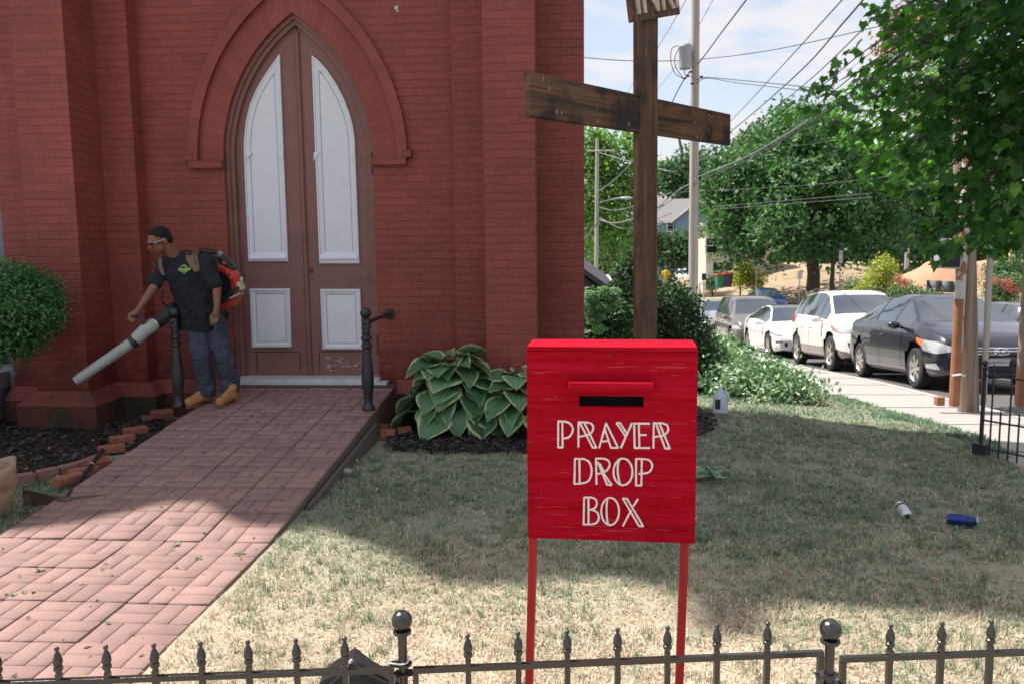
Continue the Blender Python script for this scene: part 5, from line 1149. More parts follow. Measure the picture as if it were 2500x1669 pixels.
# sprays: tip pixel positions and depth
tips = []
for (px, py, Y, w_) in [(2000, 215, 7.6, 12), (1985, 265, 7.5, 10), (2060, 240, 7.9, 14), (2050, 300, 7.6, 14), (2120, 210, 8.3, 14), (2110, 330, 7.6, 16), (2060, 370, 7.8, 12), (2140, 390, 7.7, 16), (2180, 300, 7.4, 20), (2200, 220, 8.0, 18), (2220, 380, 7.4, 20), (2190, 450, 7.5, 18), (2250, 470, 7.2, 20), (2260, 540, 7.1, 18), (2310, 610, 7.0, 20), (2360, 600, 6.9, 18), (2280, 600, 7.0, 12), (2340, 540, 7.0, 20), (2400, 560, 7.3, 20), (2440, 610, 7.2, 18), (2480, 590, 7.1, 18),
    (2150, 20, 6.6, 12), (2200, 60, 6.7, 18), (2260, 30, 6.4, 22), (2240, 110, 6.9, 20), (2320, 90, 6.5, 24), (2380, 30, 6.3, 24), (2440, 100, 6.6, 24), (2330, 170, 7.2, 24), (2400, 200, 7.0, 26), (2470, 40, 6.5, 24), (2480, 180, 6.8, 24), (2290, 250, 7.6, 22), (2350, 310, 7.2, 26), (2430, 290, 7.4, 26), (2490, 330, 7.0, 24), (2300, 390, 7.3, 24), (2380, 420, 7.0, 26), (2460, 430, 7.2, 26), (2330, 480, 7.2, 24), (2420, 510, 6.9, 24), (2490, 520, 7.3, 22), (2250, 330, 8.0, 20), (2100, 440, 8.0, 9), (2230, 640, 7.2, 5), (2210, 40, 7.4, 12), (2560, 100, 6.6, 20), (2580, 300, 6.8, 20), (2570, 480, 7.0, 20), (2300, -40, 6.4, 20), (2420, -60, 6.2, 20), (2550, -50, 6.3, 20)]:
    tips.append((aY(px, py, Y), w_))
for tp, w_ in tips:
    org = (TB+Vector((-.1, .3, 4.2))).lerp(tp, .62); 
    mid = org.lerp(tp, .55)+Vector((rs.uniform(-.1, .1), rs.uniform(-.15, .15), .28)); pts = smooth([tuple(org+Vector((0, 0, .15))), tuple(mid), tuple(tp)], 6)
    b.tube(pts, [.010*(1-i/len(pts))+.002 for i in range(len(pts))], 5)
    ax = (tp-mid).normalized()
    for k in range(int(w_*3.7)):
        f = rs.uniform(-.3, 1); p = mid.lerp(tp, f)+Vector((rs.gauss(0, .17), rs.gauss(0, .30), rs.gauss(0, .10)))*(1.25-.75*f)
        d = ax*.8+Vector((rs.gauss(0, .7), rs.gauss(0, .7), -.35+rs.gauss(0, .35))); P.append(p); Dd.append(d)
        if rs.random() < .25: b.tube([mid.lerp(tp, max(0, f-.15)), p], [.0035, .0015], 4, caps=False)
    # terminal rosettes at the very tip
    for k in range(7):
        a = k*.9; P.append(tp+Vector((rs.gauss(0, .03), rs.gauss(0, .04), rs.gauss(0, .025)))); Dd.append(ax+Vector((math.cos(a)*.8, math.sin(a)*.8, -.1+rs.gauss(0, .2))))
for q_ in ((2200, 120, 6.9), (2330, 60, 6.5), (2300, 330, 7.4), (2400, 450, 7.1), (2450, 250, 6.9), (2150, 300, 7.8)):
    limb(b, TB+Vector((-.1, .3, 3.4+rs.uniform(0, 1.6))), aY(*q_)+Vector((.3, .1, .12)), .055, .012, 7, .03, rs)
b.obj('trunk', 'bark', t, auto=60)
P = np.array(P); Dd = np.array(Dd); V, F, k = maple_leaves(P, Dd, rng, .088); n = len(P); g = np.clip(.34+rng.normal(0, .22, n)+(rng.uniform(0, 1, n) < .12)*.5, 0, 1); np_mesh('crown', V, F, 'lf_maple', t, rnd=np.repeat(g, k))  # dark front leaves with stray bright ones: shade and sun put in the tint
# back of the crown: leaf tint raised to stand in for sunlight
bl_ = []
for px, py, Y, r in [(2120, 250, 11.5, .42), (2180, 200, 11.8, .5), (2160, 300, 11.2, .5), (2230, 170, 12, .5), (2260, 260, 11.6, .55), (2330, 200, 11.6, .6), (2210, 350, 11.3, .5), (2290, 350, 11.4, .55), (2380, 300, 11.2, .6), (2440, 200, 11.0, .6), (2440, 400, 11.0, .6), (2350, 430, 11.2, .5), (2270, 450, 11.2, .45), (2420, 500, 11, .5), (2490, 300, 11, .6), (2300, 110, 11.8, .5), (2400, 90, 11.4, .6), (2500, 60, 11, .6), (2490, 560, 10.8, .5), (2100, 330, 11.6, .3), (2180, 420, 11.4, .35), (2540, 400, 11, .7)]: bl_.append((tuple(aY(px, py, Y)), (r, r, r*.55)))
PP = []; DD = []
for c, r in bl_:
    for _ in range(int(150*r[0]/.5)): d = Vector((rs.gauss(0, 1), rs.gauss(0, 1), rs.gauss(0, 1))); d.normalize(); PP.append(Vector((c[0]+d.x*r[0], c[1]+d.y*r[1], c[2]+d.z*r[2]))); DD.append(Vector((d.x, d.y, -.3+rs.gauss(0, .3))))
V, F, k = maple_leaves(np.array(PP), np.array(DD), rng, .085); n = len(PP); np_mesh('crown', V, F, 'lf_maple', t, rnd=np.repeat(np.clip(.75+rng.normal(0, .2, n), 0, 1), k))

# ---- far trees
tree('maple_tree', 'large round green maple on the grassy slope behind the parked cars', aY(1985, 700, 66), 14.5, 8.2, 52000, .19, 'lf_tree', 21, .42, 30, .16, lean=-.3, gap=.28,
     blobs=[(tuple(aY(px, py, Y)), (r, r, r*.8)) for px, py, Y, r in [(1985, 330, 66, 2.6), (1900, 380, 66, 2.8), (1800, 450, 66, 2.5), (1760, 540, 65, 1.6), (1840, 560, 64, 2.4), (1930, 480, 63, 2.9), (2020, 430, 64, 3), (2080, 380, 66, 2.9), (2120, 480, 65, 3), (2040, 540, 63, 2.7), (1960, 580, 63, 2.2), (2140, 570, 65, 2.4), (1880, 620, 65, 1.5), (1830, 500, 68, 2.4), (1940, 400, 70, 2.5), (2060, 600, 66, 2), (1790, 620, 67, 1.4), (1780, 400, 67, 1.6), (1850, 410, 64, 1.8), (2160, 430, 70, 3), (1745, 470, 66, 1.2), (1905, 540, 61, 1.9), (1925, 300, 68, 1.3)]])
tree('oak_tree', 'dark green tree rising above and behind the big maple on the slope', aY(1880, 660, 95), 22, 5.5, 16000, .27, 'lf_tree_dark', 22, .4, 14, .45, blobs=[(tuple(aY(px, py, 95)), (r, r, r*.8)) for px, py, r in [(1940, 290, 2.0), (1900, 320, 2.2), (1860, 350, 2.2), (1960, 330, 2.4), (1850, 400, 3), (1920, 400, 3.5), (1820, 370, 1.4), (1985, 300, 1.6)]])
tree('poplar_tree', 'bright yellow green tree seen between the church corner and the cross', aY(1490, 640, 74), 10, 4, 15000, .19, 'lf_tree_yellow', 23, .25, 16, blobs=[(tuple(aY(px, py, 74)), (r*1.22, r*1.22, r*1.22)) for px, py, r in [(1450, 350, 1.1), (1435, 400, 1.5), (1520, 380, 1.6), (1545, 430, 1.8), (1480, 440, 1.9), (1440, 480, 1.8), (1510, 510, 2.0), (1450, 560, 1.8), (1500, 590, 1.8), (1410, 430, 1.6), (1545, 340, .9), (1440, 330, .7)]])
tree('spruce_tree', 'dark bluish evergreen tree in front of the blue house', aY(1580, 660, 84), 11, 4, 14000, .2, 'lf_tree_dark', 24, .25, 16, blobs=[(tuple(aY(px, py, 84)), (r, r, r)) for px, py, r in [(1560, 610, 2.0), (1620, 620, 1.7), (1660, 612, 1.7), (1580, 580, 1.3), (1640, 630, 1.8), (1700, 620, 2.0), (1712, 580, 1.0), (1530, 640, 2.2), (1480, 640, 2.2), (1440, 620, 2.2)]])
tree('oak_tree', 'green tree behind the blue house roof, right of the cross upright', aY(1660, 520, 130), 20, 6, 15000, .3, 'lf_tree_dark', 25, .4, 14, blobs=[(tuple(aY(px, py, 130)), (r, r, r*.9)) for px, py, r in [(1640, 420, 2.6), (1680, 405, 2.8), (1640, 450, 3), (1690, 445, 3.4), (1730, 430, 3), (1720, 460, 3), (1612, 450, 2)]])
tree('maple_tree', 'dark leafy tree right of the big maple, behind the earth heap', aY(2200, 690, 72), 14, 6, 26000, .22, 'lf_tree', 26, .3, 20, blobs=[(tuple(aY(px, py, 74)), (r, r, r)) for px, py, r in [(2180, 500, 3.5), (2250, 450, 3.8), (2320, 520, 3.5), (2240, 560, 3), (2330, 420, 3.5), (2180, 600, 2.0), (2280, 590, 2.4), (2400, 500, 4), (2400, 580, 2.5), (2460, 560, 3), (2200, 380, 3), (2100, 620, 1.6), (2480, 450, 4), (2280, 330, 3), (2400, 350, 4)]])
tree('dead_tree', 'thin tree with rust brown leaves poking up behind the green maple branches', aY(2345, 700, 30), 9, 2, 2000, .08, 'lf_brown', 27, .06, 10, lean=-.6, blobs=[(tuple(aY(px, py, 29)), (r*1.4, r*1.4, r*1.4)) for px, py, r in [(2180, 70, .35), (2210, 100, .4), (2160, 120, .3), (2240, 80, .4), (2250, 215, .3), (2290, 210, .3), (2200, 40, .3)]], gap=0)
b = B()
# undergrowth behind the slope: one far mass
bl_ = [(tuple(aY(px, py, 85)), (3.4, 2.5, r)) for px, py, r in [(1850, 655, 1.6), (1910, 650, 1.8), (1800, 668, 1.3), (2040, 630, 1.9), (2110, 628, 1.9), (2180, 640, 1.8), (1960, 640, 2), (2260, 630, 2.4), (2350, 620, 2.4), (2450, 610, 2.6), (1560, 700, 1.2), (2520, 600, 2.4)]]
V, F, g = foliage(bl_, 26000, .19, np.random.default_rng(40), light=.5); setp(np_mesh('undergrowth', V, F, 'lf_tree', rnd=g), 'green undergrowth along the top of the slope', 'undergrowth', kind='stuff')
bl_ = [((x, 165+10*math.sin(x), gs(160)+rs.uniform(2, 9)), (9, 6, 6)) for x in np.linspace(-30, 130, 34)]
V, F, g = foliage(bl_, 26000, .55, np.random.default_rng(41), light=.45); setp(np_mesh('far_woods', V, F, 'lf_tree_dark', rnd=g), 'wooded hillside far behind the houses', 'woods', kind='stuff')
# shrubs across the street
def lobed(name, label, pts, Y, n, size, mat, seed, cat='shrub', flowers=None, clump=18):
    bl_ = [(tuple(aY(px, py, Y)), (r, r, r*.9)) for px, py, r in pts]; c = bl_[0][0]; zb_ = min(q[0][2]-q[1][2] for q in bl_); t = thing(name, label, cat, (c[0], c[1], zb_))
    V, F, g = foliage(bl_, n, size, np.random.default_rng(seed), shell=.6, clump=clump, light=.5, gscale=1.5); np_mesh('foliage', V, F, mat, t, rnd=g)
    if flowers:
        V, F, g = foliage([(tuple(aY(px, py, Y-.5)), (r, r*.5, r)) for px, py, r in flowers], 260, size*.9, np.random.default_rng(seed+1), shell=.2); np_mesh('flowers', V, F, 'lf_pink', t, rnd=g)
    b = B(); b.tube([(c[0], c[1], zb_-.8), (c[0], c[1], c[2])], [.08, .03], 6); b.obj('stem', 'bark_dark', t)
lobed('gold_cypress', 'rounded golden yellow evergreen shrub behind the white car', [(2150, 670, .62), (2160, 650, .5), (2130, 700, .6), (2170, 700, .6), (2110, 715, .5), (2150, 725, .6), (2185, 725, .5), (2100, 738, .4)], 41, 8000, .06, 'lf_gold', 51)
lobed('rose_bush', 'grey green rose bush with red blooms right of the golden shrub', [(2200, 705, .45), (2225, 722, .5), (2190, 735, .5), (2255, 730, .5), (2285, 735, .45), (2300, 745, .4), (2240, 745, .5), (2180, 750, .4)], 38, 6500, .05, 'lf_rose', 52, flowers=[(2195, 682, .22), (2212, 690, .2), (2276, 724, .1)])
lobed('rose_bush', 'rose bush with pink red blooms right of the thick wooden pole', [(2430, 690, .45), (2455, 705, .5), (2420, 715, .45), (2480, 715, .5), (2440, 725, .5), (2475, 690, .4)], 36, 5000, .05, 'lf_rose', 53, flowers=[(2457, 695, .3), (2475, 705, .25), (2430, 685, .2), (2410, 690, .1)])
lobed('round_bush', 'small grey green bush left of the golden shrub', [(2085, 700, .35), (2095, 706, .35), (2078, 710, .3)], 44, 1600, .06, 'lf_rose', 54)
lobed('green_bush', 'dark green bush at the foot of the earth heap by the thick pole', [(2465, 650, .6), (2445, 665, .5), (2480, 670, .6), (2420, 660, .4)], 44, 3000, .07, 'lf_tree', 55)
lobed('gold_bush', 'yellow green bush beside the wheeled bins', [(1808, 672, .8), (1822, 660, .7), (1800, 685, .7), (1835, 680, .8), (1850, 690, .8)], 68, 3500, .1, 'lf_gold', 56)
lobed('garden_shrub', 'small green shrub in front of the beige house', [(1740, 690, .5), (1748, 680, .4), (1735, 700, .4)], 70, 1200, .09, 'lf_rose', 57)
lobed('street_shrub', 'low green shrub with twiggy top left of the grey parked car', [(1720, 838, .12), (1738, 828, .1), (1712, 850, .12)], 13.5, 700, .035, 'lf_gold', 58, clump=0)
# ============================================================ PERSON WITH LEAF BLOWER
M('skin', (.175, .075, .043), .5, .08, 30, .1, 80)
M('hair', (.004, .0035, .003), .9, .3, 60, .4, 160)
M('shirt', (.009, .011, .016), .95, .25, 8, .3, 40, c2=(.014, .017, .024), c2t=(.5, .7), c2scale=4)
M('jeans', (.034, .046, .068), .9, .3, 14, .5, 90, c2=(.14, .14, .125), c2t=(.52, .70), c2scale=3.2)
M('boot', (.36, .165, .055), .7, .2, 20, .3, 60, c2=(.25, .11, .04), c2t=(.5, .7), c2scale=9); M('boot_sole', (.13, .085, .05), .8, .2)
M('shades_lens', (.35, .02, .01), .05, 0, spec=.9, coat=1, metal=.5); M('shades_frame', (.02, .02, .02), .25, 0); M('shades_silver', (.5, .5, .52), .2, 0, metal=.8)
M('gold', (.7, .45, .15), .25, 0, metal=1)
M('blower_black', (.015, .015, .017), .45, .15, 20); M('blower_red', (.55, .06, .035), .4, .1, 20); M('blower_tube', (.30, .33, .31), .5, .12, 6, .15, 40, c2=(.20, .21, .19), c2t=(.55, .7), c2scale=9)
M('strap_tan', (.15, .105, .07), .9, .2, 30, .4, 90); M('tank', (.55, .50, .33), .35, .05, spec=.5); M('logo_green', (.10, .30, .07), .8, .1); M('logo_yellow', (.35, .38, .12), .8, .1); M('silver_part', (.45, .45, .46), .35, .1, metal=.7)
def blob(name, prims, voxel, mat, parent, smooth_it=6, cuts=(), noise_amp=0, nscale=8, extra=None):
    """prims: ('c', p0, r0, p1, r1) capsule or ('b', centre, (sx,sy,sz), rot) ellipsoid -> ONE continuous surface"""
    bm = bmesh.new()
    for p in prims:
        if p[0] == 'c':
            p0, r0, p1, r1 = Vector(p[1]), p[2], Vector(p[3]), p[4]; n = max(3, int((p1-p0).length/min(r0, r1)*1.6)+2)
            for i in range(n): t = i/(n-1); bmesh.ops.create_icosphere(bm, subdivisions=2, radius=r0+(r1-r0)*t, matrix=Matrix.Translation(p0.lerp(p1, t)))
        else: bmesh.ops.create_icosphere(bm, subdivisions=3, radius=1, matrix=Matrix.Translation(Vector(p[1])) @ (p[3] if len(p) > 3 else Matrix.Identity(3)).to_4x4() @ Matrix.Diagonal((*p[2], 1)))
    me = bpy.data.meshes.new(name); bm.to_mesh(me); bm.free(); o = bpy.data.objects.new(name, me); COL.objects.link(o)
    r = o.modifiers.new('r', 'REMESH'); r.mode = 'VOXEL'; r.voxel_size = voxel; r.use_smooth_shade = True
    s_ = o.modifiers.new('s', 'SMOOTH'); s_.iterations = smooth_it; s_.factor = .5
    bake(o); me = o.data; bpy.data.objects.remove(o)
    if cuts or noise_amp:
        bm = bmesh.new(); bm.from_mesh(me)
        for co, no in cuts:
            rr = bmesh.ops.bisect_plane(bm, geom=bm.verts[:]+bm.edges[:]+bm.faces[:], plane_co=co, plane_no=no, clear_outer=True); ed = [e for e in rr['geom_cut'] if isinstance(e, bmesh.types.BMEdge)]
            try: bmesh.ops.holes_fill(bm, edges=ed)
            except Exception: pass
        if noise_amp:
            bm.normal_update()
            for v in bm.verts: q = v.co; v.co = q+v.normal*noise_amp*(mnoise.noise(Vector((q.x*nscale, q.y*nscale, q.z*nscale*.55)))+.5*mnoise.noise(q*nscale*2.6))
        bm.to_mesh(me); bm.free()
    me.materials.clear(); o = link(name, me, mat, parent, True, True); return o
PX = lambda x, y, Y: aY(300+x/3.015, 500+y/3.015, Y)
fz = zr(7.5)
PE = thing('person', 'man in dark t-shirt, jeans, tan boots and red sunglasses blowing leaves beside the church door', 'person', (-3.3, 7.52, fz))
hd = PX(276, 268, 7.42); nb = PX(405, 385, 7.52); f_ = Vector((-.64, -.68, -.36)).normalized(); r_ = f_.cross(Vector((0, 0, 1))).normalized(); u_ = r_.cross(f_); HR3 = Matrix((r_, f_, u_)).transposed()
H = lambda x, y, z: hd+HR3 @ Vector((x, y, z))
RS, RE, RWr, RH = PX(283, 455, 7.50), PX(222, 618, 7.34), PX(118, 768, 7.24), PX(78, 822, 7.22)
LS, LE, LWr, LH = PX(612, 430, 7.56), PX(692, 620, 7.50), PX(692, 752, 7.44), PX(684, 805, 7.43)
prims = [('b', H(0, .0, .035), (.076, .096, .088), HR3), ('b', H(0, .030, -.045), (.056, .062, .062), HR3), ('b', H(0, .062, -.082), (.028, .026, .022), HR3), ('b', H(0, .070, -.012), (.050, .030, .040), HR3), ('c', H(0, .098, .004), .011, H(0, .116, -.026), .015),
         ('b', H(.016, .100, -.055), (.022, .014, .008), HR3), ('b', H(-.006, .102, -.054), (.022, .014, .007), HR3), ('b', H(0, .088, .03), (.05, .018, .016), HR3), ('b', H(.078, -.012, -.008), (.012, .022, .032), HR3), ('b', H(-.078, -.012, -.008), (.012, .022, .032), HR3),
         ('c', H(0, -.03, -.05), .060, nb+Vector((-.02, .02, -.03)), .070), ('c', nb+Vector((-.02, .02, -.05)), .075, PX(450, 470, 7.56), .10),
         ('c', RS, .058, RE, .043), ('c', RE, .043, RWr, .027), ('c', LS, .060, LE, .044), ('c', LE, .044, LWr, .029)]
# right hand closed round the control grip: palm, fingers curling over, thumb
hv = (RH-RWr).normalized(); side = hv.cross(Vector((0, -1, 0))).normalized(); front = side.cross(hv)
prims += [('c', RWr, .026, RWr.lerp(RH, .45), .028), ('b', RWr.lerp(RH, .75), (.032, .028, .036), Matrix.Identity(3))]
for k in range(4):
    base = RH+side*(.024-.016*k)-hv*.004; m1 = base+hv*.026+front*.012; m2 = m1-front*.006+hv*.004+Vector((0, -.022, -.016)); m3 = m2-hv*.02+Vector((0, -.002, -.010)); prims += [('c', base, .0098, m1, .0092), ('c', m1, .0092, m2, .0086), ('c', m2, .0086, m3, .0078)]
prims += [('c', RWr.lerp(RH, .4)+side*.022, .011, RH+side*.036+Vector((0, -.012, 0)), .010), ('c', RH+side*.036+Vector((0, -.012, 0)), .010, RH+side*.02+hv*.022+Vector((0, -.026, -.004)), .0085)]
# left hand hanging, loosely curled
hv2 = (PX(672, 860, 7.42)-LWr).normalized(); s2 = Vector((1, 0, 0)); s2 = (s2-hv2*s2.dot(hv2)).normalized()
prims += [('c', LWr, .027, LH, .032), ('b', LH+hv2*.012, (.036, .020, .040), Matrix.Identity(3))]
for k, ln in enumerate((.056, .066, .062, .046)):
    base = LH+s2*(-.030+.019*k)+hv2*.036; m1 = base+hv2*ln*.45+Vector((0, -.010, 0)); m2 = m1+hv2*ln*.35+Vector((-.003, .006, 0)); m3 = m2+hv2*ln*.22+Vector((-.002, .010, 0)); prims += [('c', base, .0100, m1, .0094), ('c', m1, .0094, m2, .0086), ('c', m2, .0086, m3, .0078)]
th0 = LH-s2*.034-hv2*.004; prims += [('c', th0+s2*.010, .0120, th0-s2*.006+hv2*.026+Vector((0, -.012, 0)), .0105), ('c', th0-s2*.006+hv2*.026+Vector((0, -.012, 0)), .0105, th0-s2*.002+hv2*.052+Vector((0, -.016, 0)), .0085)]
# torso and legs of the body inside the clothes
hipR, hipL = PX(540, 880, 7.58), PX(672, 880, 7.64); knR, knL = PX(572, 1120, 7.48), PX(738, 1110, 7.55); anR, anL = PX(612, 1350, 7.55), PX(793, 1335, 7.62)
prims += [('c', PX(450, 470, 7.56), .12, PX(575, 820, 7.62), .12), ('c', RS+Vector((.04, 0, -.02)), .06, LS+Vector((-.04, 0, -.02)), .06), ('c', hipR, .075, knR, .055), ('c', knR, .055, anR, .04), ('c', hipL, .075, knL, .055), ('c', knL, .055, anL, .04), ('c', hipR, .08, hipL, .08), ('c', anR, .045, anR-Vector((0, 0, .04)), .045), ('c', anL, .045, anL-Vector((0, 0, .04)), .045)]
blob('body', prims, .0065, 'skin', PE, 3)
# hair: cap over the skull, cropped at forehead and nape
blob('hair', [('b', H(0, -.014, .046), (.081, .098, .085), HR3), ('b', H(0, -.055, .0), (.070, .055, .065), HR3), ('b', H(0, .015, .085), (.062, .066, .046), HR3)], .008, 'hair', PE, 3, cuts=[(H(0, .060, .046), (f_*.75-u_*.66)), (H(0, -.03, -.045), -u_)], noise_amp=.003, nscale=60)
b = B()
for sx in (-1, 1):
    b.prism([(.030*math.cos(a), .017*math.sin(a)-(.004 if math.cos(a) > .5 else 0)) for a in np.linspace(0, 2*PI, 13)[:-1]], .1015, .107, lambda u, v, w, sx=sx: H(sx*.032+u, w-abs(sx*.032+u)*.35+.004, .012+v))
sg = b.obj('sunglasses', 'shades_lens', PE)
b = B()
for sx in (-1, 1): b.tube([H(sx*.064, .085, .018), H(sx*.080, .03, .014), H(sx*.082, -.02, .010)], [.005, .004, .003], 6)
b.tube([H(-.06, .088, .028), H(-.02, .108, .026), H(.02, .108, .026), H(.06, .088, .028)], .0032, 6); b.obj('frame', 'shades_silver', sg)
# T-shirt: loose, sleeves to the elbow
shoulder = (RS+LS)/2
sh = [('c', PX(345, 418, 7.50), .070, PX(470, 392, 7.56), .080), ('c', PX(400, 440, 7.55), .105, PX(500, 440, 7.58), .115), ('c', PX(440, 520, 7.53), .150, PX(500, 650, 7.55), .158), ('c', PX(500, 650, 7.55), .158, PX(570, 800, 7.58), .165), ('c', PX(570, 800, 7.58), .165, PX(578, 960, 7.60), .150), ('c', PX(500, 780, 7.54), .12, PX(520, 960, 7.56), .12), ('c', PX(650, 800, 7.6), .09, PX(655, 950, 7.62), .10),
      ('c', RS+Vector((.03, 0, .0)), .070, RS.lerp(RE, .75), .068), ('c', LS+Vector((-.02, 0, .01)), .080, LS.lerp(LE, .80), .072), ('c', RS+Vector((.03, 0, .01)), .07, nb+Vector((.0, .03, -.085)), .075), ('c', LS, .078, nb+Vector((.02, .03, -.08)), .085), ('c', PX(600, 500, 7.57), .09, PX(640, 650, 7.58), .08)]
# separate meshes for trunk and each sleeve would break the shirt: cut sleeves by planes through one surface
hem = PX(580, 918, 7.55)
blob('t_shirt', sh, .009, 'shirt', PE, 4, cuts=[(hem, Vector((.02, 0, -1)).normalized())], noise_amp=.017, nscale=12)
# jeans
jn = [('c', hipR+Vector((0, 0, .03)), .105, hipL+Vector((0, 0, .03)), .105), ('c', hipR, .098, knR, .090), ('c', knR, .090, anR+Vector((0, 0, .05)), .082), ('c', hipL, .102, knL, .094), ('c', knL, .094, anL+Vector((0, 0, .05)), .082), ('c', anR+Vector((0, 0, .06)), .084, anR+Vector((0, -.01, -.01)), .086), ('c', anL+Vector((0, 0, .06)), .084, anL+Vector((0, -.01, -.015)), .086)]
blob('jeans', jn, .008, 'jeans', PE, 2, cuts=[(anR+Vector((0, 0, -.058)), Vector((0, 0, -1)))], noise_amp=.017, nscale=17)
for an, toe, heel in ((anR, PX(482, 1440, 7.36), PX(625, 1425, 7.57)), (anL, PX(700, 1440, 7.36), PX(820, 1418, 7.60))):
    g = zr(7.45)+.028; toe.z = g+.002; heel.z = g+.004; d = (toe-heel); d.z = 0; d.normalize(); toe = heel+d*.245
    bt = blob('boot', [('c', heel+Vector((0, 0, .015)), .040, heel+Vector((0, 0, .075)), .045), ('c', heel+Vector((0, 0, .08))+d*.015, .046, heel+Vector((0, 0, .11))+d*.025, .048), ('c', heel+d*.03+Vector((0, 0, .04)), .046, heel+d*.13+Vector((0, 0, .028)), .044), ('c', heel+d*.12+Vector((0, 0, .026)), .048, toe-d*.035+Vector((0, 0, .016)), .047), ('c', heel+d*.04+Vector((0, 0, .09)), .036, heel+d*.15+Vector((0, 0, .045)), .036)], .007, 'boot', PE, 3, cuts=[(Vector((0, 0, g-.020)), Vector((0, 0, -1)))])
    ang = math.atan2(d.y, d.x); b = B(); c = heel.lerp(toe, .5); pl = [(.124*math.cos(a)*(1 if math.cos(a) > 0 else .95), .043*math.sin(a)*(1 if math.cos(a) > 0 else .86)) for a in np.linspace(0, 2*PI, 25)[:-1]]
    b.prism(pl, g-.030, g-.013, lambda u, v, w: tuple(Vector((c.x, c.y, 0))+RZ(ang) @ Vector((u+.01, v, w)))); b.obj('sole', 'boot_sole', bt)
    b = B()
    for k in range(4): p = heel+d*(.075+.022*k)+Vector((0, 0, .098-.014*k)); n2 = Vector((-d.y, d.x, 0)); b.tube([p-n2*.026, p+Vector((0, 0, .007)), p+n2*.026], .0035, 6)
    b.obj('laces', 'strap_tan', bt)
b = B(); rp_ = LH+s2*.008+hv2*.052; b.tube([rp_+Vector((.011*math.cos(a), .011*math.sin(a), 0)) for a in np.linspace(0, 2*PI, 12)], .0022, 6); b.obj('ring', 'gold', PE)
# chest print: drape on the shirt
shirt = [c for c in PE.children if c.name.startswith('t_shirt')][0]
bpy.context.view_layer.update()
def tree_of(o):
    me = o.data; mw = o.matrix_world; return BVHTree.FromPolygons([mw @ v.co for v in me.vertices], [tuple(p.vertices) for p in me.polygons])
bvh = tree_of(shirt)
def drape_px(pts, off, name, mat, parent, bv=None, step=None):
    """project a small print straight on to the cloth and give it real thickness off the cloth"""
    V = []; 
    for p in pts:
        d = ray(*p); h_ = (bv or bvh).ray_cast(Vector((0, 0, HCAM)), d, 60)
        if h_[0] is None: return None
        V.append(h_[0]+h_[1]*off)
    c = sum(V, Vector())/len(V); b = B(); n = len(V); b.add(V+[c], [(i, (i+1) % n, n) for i in range(n)]); return b.obj(name, mat, parent)
def Lg(pts): return [(300+x/3.015, 500+y/3.015) for x, y in pts]
drape_px(Lg([(408, 478), (412, 468), (425, 462), (432, 450), (446, 442), (462, 444), (472, 455), (478, 462), (494, 466), (498, 474), (494, 484), (478, 490), (466, 500), (454, 510), (440, 502), (432, 494), (414, 490)]), .006, 'chest_print', 'logo_green', shirt)
drape_px(Lg([(412, 474), (440, 470), (494, 472), (493, 482), (450, 484), (414, 484)]), .009, 'chest_print', 'logo_yellow', shirt)

# ---- backpack leaf blower, held and worn (a thing of its own)
n0, n1, n2_, n3 = aY(184, 930, 6.98), aY(330, 830, 7.18), aY(352, 808, 7.22), aY(390, 782, 7.36)
BL = thing('leaf_blower', 'backpack leaf blower with long pale grey tube and red engine housing worn by the man', 'leaf blower', (n0.x, n0.y, zr(7.4)))
b = B(); e0 = n0+(n0-n1).normalized()*.02; b.tube([n0, n0.lerp(n1, .08), n0.lerp(n1, .5), n0.lerp(n1, .92), n1], [.037, .042, .045, .048, .052], 24, caps=False)
b.tube([n0+(n1-n0)*.02, n0, n0+(n1-n0)*.02], [.033, .036, .033], 24, caps=False); b.obj('tube', 'blower_tube', BL, auto=50)
b = B(); b.tube([n0.lerp(n1, .04), n0.lerp(n1, .045)], .034, 20); b.obj('tube_inside', 'slot_black', BL)
b = B(); b.tube([n1, n2_, n2_.lerp(n3, .55)], [.056, .058, .060], 24); b.obj('tube_coupling', 'blower_tube', BL, auto=50)
b = B(); b.tube([n2_.lerp(n3, .55), n2_.lerp(n3, .65)], .063, 24); b.obj('clamp', 'silver_part', BL, auto=50)
path = smooth([tuple(n2_.lerp(n3, .6)), tuple(n3+Vector((.03, .03, .03))), tuple(PX(372, 770, 7.55)), tuple(PX(440, 750, 7.74)), tuple(PX(560, 790, 7.86)), tuple(PX(700, 700, 7.90))], 16); rr_ = [.056+.006*(i % 2) for i in range(len(path))]
b = B(); b.tube(path, rr_, 20); b.obj('flex_hose', 'blower_black', BL, auto=30)
g0 = PX(60, 838, 7.20); g1 = PX(150, 818, 7.22)
b = B(); b.tube([RH+Vector((-.028, -.006, -.028)), RH+Vector((0, -.006, .0)), RH+Vector((.030, -.006, .012))], [.020, .019, .016], 14); b.tube([RH+Vector((.03, -.006, .012)), PX(140, 815, 7.22), PX(165, 860, 7.22), n0.lerp(n1, .97)], [.014, .012, .011, .011], 10); b.obj('control_grip', 'blower_black', BL, auto=50)
b = B(); b.tube([n0.lerp(n1, .93), n0.lerp(n1, 1.0)], .058, 24); b.obj('grip_clamp', 'blower_black', BL, auto=50)
b = B(); b.tube(smooth([tuple(PX(290, 640, 7.50)), tuple(PX(288, 700, 7.42)), tuple(PX(310, 735, 7.46)), tuple(PX(350, 760, 7.5))], 6), .008, 8); b.obj('throttle_cable', 'blower_black', BL, smooth=True)
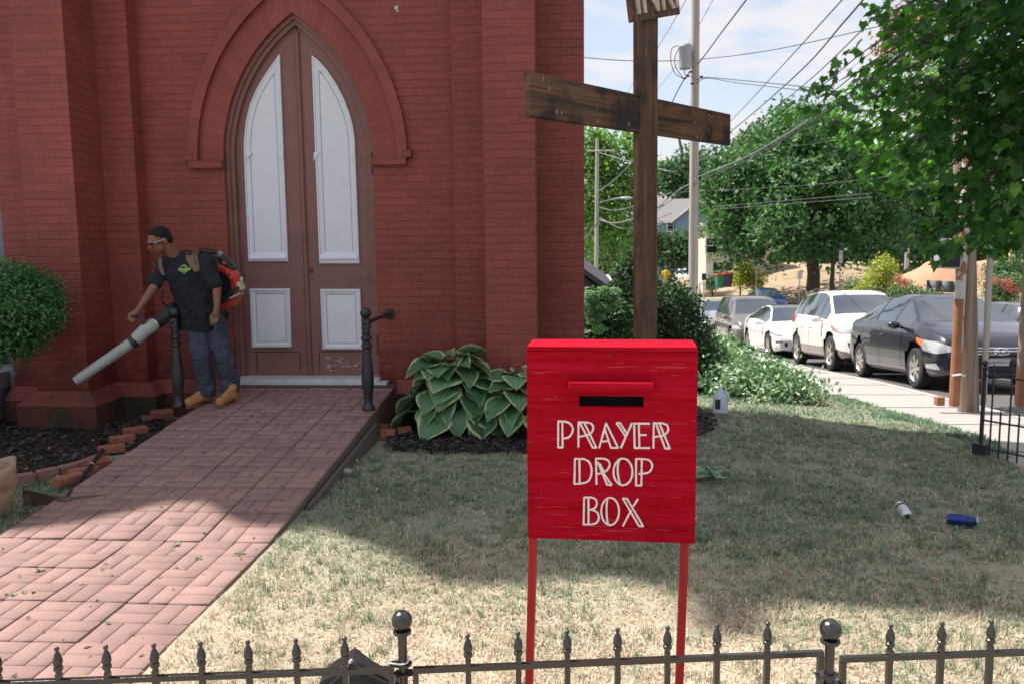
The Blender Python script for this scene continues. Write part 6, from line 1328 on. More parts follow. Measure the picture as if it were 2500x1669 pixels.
# engine pack behind his left shoulder: frame, red fan housing arc, shroud, muffler cover, tank
hc = PX(690, 560, 7.86)
b = B(); ring_ = [(hc.x+.20*math.cos(a)+.015, hc.y, hc.z+.20*math.sin(a)-.055) for a in np.linspace(1.35, -1.45, 20)]
vs = []; fs = []
for i, p in enumerate(ring_):
    a = 1.35-2.8*i/19; d = Vector((math.cos(a), 0, math.sin(a)))
    for rr2, yy2 in ((-.045, -.085), (.0, -.10), (.02, -.06), (.025, .05), (-.04, .07)): vs.append(Vector(p)+d*rr2+Vector((0, yy2, 0)))
for i in range(19):
    for k in range(5): fs.append((i*5+k, i*5+(k+1) % 5, (i+1)*5+(k+1) % 5, (i+1)*5+k))
fs += [(0, 1, 2, 3, 4), (95, 96, 97, 98, 99)]; b.add(vs, fs); b.obj('fan_housing', 'blower_red', BL, auto=40)
b = B()
for a in np.linspace(1.2, -1.2, 17):
    p = Vector((hc.x+.152*math.cos(a)+.015, hc.y-.075, hc.z+.152*math.sin(a)-.055)); b.box(p, (.03, .035, .006), RY(-a))
b.obj('guard_fins', 'blower_black', BL)
b = B(); b.lathe([(.02, -.07), (.14, -.065), (.15, -.02), (.15, .06), (.02, .07)], 28, (hc.x+.01, hc.y, hc.z-.055), RX(PI/2)); b.obj('fan_case', 'blower_black', BL, auto=40)
tp0 = PX(600, 345, 7.78); 
b = B(); b.box(tp0+Vector((.035, 0, -.0)), (.13, .13, .05), RY(.12), bev=.02); b.obj('top_cover', 'silver_part' if False else 'blower_black', BL, auto=50)
b = B(); b.box(PX(770, 435, 7.86), (.085, .14, .17), RY(-.62), bev=.03); b.obj('engine_cover', 'blower_black', BL, auto=50)
b = B(); b.lathe([(.0, -.01), (.026, -.01), (.028, .02), (.012, .035)], 16, PX(712, 368, 7.80), RY(.5)); b.obj('spark_cap', 'silver_part', BL, auto=50)
b = B(); b.box(PX(862, 600, 7.84), (.066, .12, .085), RY(-.35), bev=.022); b.lathe([(.016, 0), (.014, .045)], 14, PX(872, 560, 7.84), RY(.15)); b.obj('fuel_tank', 'tank', BL, auto=50)
b = B(); b.lathe([(.021, 0), (.021, .022), (.018, .025)], 14, PX(882, 528, 7.84), RY(.15)); b.obj('fuel_cap', 'blower_black', BL, auto=50)
b = B(); b.box(PX(800, 650, 7.80), (.20, .16, .03), RY(-.55), bev=.01); b.box(PX(790, 690, 7.83), (.13, .2, .04), RY(-.45), bev=.012); b.box(PX(640, 560, 7.78), (.05, .26, .46), RY(.08), bev=.015); b.obj('back_frame', 'blower_black', BL, auto=50)
b = B(); b.box(PX(840, 668, 7.78), (.11, .12, .02), RY(-.45), bev=.006); b.obj('tank_guard', 'silver_part', BL)
for px, py in ((745, 430), (800, 540), (830, 640), (770, 500)):
    b = B(); b.box(PX(px, py, 7.76), (.035, .03, .022), RY(.6), bev=.006); b.obj('housing_lug', 'blower_red', BL)
def strap(pts, w, name='strap', th=.012):
    V = []; 
    for (x, y, wx, wy) in pts:
        for sgn in (-1, 1):
            d = ray(300+(x+sgn*wx)/3.015, 500+(y+sgn*wy)/3.015); h_ = bvh.ray_cast(Vector((0, 0, HCAM)), d, 60)
            V.append((h_[0]+h_[1]*th) if h_[0] is not None and h_[0].y < 9 else (V[-2]+Vector((.0, .01, -.02)) if len(V) > 1 else PX(x, y, 7.5)))
    n = len(pts); V2 = [v+Vector((0, .016, -.004)) for v in V]; fs = []
    for i in range(n-1): k = 2*i; m2 = 2*n; fs += [(k, k+1, k+3, k+2), (m2+k, m2+k+2, m2+k+3, m2+k+1), (k, k+2, m2+k+2, m2+k), (k+1, m2+k+1, m2+k+3, k+3)]
    b = B(); b.add(V+V2, fs); b.obj(name, 'strap_tan', BL, auto=50)
strap([(500, 345, 28, -14), (492, 370, 28, -8), (498, 410, 28, -4), (515, 450, 28, -6), (548, 492, 26, -10)], 1)
strap([(540, 345, 8, -4), (536, 380, 8, 0), (552, 430, 8, -3), (566, 470, 8, -3)], 1, 'strap_piping', .016)
strap([(283, 400, 14, 0), (276, 440, 14, 0), (282, 480, 13, 0), (294, 520, 10, 2)], 1)
# ============================================================ CARS
def paint(name, c, metal=.2, rough=.28): return M(name, c, rough, .03, 3, spec=.5, metal=metal, coat=.8)
paint('car_black', (.010, .012, .022)); paint('car_white', (.72, .71, .69), 0); paint('car_pearl', (.66, .64, .61), 0); paint('car_silver', (.32, .32, .34), .4); paint('car_bronze', (.17, .145, .13), .4); paint('car_blue', (.012, .03, .11), .3); paint('car_grey', (.10, .11, .13), .5)
M('car_trim', (.014, .014, .015), .55, .1); M('tyre', (.018, .018, .019), .85, .2, 20); M('rim', (.50, .48, .46), .28, .08, metal=.75); M('lamp_glass', (.42, .43, .44), .08, .25, 25, spec=.9, coat=1, metal=.3); M('lamp_amber', (.75, .20, .05), .2, 0, coat=.8); M('tail_red', (.45, .015, .02), .2, 0, coat=.8); M('chrome', (.7, .7, .7), .12, 0, metal=1); M('plate', (.72, .73, .74), .5, .05); M('plate_ink', (.04, .05, .10), .5, 0)
def isl(fs):
    par = {}
    def find(a):
        while par.setdefault(a, a) != a: par[a] = par[par[a]]; a = par[a]
        return a
    for f in fs:
        for a in f[1:]: par[find(a)] = find(f[0])
    out = {}
    for f in fs: out.setdefault(find(f[0]), []).append(f)
    return list(out.values())
def car(name, label, X, Yf, heading, spec, group=None):
    """local frame: +x forward, z up, wheels on z=0; Yf = world Y of the front axle"""
    Ln, Wd_, wb, fo = spec['L'], spec['W'], spec['wb'], spec['fo']   # length, width, wheelbase, front overhang
    sg = -1 if heading < 0 else 1; rz = -PI/2 if heading < 0 else PI/2; xf = Ln/2-fo; xr = xf-wb
    Yc = Yf - sg*(xf); zc = gs(Yc); pitch = math.atan2(gs(Yf)-gs(Yf-sg*wb), wb); zf = gs(Yf)
    t = thing(name, label, 'car', (X, Yc, (gs(Yf)+gs(Yf-sg*wb))/2 - math.tan(pitch)*((xf+xr)/2)), rz, group); t.rotation_euler = (0, -pitch, rz)
    tx, tz = zip(*spec['top']); bx_, bz_ = zip(*spec['belt']); px_, pw = zip(*spec.get('plan', [(-1, .80), (-.93, .93), (-.75, .985), (-.3, 1), (.4, 1), (.75, .975), (.92, .90), (1, .78)]))
    sill = spec.get('sill', .20); rin = spec.get('inset', .55); wr_ = spec.get('wr', .32); ar = wr_+.055
    xs = set(np.linspace(-Ln/2, Ln/2, 61)); 
    for k in ('ws', 'rs'): xs |= set(spec[k])
    for s_ in spec['side']: xs |= set(s_)
    xs = sorted(xs); xs = [x for i, x in enumerate(xs) if i == 0 or x-xs[i-1] > .012 or x in spec['ws']]
    def sm(x, a, b_): return float(np.interp(x, a, b_))
    def smz(x, a, b_): return (sm(x-.05, a, b_)+sm(x, a, b_)*2+sm(x+.05, a, b_))/4
    V = []; NR = 18
    for x in xs:
        zt = smz(x, tx, tz); zb = min(smz(x, bx_, bz_), zt-.015); w = Wd_/2*sm(x/(Ln/2), px_, pw); gh = max(0, zt-zb); e = abs(x)/(Ln/2); zs = sill+max(0, (e-.86))*.35
        mid = sill+(zb-sill)*.5; ring = [(.70*w, zs-.02), (.93*w, zs), (.975*w, zs+.07), (.995*w, sill+(zb-sill)*.30), (1.0*w, mid), (.992*w, sill+(zb-sill)*.72), (.975*w, sill+(zb-sill)*.88), (.950*w, zb)]
        yb = .935*w; yr = yb-rin*min(gh, .62); hump = .006+.03*(1-min(1, gh/.3))
        z0 = zb+.012
        for k in range(1, 7):
            f = k/6; y = yb+(yr-yb)*(f**1.25); z = z0+(max(z0, zt-.055*min(1, gh/.3))-z0)*f; ring.append((y, z))
        ring += [(yr-.05, zt-.018*min(1, gh/.3)), (yr*.62, zt+hump*.4), (yr*.3, zt+hump*.8), (0, zt+hump)]
        for (y, z) in ring: V.append((x, y, z))
    NR = len(ring); nx = len(xs); full = []
    V = np.array(V).reshape(nx, NR, 3); 
    # round the plan of nose and tail
    for i in range(nx):
        e = xs[i]/(Ln/2); k = max(0, (abs(e)-.80)/.20)**2
        V[i, :, 0] -= np.sign(e)*k*spec.get('round', .22)*(V[i, :, 1]/(Wd_/2))**2.4
        kz = max(0, (abs(e)-.93)/.07); lowz = (V[i, :, 2] < .34)*1.0
    mir = V[:, ::-1, :].copy()[:, 1:, :]; mir[:, :, 1] *= -1
    A_ = np.concatenate([V, mir], 1); NF = A_.shape[1]
    verts = [Vector(q) for q in A_.reshape(-1, 3)]
    def cls(i, j):
        jj = j if j < NR-1 else NF-2-j; xm = (xs[i]+xs[i+1])/2
        if jj >= 14-0 and spec['ws'][0] < xm < spec['ws'][1]: return 'windscreen'
        if jj >= 14 and spec['rs'][0] < xm < spec['rs'][1]: return 'rear_window'
        if 8 <= jj <= 12:
            for s_ in spec['side']:
                if s_[0] < xm < s_[1]: return 'side_window'
            if min(s_[0] for s_ in spec['side']) < xm < max(s_[1] for s_ in spec['side']): return 'window_trim'
        if jj >= 13 and spec.get('glass_roof') and spec['rs'][1] <= xm <= spec['ws'][0]: return 'roof_glass' if jj >= 14 else 'body'
        if jj <= spec.get('clad', 0) : return 'cladding'
        return 'body'
    groups = {}
    for i in range(nx-1):
        for j in range(NF-1):
            jj = j if j < NR-1 else NF-2-j; q = (i*NF+j, (i+1)*NF+j, (i+1)*NF+j+1, i*NF+j+1)
            if jj <= 5:
                cx_ = sum(verts[a].x for a in q)/4; cz_ = sum(verts[a].z for a in q)/4
                if any((cx_-xw)**2+(cz_-wr_)**2 < ar**2 for xw in (xf, xr)): continue
            c = cls(i, j); groups.setdefault(c, []).append(q)
    for i in range(len(verts)):
        j = i % NF; jj = j if j < NR else NF-1-j
        if jj <= 6:
            v = verts[i]
            for xw in (xf, xr):
                dx_, dz_ = v.x-xw, v.z-wr_; dd = math.hypot(dx_, dz_)
                if dd < ar and dd > .05: v.x = xw+dx_/dd*ar; v.z = wr_+dz_/dd*ar
    groups['body'] += [tuple(range(NF)), tuple((nx-1)*NF+k for k in range(NF))[::-1]]
    pm = {'body': spec['paint'], 'windscreen': 'dark_glass', 'rear_window': 'dark_glass', 'side_window': 'dark_glass', 'window_trim': spec.get('pillar', 'car_trim'), 'roof_glass': 'dark_glass', 'cladding': spec.get('cladm', 'car_trim')}
    for g, fs in groups.items():
        for fs in ([fs] if g == 'body' else isl(fs)):
         used = sorted({a for f in fs for a in f}); mp_ = {a: k for k, a in enumerate(used)}; b = B(); b.add([verts[a] for a in used], [tuple(mp_[a] for a in f) for f in fs]); me = b.mesh(g)
         bm = bmesh.new(); bm.from_mesh(me); bmesh.ops.remove_doubles(bm, verts=bm.verts[:], dist=.0004); bmesh.ops.recalc_face_normals(bm, faces=bm.faces[:]); bm.to_mesh(me); bm.free()
         o = link(g, me, pm[g], t, True, False); me.set_sharp_from_angle(angle=math.radians(38))
    bv = BVHTree.FromPolygons(verts, [f for g in groups.values() for f in g])
    def drape(nm, poly, mat, org, au, av, dr, off=.006, res=.022, th=.0):
        """poly in (u,v) on the plane org+u*au+v*av, dropped along dr on to the bodywork"""
        pts = [Vector((p[0], p[1])) for p in poly]; n = len(pts); pp = []
        for i in range(n):
            a = pts[i]; b2 = pts[(i+1) % n]; k = max(1, int((b2-a).length/res))
            for q in range(k): pp.append(a.lerp(b2, q/k))
        nb_ = len(pp); mnx = min(p.x for p in pp); mxx = max(p.x for p in pp); mny = min(p.y for p in pp); mxy = max(p.y for p in pp)
        def ins(x, y):
            c = False; j = nb_-1
            for i in range(nb_):
                if (pp[i].y > y) != (pp[j].y > y) and x < (pp[j].x-pp[i].x)*(y-pp[i].y)/(pp[j].y-pp[i].y)+pp[i].x: c = not c
                j = i
            return c
        x = mnx+res
        while x < mxx:
            y = mny+res
            while y < mxy:
                if ins(x, y) and min((Vector((x, y))-p).length for p in pp[:nb_]) > res*.5: pp.append(Vector((x, y)))
                y += res
            x += res
        r_c = delaunay_2d_cdt(pp, [(i, (i+1) % nb_) for i in range(nb_)], [], 1, 1e-5); V3 = []
        ok = []
        for p in r_c[0]:
            o0 = Vector(org)+Vector(au)*p.x+Vector(av)*p.y; h_ = bv.ray_cast(o0, Vector(dr), 6)
            ok.append(h_[0] is not None); nn = h_[1] if h_[0] is not None else Vector((0, 0, 1))
            if h_[0] is not None and nn.dot(Vector(dr)) > 0: nn = -nn
            V3.append((h_[0]+nn*off) if h_[0] is not None else o0)
        fs = [tuple(f) for f in r_c[2] if all(ok[a] for a in f)]
        if not fs: return None
        fs = max(isl(fs), key=len)
        us = sorted({a for f in fs for a in f}); ix = {a: k for k, a in enumerate(us)}; b = B(); b.add([V3[a] for a in us], [tuple(ix[a] for a in f) for f in fs]); return b.obj(nm, mat, t, wp=False, smooth=True)
    # wheels
    for xw in (xf, xr):
        for sy in (-1, 1):
            wy = Wd_/2-.115; b = B(); wo = thing('wheel', None, None, (xw, sy*wy, wr_)); wo.parent = t; Rw = RX(-PI/2) if sy > 0 else RX(PI/2)
            b.lathe([(wr_*.62, -.10), (wr_*.90, -.108), (wr_*.985, -.085), (wr_, -.05), (wr_, .05), (wr_*.985, .085), (wr_*.90, .104), (wr_*.66, .098), (wr_*.62, .06)], 30, (0, 0, 0), Rw); b.obj('tyre', 'tyre', wo, wp=False, auto=40)
            b = B(); b.lathe([(wr_*.67, .094), (wr_*.64, .097), (wr_*.60, .075), (wr_*.57, .02)], 30, (0, 0, 0), Rw, caps=False); ns = spec.get('spokes', 7)
            b.lathe([(.0, .06), (.05, .062), (.055, .085), (.03, .09)], 16, (0, 0, 0), Rw)
            for k in range(ns):
                a = 2*PI*k/ns; b.box(Rw @ Vector((math.cos(a)*wr_*.34, math.sin(a)*wr_*.34, .076)), (wr_*.60, spec.get('spw', .05), .018), Rw @ RZ(a))
            b.obj('rim', 'rim', wo, wp=False, auto=40)
            b = B(); b.lathe([(0, .012), (wr_*.6, .012)], 24, (0, 0, 0), Rw); b.obj('hub_back', 'car_trim', wo, wp=False)
        b = B(); vs = []; n = 16
        for k in range(n+1):
            a = PI*k/n*1.2-.1*PI
            for y in (-Wd_/2+.035, Wd_/2-.035): vs.append((xw+(ar+.0)*math.cos(a), y, wr_+(ar+.0)*math.sin(a)))
        b.add(vs, [(2*k, 2*k+1, 2*k+3, 2*k+2) for k in range(n)]); b.obj('wheel_well', 'slot_black', t, wp=False)
    b = B(); b.box((0, 0, .24), (Ln*.86, Wd_*.78, .08)); b.obj('underbody', 'slot_black', t, wp=False)
    # mirrors
    mz = spec.get('mz', sm(spec['ws'][1], bx_, bz_)+.06); mxp = spec['ws'][1]-.40
    for sy in (-1, 1):
        b = B(); b.ball((mxp, sy*(Wd_/2+.09), mz), .1, 2, (.62, 1.05, .68)); b.tube([(mxp+.0, sy*(Wd_/2-.06), mz-.04), (mxp, sy*(Wd_/2+.05), mz-.01)], .025, 8); mo = b.obj('mirror', spec.get('mirm', spec['paint']), t, wp=False, smooth=True)
    # door shut lines and handles on both sides
    for sy in (-1, 1):
        zb_ = sm(0, bx_, bz_)
        for x in spec.get('doors', (.85, -.12, -1.0)):
            drape('door_gap', [(x-.006, .32), (x+.006, .32), (x+.006, zb_-.01), (x-.006, zb_-.01)], 'slot_black', (0, sy*3, 0), (1, 0, 0), (0, 0, 1), (0, -sy, 0), .003, .08)
        for x in (-.02-.12, -1.0+.12+.02):
            b = B(); b.tube([(x-.02, sy*(Wd_/2-.010), zb_-.13), (x+.14, sy*(Wd_/2-.010), zb_-.13)], .014, 8); b.obj('door_handle', spec['paint'], t, wp=False, smooth=True)
    # front and rear fittings: (name, polygon, material, end, offset)
    for nm, poly, mat, end, off in spec['fit']:
        sgn = 1 if end == 'f' else -1
        for msy in ((1, -1) if nm.endswith('*') else (1,)):
            pl = [(u*msy, v) for u, v in poly]; ang = .55 if ('lamp' in nm or 'light' in nm) else 0
            dr_ = Vector((-sgn*math.cos(ang), -msy*math.sin(ang), 0)) if ang else Vector((-sgn, 0, 0))
            org = -dr_*4+Vector((0, 0, 0)); au = Vector((0, 1, 0)) if not ang else Vector((-dr_.y*-sgn*-1, 0, 0))
            if ang:
                au = Vector((0, 0, 1)).cross(-dr_); 
                if au.y < 0: au = -au
                org = -dr_*4+Vector((sgn*(Ln/2-.5), msy*.0, 0))
                c0 = Vector((sgn*(Ln/2-.5), 0, 0)); org = c0-dr_*3
            drape(nm.rstrip('*'), pl, mat, org, au, (0, 0, 1), dr_, off)
    return t, drape, bv
def fitn(**k): return k
# black sedan nearest the pole
sed = dict(L=4.50, W=1.78, wb=2.60, fo=.92, top=[(-2.25, .62), (-2.2, .92), (-2.1, 1.02), (-1.75, 1.07), (-1.55, 1.10), (-1.1, 1.32), (-.6, 1.46), (-.1, 1.49), (.25, 1.46), (.45, 1.40), (1.22, 1.00), (1.5, .95), (1.95, .83), (2.12, .74), (2.2, .64), (2.25, .50)],
           belt=[(-2.25, .6), (-1.9, .99), (-.9, .97), (1.1, .90), (1.3, .93), (2.25, .6)], ws=(.38, 1.16), rs=(-1.55, -.85), side=[(-1.25, -.62), (-.52, .28), (.34, .98)], paint='car_black', wr=.315, spokes=7, spw=.055, doors=(.80, -.20, -1.12), sill=.22, round=.30,
           fit=[('headlamp*', [(.30, .60), (.56, .56), (.78, .60), (.86, .69), (.80, .76), (.55, .73), (.34, .66)], 'lamp_glass', 'f', .008), ('indicator_lamp*', [(.80, .65), (.90, .72), (.92, .79), (.80, .76)], 'lamp_amber', 'f', .012),
                ('grille', [(-.40, .53), (.40, .53), (.46, .66), (-.46, .66)], 'car_trim', 'f', .006), ('grille_bar', [(-.40, .555), (.40, .555), (.405, .572), (-.405, .572)], 'chrome', 'f', .016), ('grille_bar', [(-.42, .595), (.42, .595), (.425, .612), (-.425, .612)], 'chrome', 'f', .016), ('grille_bar', [(-.44, .636), (.44, .636), (.445, .655), (-.445, .655)], 'chrome', 'f', .016),
                ('lower_intake', [(-.55, .26), (.55, .26), (.48, .38), (-.48, .38)], 'car_trim', 'f', .006), ('fog_light*', [(.50, .33), (.78, .35), (.80, .40), (.56, .42)], 'lamp_glass', 'f', .010), ('number_plate', [(-.16, .40), (.16, .40), (.16, .51), (-.16, .51)], 'plate', 'f', .03)])
suv = dict(L=4.52, W=1.86, wb=2.69, fo=.90, top=[(-2.26, .75), (-2.22, 1.10), (-2.12, 1.35), (-1.9, 1.58), (-1.5, 1.66), (-.6, 1.71), (0, 1.69), (.25, 1.64), (.42, 1.56), (1.22, 1.14), (1.45, 1.09), (1.95, .98), (2.12, .90), (2.2, .78), (2.26, .62)],
           belt=[(-2.26, .8), (-2.0, 1.12), (-1, 1.06), (.4, 1.0), (1.2, 1.0), (1.4, 1.03), (2.26, .7)], ws=(.36, 1.16), rs=(-2.16, -1.85), side=[(-1.72, -1.22), (-1.10, -.25), (-.16, .34), (.40, .98)], paint='car_pearl', wr=.36, spokes=5, spw=.07, doors=(.85, -.20, -1.18), sill=.28, clad=2, inset=.42, round=.26, cladm='car_bronze',
           fit=[('headlamp*', [(.36, .80), (.62, .77), (.84, .82), (.90, .90), (.70, .89), (.40, .86)], 'lamp_glass', 'f', .008), ('indicator_lamp*', [(.86, .82), (.95, .93), (.90, .95), (.84, .88)], 'lamp_amber', 'f', .012),
                ('grille', [(-.38, .78), (.38, .78), (.42, .86), (-.42, .86)], 'car_trim', 'f', .006), ('side_intake*', [(.42, .40), (.74, .50), (.76, .60), (.62, .60)], 'car_trim', 'f', .008), ('lower_intake', [(-.45, .46), (.45, .46), (.36, .68), (-.36, .68)], 'car_trim', 'f', .008), ('number_plate', [(-.16, .56), (.16, .56), (.16, .67), (-.16, .67)], 'plate', 'f', .03), ('tail_lamp*', [(.62, 1.0), (.85, 1.0), (.85, 1.18), (.7, 1.18)], 'tail_red', 'r', .01)])
tes = dict(L=4.69, W=1.85, wb=2.87, fo=.84, top=[(-2.34, .72), (-2.3, .98), (-2.2, 1.07), (-1.9, 1.12), (-1.5, 1.24), (-.9, 1.39), (-.3, 1.445), (.1, 1.43), (.5, 1.35), (1.35, .94), (1.6, .89), (2.0, .78), (2.15, .70), (2.28, .58), (2.34, .44)],
           belt=[(-2.34, .6), (-2.0, 1.02), (-1, .98), (1.2, .88), (1.4, .88), (2.34, .55)], ws=(.30, 1.30), rs=(-1.9, -.7), side=[(-1.45, -.60), (-.52, .40), (.46, 1.05)], paint='car_white', wr=.335, spokes=9, spw=.035, doors=(.90, -.12, -1.1), sill=.18, glass_roof=True, round=.34, inset=.62,
           fit=[('headlamp*', [(.40, .60), (.60, .60), (.84, .66), (.80, .72), (.62, .66), (.42, .63)], 'lamp_glass', 'f', .006), ('lower_intake', [(-.45, .24), (.45, .24), (.38, .31), (-.38, .31)], 'car_trim', 'f', .006), ('side_intake*', [(.52, .32), (.60, .31), (.60, .42), (.82, .43), (.82, .46), (.54, .46)], 'car_trim', 'f', .006)])
van = dict(L=4.9, W=1.95, wb=3.03, fo=.95, top=[(-2.45, .8), (-2.4, 1.1), (-2.3, 1.5), (-2.1, 1.70), (-1.2, 1.76), (.2, 1.75), (.55, 1.68), (.8, 1.58), (1.5, 1.12), (1.8, 1.03), (2.15, .92), (2.32, .8), (2.4, .68), (2.45, .5)], belt=[(-2.45, .8), (-2.1, 1.05), (1.4, .98), (1.6, .99), (2.45, .6)], ws=(.62, 1.45), rs=(-2.34, -2.06), side=[(-1.9, -1.15), (-1.05, -.1), (0, .6), (.7, 1.2)], paint='car_bronze', wr=.34, spokes=5, spw=.07, doors=(1.0, -.05, -1.1), sill=.24, inset=.35,
           fit=[('headlamp*', [(.42, .66), (.84, .68), (.88, .80), (.55, .78)], 'lamp_glass', 'f', .008), ('grille', [(-.4, .64), (.4, .64), (.42, .76), (-.42, .76)], 'car_trim', 'f', .006), ('lower_intake', [(-.5, .32), (.5, .32), (.45, .44), (-.45, .44)], 'car_trim', 'f', .006)])
silv = dict(sed, paint='car_silver', L=4.7, W=1.8, fit=[('headlamp*', [(.40, .62), (.84, .66), (.86, .74), (.55, .72)], 'lamp_glass', 'f', .008), ('grille', [(-.30, .56), (.30, .56), (.32, .64), (-.32, .64)], 'car_trim', 'f', .006), ('lower_intake', [(-.55, .26), (.55, .26), (.48, .40), (-.48, .40)], 'car_trim', 'f', .006)])
hat = dict(suv, L=4.4, W=1.78, wb=2.6, paint='car_grey', top=[(-2.2, .75), (-2.16, 1.0), (-2.08, 1.15), (-1.85, 1.38), (-1.4, 1.46), (-.5, 1.5), (0, 1.49), (.3, 1.44), (.45, 1.38), (1.2, 1.0), (1.45, .95), (1.9, .85), (2.1, .75), (2.2, .5)], belt=[(-2.2, .8), (-1.9, 1.02), (-.9, .98), (1.1, .90), (1.3, .93), (2.2, .6)], clad=0, wr=.32, sill=.22, rs=(-2.08, -1.82), side=[(-1.7, -1.25), (-1.12, -.3), (-.2, .95)],
           fit=[('tail_lamp*', [(.50, .84), (.86, .84), (.90, .98), (.62, .98)], 'tail_red', 'r', .01), ('number_plate', [(-.2, .70), (.2, .70), (.2, .82), (-.2, .82)], 'plate', 'r', .03)])
RX_ = 5.17
_, dr_, bv_ = car('black_sedan', 'black sedan parked nearest, partly hidden by the thick wooden pole', RX_+.89, 13.6, -1, sed, 'cars parked along the pavement'); BS = _
# badge: slanted H in an oval, and plate characters
b = B(); xh = 2.27
def fx(y, z):
    h_ = bv_.ray_cast(Vector((5, y, z)), Vector((-1, 0, 0)), 6); return (h_[0].x if h_[0] is not None else 2.2)+.024
for k in range(24):
    a = 2*PI*k/24; a2 = 2*PI*(k+1)/24; b.tube([(fx(.10*math.cos(a), .60+.048*math.sin(a)), .10*math.cos(a), .60+.048*math.sin(a)), (fx(.10*math.cos(a2), .60+.048*math.sin(a2)), .10*math.cos(a2), .60+.048*math.sin(a2))], .007, 6)
xx = fx(0, .6)
for p0, p1 in (((.052, .565), (.026, .635)), ((-.026, .565), (-.052, .635)), ((.038, .590), (-.038, .612))): b.tube([(xx, p0[0], p0[1]), (xx, p1[0], p1[1])], .009, 6)
b.obj('badge', 'chrome', BS, wp=False, smooth=True)
b = B(); rs = random.Random(8)
for k in range(7):
    y = -.125+.042*k; xx = fx(y, .455)+.012
    b.box((xx, y, .455), (.002, .009, .055)); b.box((xx, y+.012, .455+rs.choice([-.024, 0, .024])), (.002, .02, .009))
b.obj('plate_characters', 'plate_ink', BS, wp=False)
car('white_suv', 'white compact sport utility car with roof rails, parked behind the black sedan', RX_+.93, 18.1, -1, suv, 'cars parked along the pavement'); SV = bpy.data.objects['white_suv']
for sy in (-1, 1):
    b = B(); b.tube(smooth([(.2, sy*.58, 1.70), (-.1, sy*.58, 1.755), (-1.3, sy*.58, 1.73), (-1.6, sy*.58, 1.67)], 5), .016, 8); b.obj('roof_rail', 'car_trim', SV, wp=False, smooth=True)
car('white_sedan', 'white low electric sedan with dark glass roof, third in the row', RX_+.90, 23.8, -1, tes, 'cars parked along the pavement')
car('bronze_minivan', 'grey brown minivan parked behind the white sedan', RX_+.95, 29.6, -1, van, 'cars parked along the pavement')
car('silver_sedan', 'silver sedan, farthest of the row, beside the dark evergreen shrub', RX_+.75, 36.6, -1, silv, 'cars parked along the pavement')
car('grey_hatchback', 'dark grey hatchback with red tail lamp across the street, at the right edge', 12.4, 27.0, 1, hat, 'cars parked across the street')
bsd = dict(silv, paint='car_blue', fit=silv['fit']+[])
for lb, X, Y, sp_, hd_ in (('dark car across the street seen over the roof of the black sedan', 12.3, 34.5, dict(silv, paint='car_black'), 1), ('dark blue car across the street seen past the roof of the white sport utility car', 12.3, 41.5, dict(silv, paint='car_blue'), 1), ('blue car parked at the foot of the slope behind the white sedan', 12.0, 54.5, dict(silv, paint='car_blue'), -1)): car('parked_car', lb, X, Y, hd_, sp_, 'cars parked across the street')
def farcar(px, py, Y, label, sp_, hd_):
    q = aY(px, py, Y); car('parked_car', label, q.x, Y, hd_, sp_, 'cars in the far car park')
farcar(1628, 672, 100, 'blue car in the far car park beside the cross upright', dict(silv, paint='car_blue'), -1)
farcar(1672, 668, 104, 'white sport utility car in the far car park left of the utility pole', dict(suv, paint='car_white'), -1)
farcar(1728, 672, 104, 'white car in the far car park right of the utility pole', dict(van, paint='car_white'), -1)
farcar(1508, 680, 86, 'silver car with red tail lamps behind the pointed evergreen', dict(hat, paint='car_silver'), 1)

# ============================================================ POLES, WIRES, SIGNS
M('wire', (.02, .024, .03), .6, 0); M('wire_pale', (.14, .145, .15), .6, 0); M('galv', (.35, .37, .40), .5, .1, metal=.3); M('rusty_white', (.52, .50, .47), .7, .1, c2=(.30, .11, .05), c2t=(.50, .58), c2scale=6); M('insulator', (.3, .3, .32), .4, 0); M('street_sign_green', (.02, .30, .25), .5, .05); M('sign_back', (.55, .50, .54), .6, .05); M('rust_pole', (.28, .12, .06), .8, .3)
def pole(name, label, px_top, px_bot, Y, r, mat, hgt=9, dia2=None):
    p = aY(px_bot[0], px_bot[1], Y); p1 = aY(px_top[0], px_top[1], Y); zb_ = gs(Y)+(.12 if p.x < 5 else 0); sl_ = (p1.x-p.x)/(p1.z-p.z); t = thing(name, label, 'utility pole', (p.x+(zb_-p.z)*sl_, Y, zb_))
    b = B(); b.tube([(0, 0, -.3), (sl_*hgt, 0, hgt)], [r, r*.78], 16); b.obj('pole', mat, t, wp=False, auto=50); return t
# thick pole by the pavement
t = pole('utility_pole', 'thick weathered wooden utility pole with rusty conduit at the edge of the pavement', (2361, 640), (2368, 984), 10.45, .12, 'pole_wood', 8)
o0 = Vector(t.location); c0 = aY(2332, 984, 10.3)
b = B(); x = c0.x-o0.x-.0; b.tube([(x, -.12, -.02), (x+.01, -.12, 3.2)], .056, 12); b.obj('conduit', 'rusty_white', t, wp=False, auto=60)
b = B(); b.tube([(x, -.12, .0), (x, -.12, 1.25)], .0575, 12); b.obj('rusted_sleeve', 'rust_pole', t, wp=False, auto=60)
x2 = aY(2400, 984, 10.35).x-o0.x; b = B(); b.tube([(x2+.02, -.06, 0), (x2-.02, -.06, 3.4)], .030, 10); b.tube([(x2+.05, -.05, 0), (x2+.02, -.05, 3.4)], .012, 8); b.obj('conduit', 'rusty_white' if False else 'pole_wood_pale', t, wp=False, auto=60)
b = B(); b.box((x-.16, -.1, .05), (.09, .1, .1), bev=.006); b.obj('foot_block', 'rust_pole', t, wp=False)
b = B(); b.tube([(x-.06, -.17, .36), (x+.02, -.2, .38), (x+.09, -.17, .36)], .012, 8); b.obj('strap_band', 'wire_white', t, wp=False)
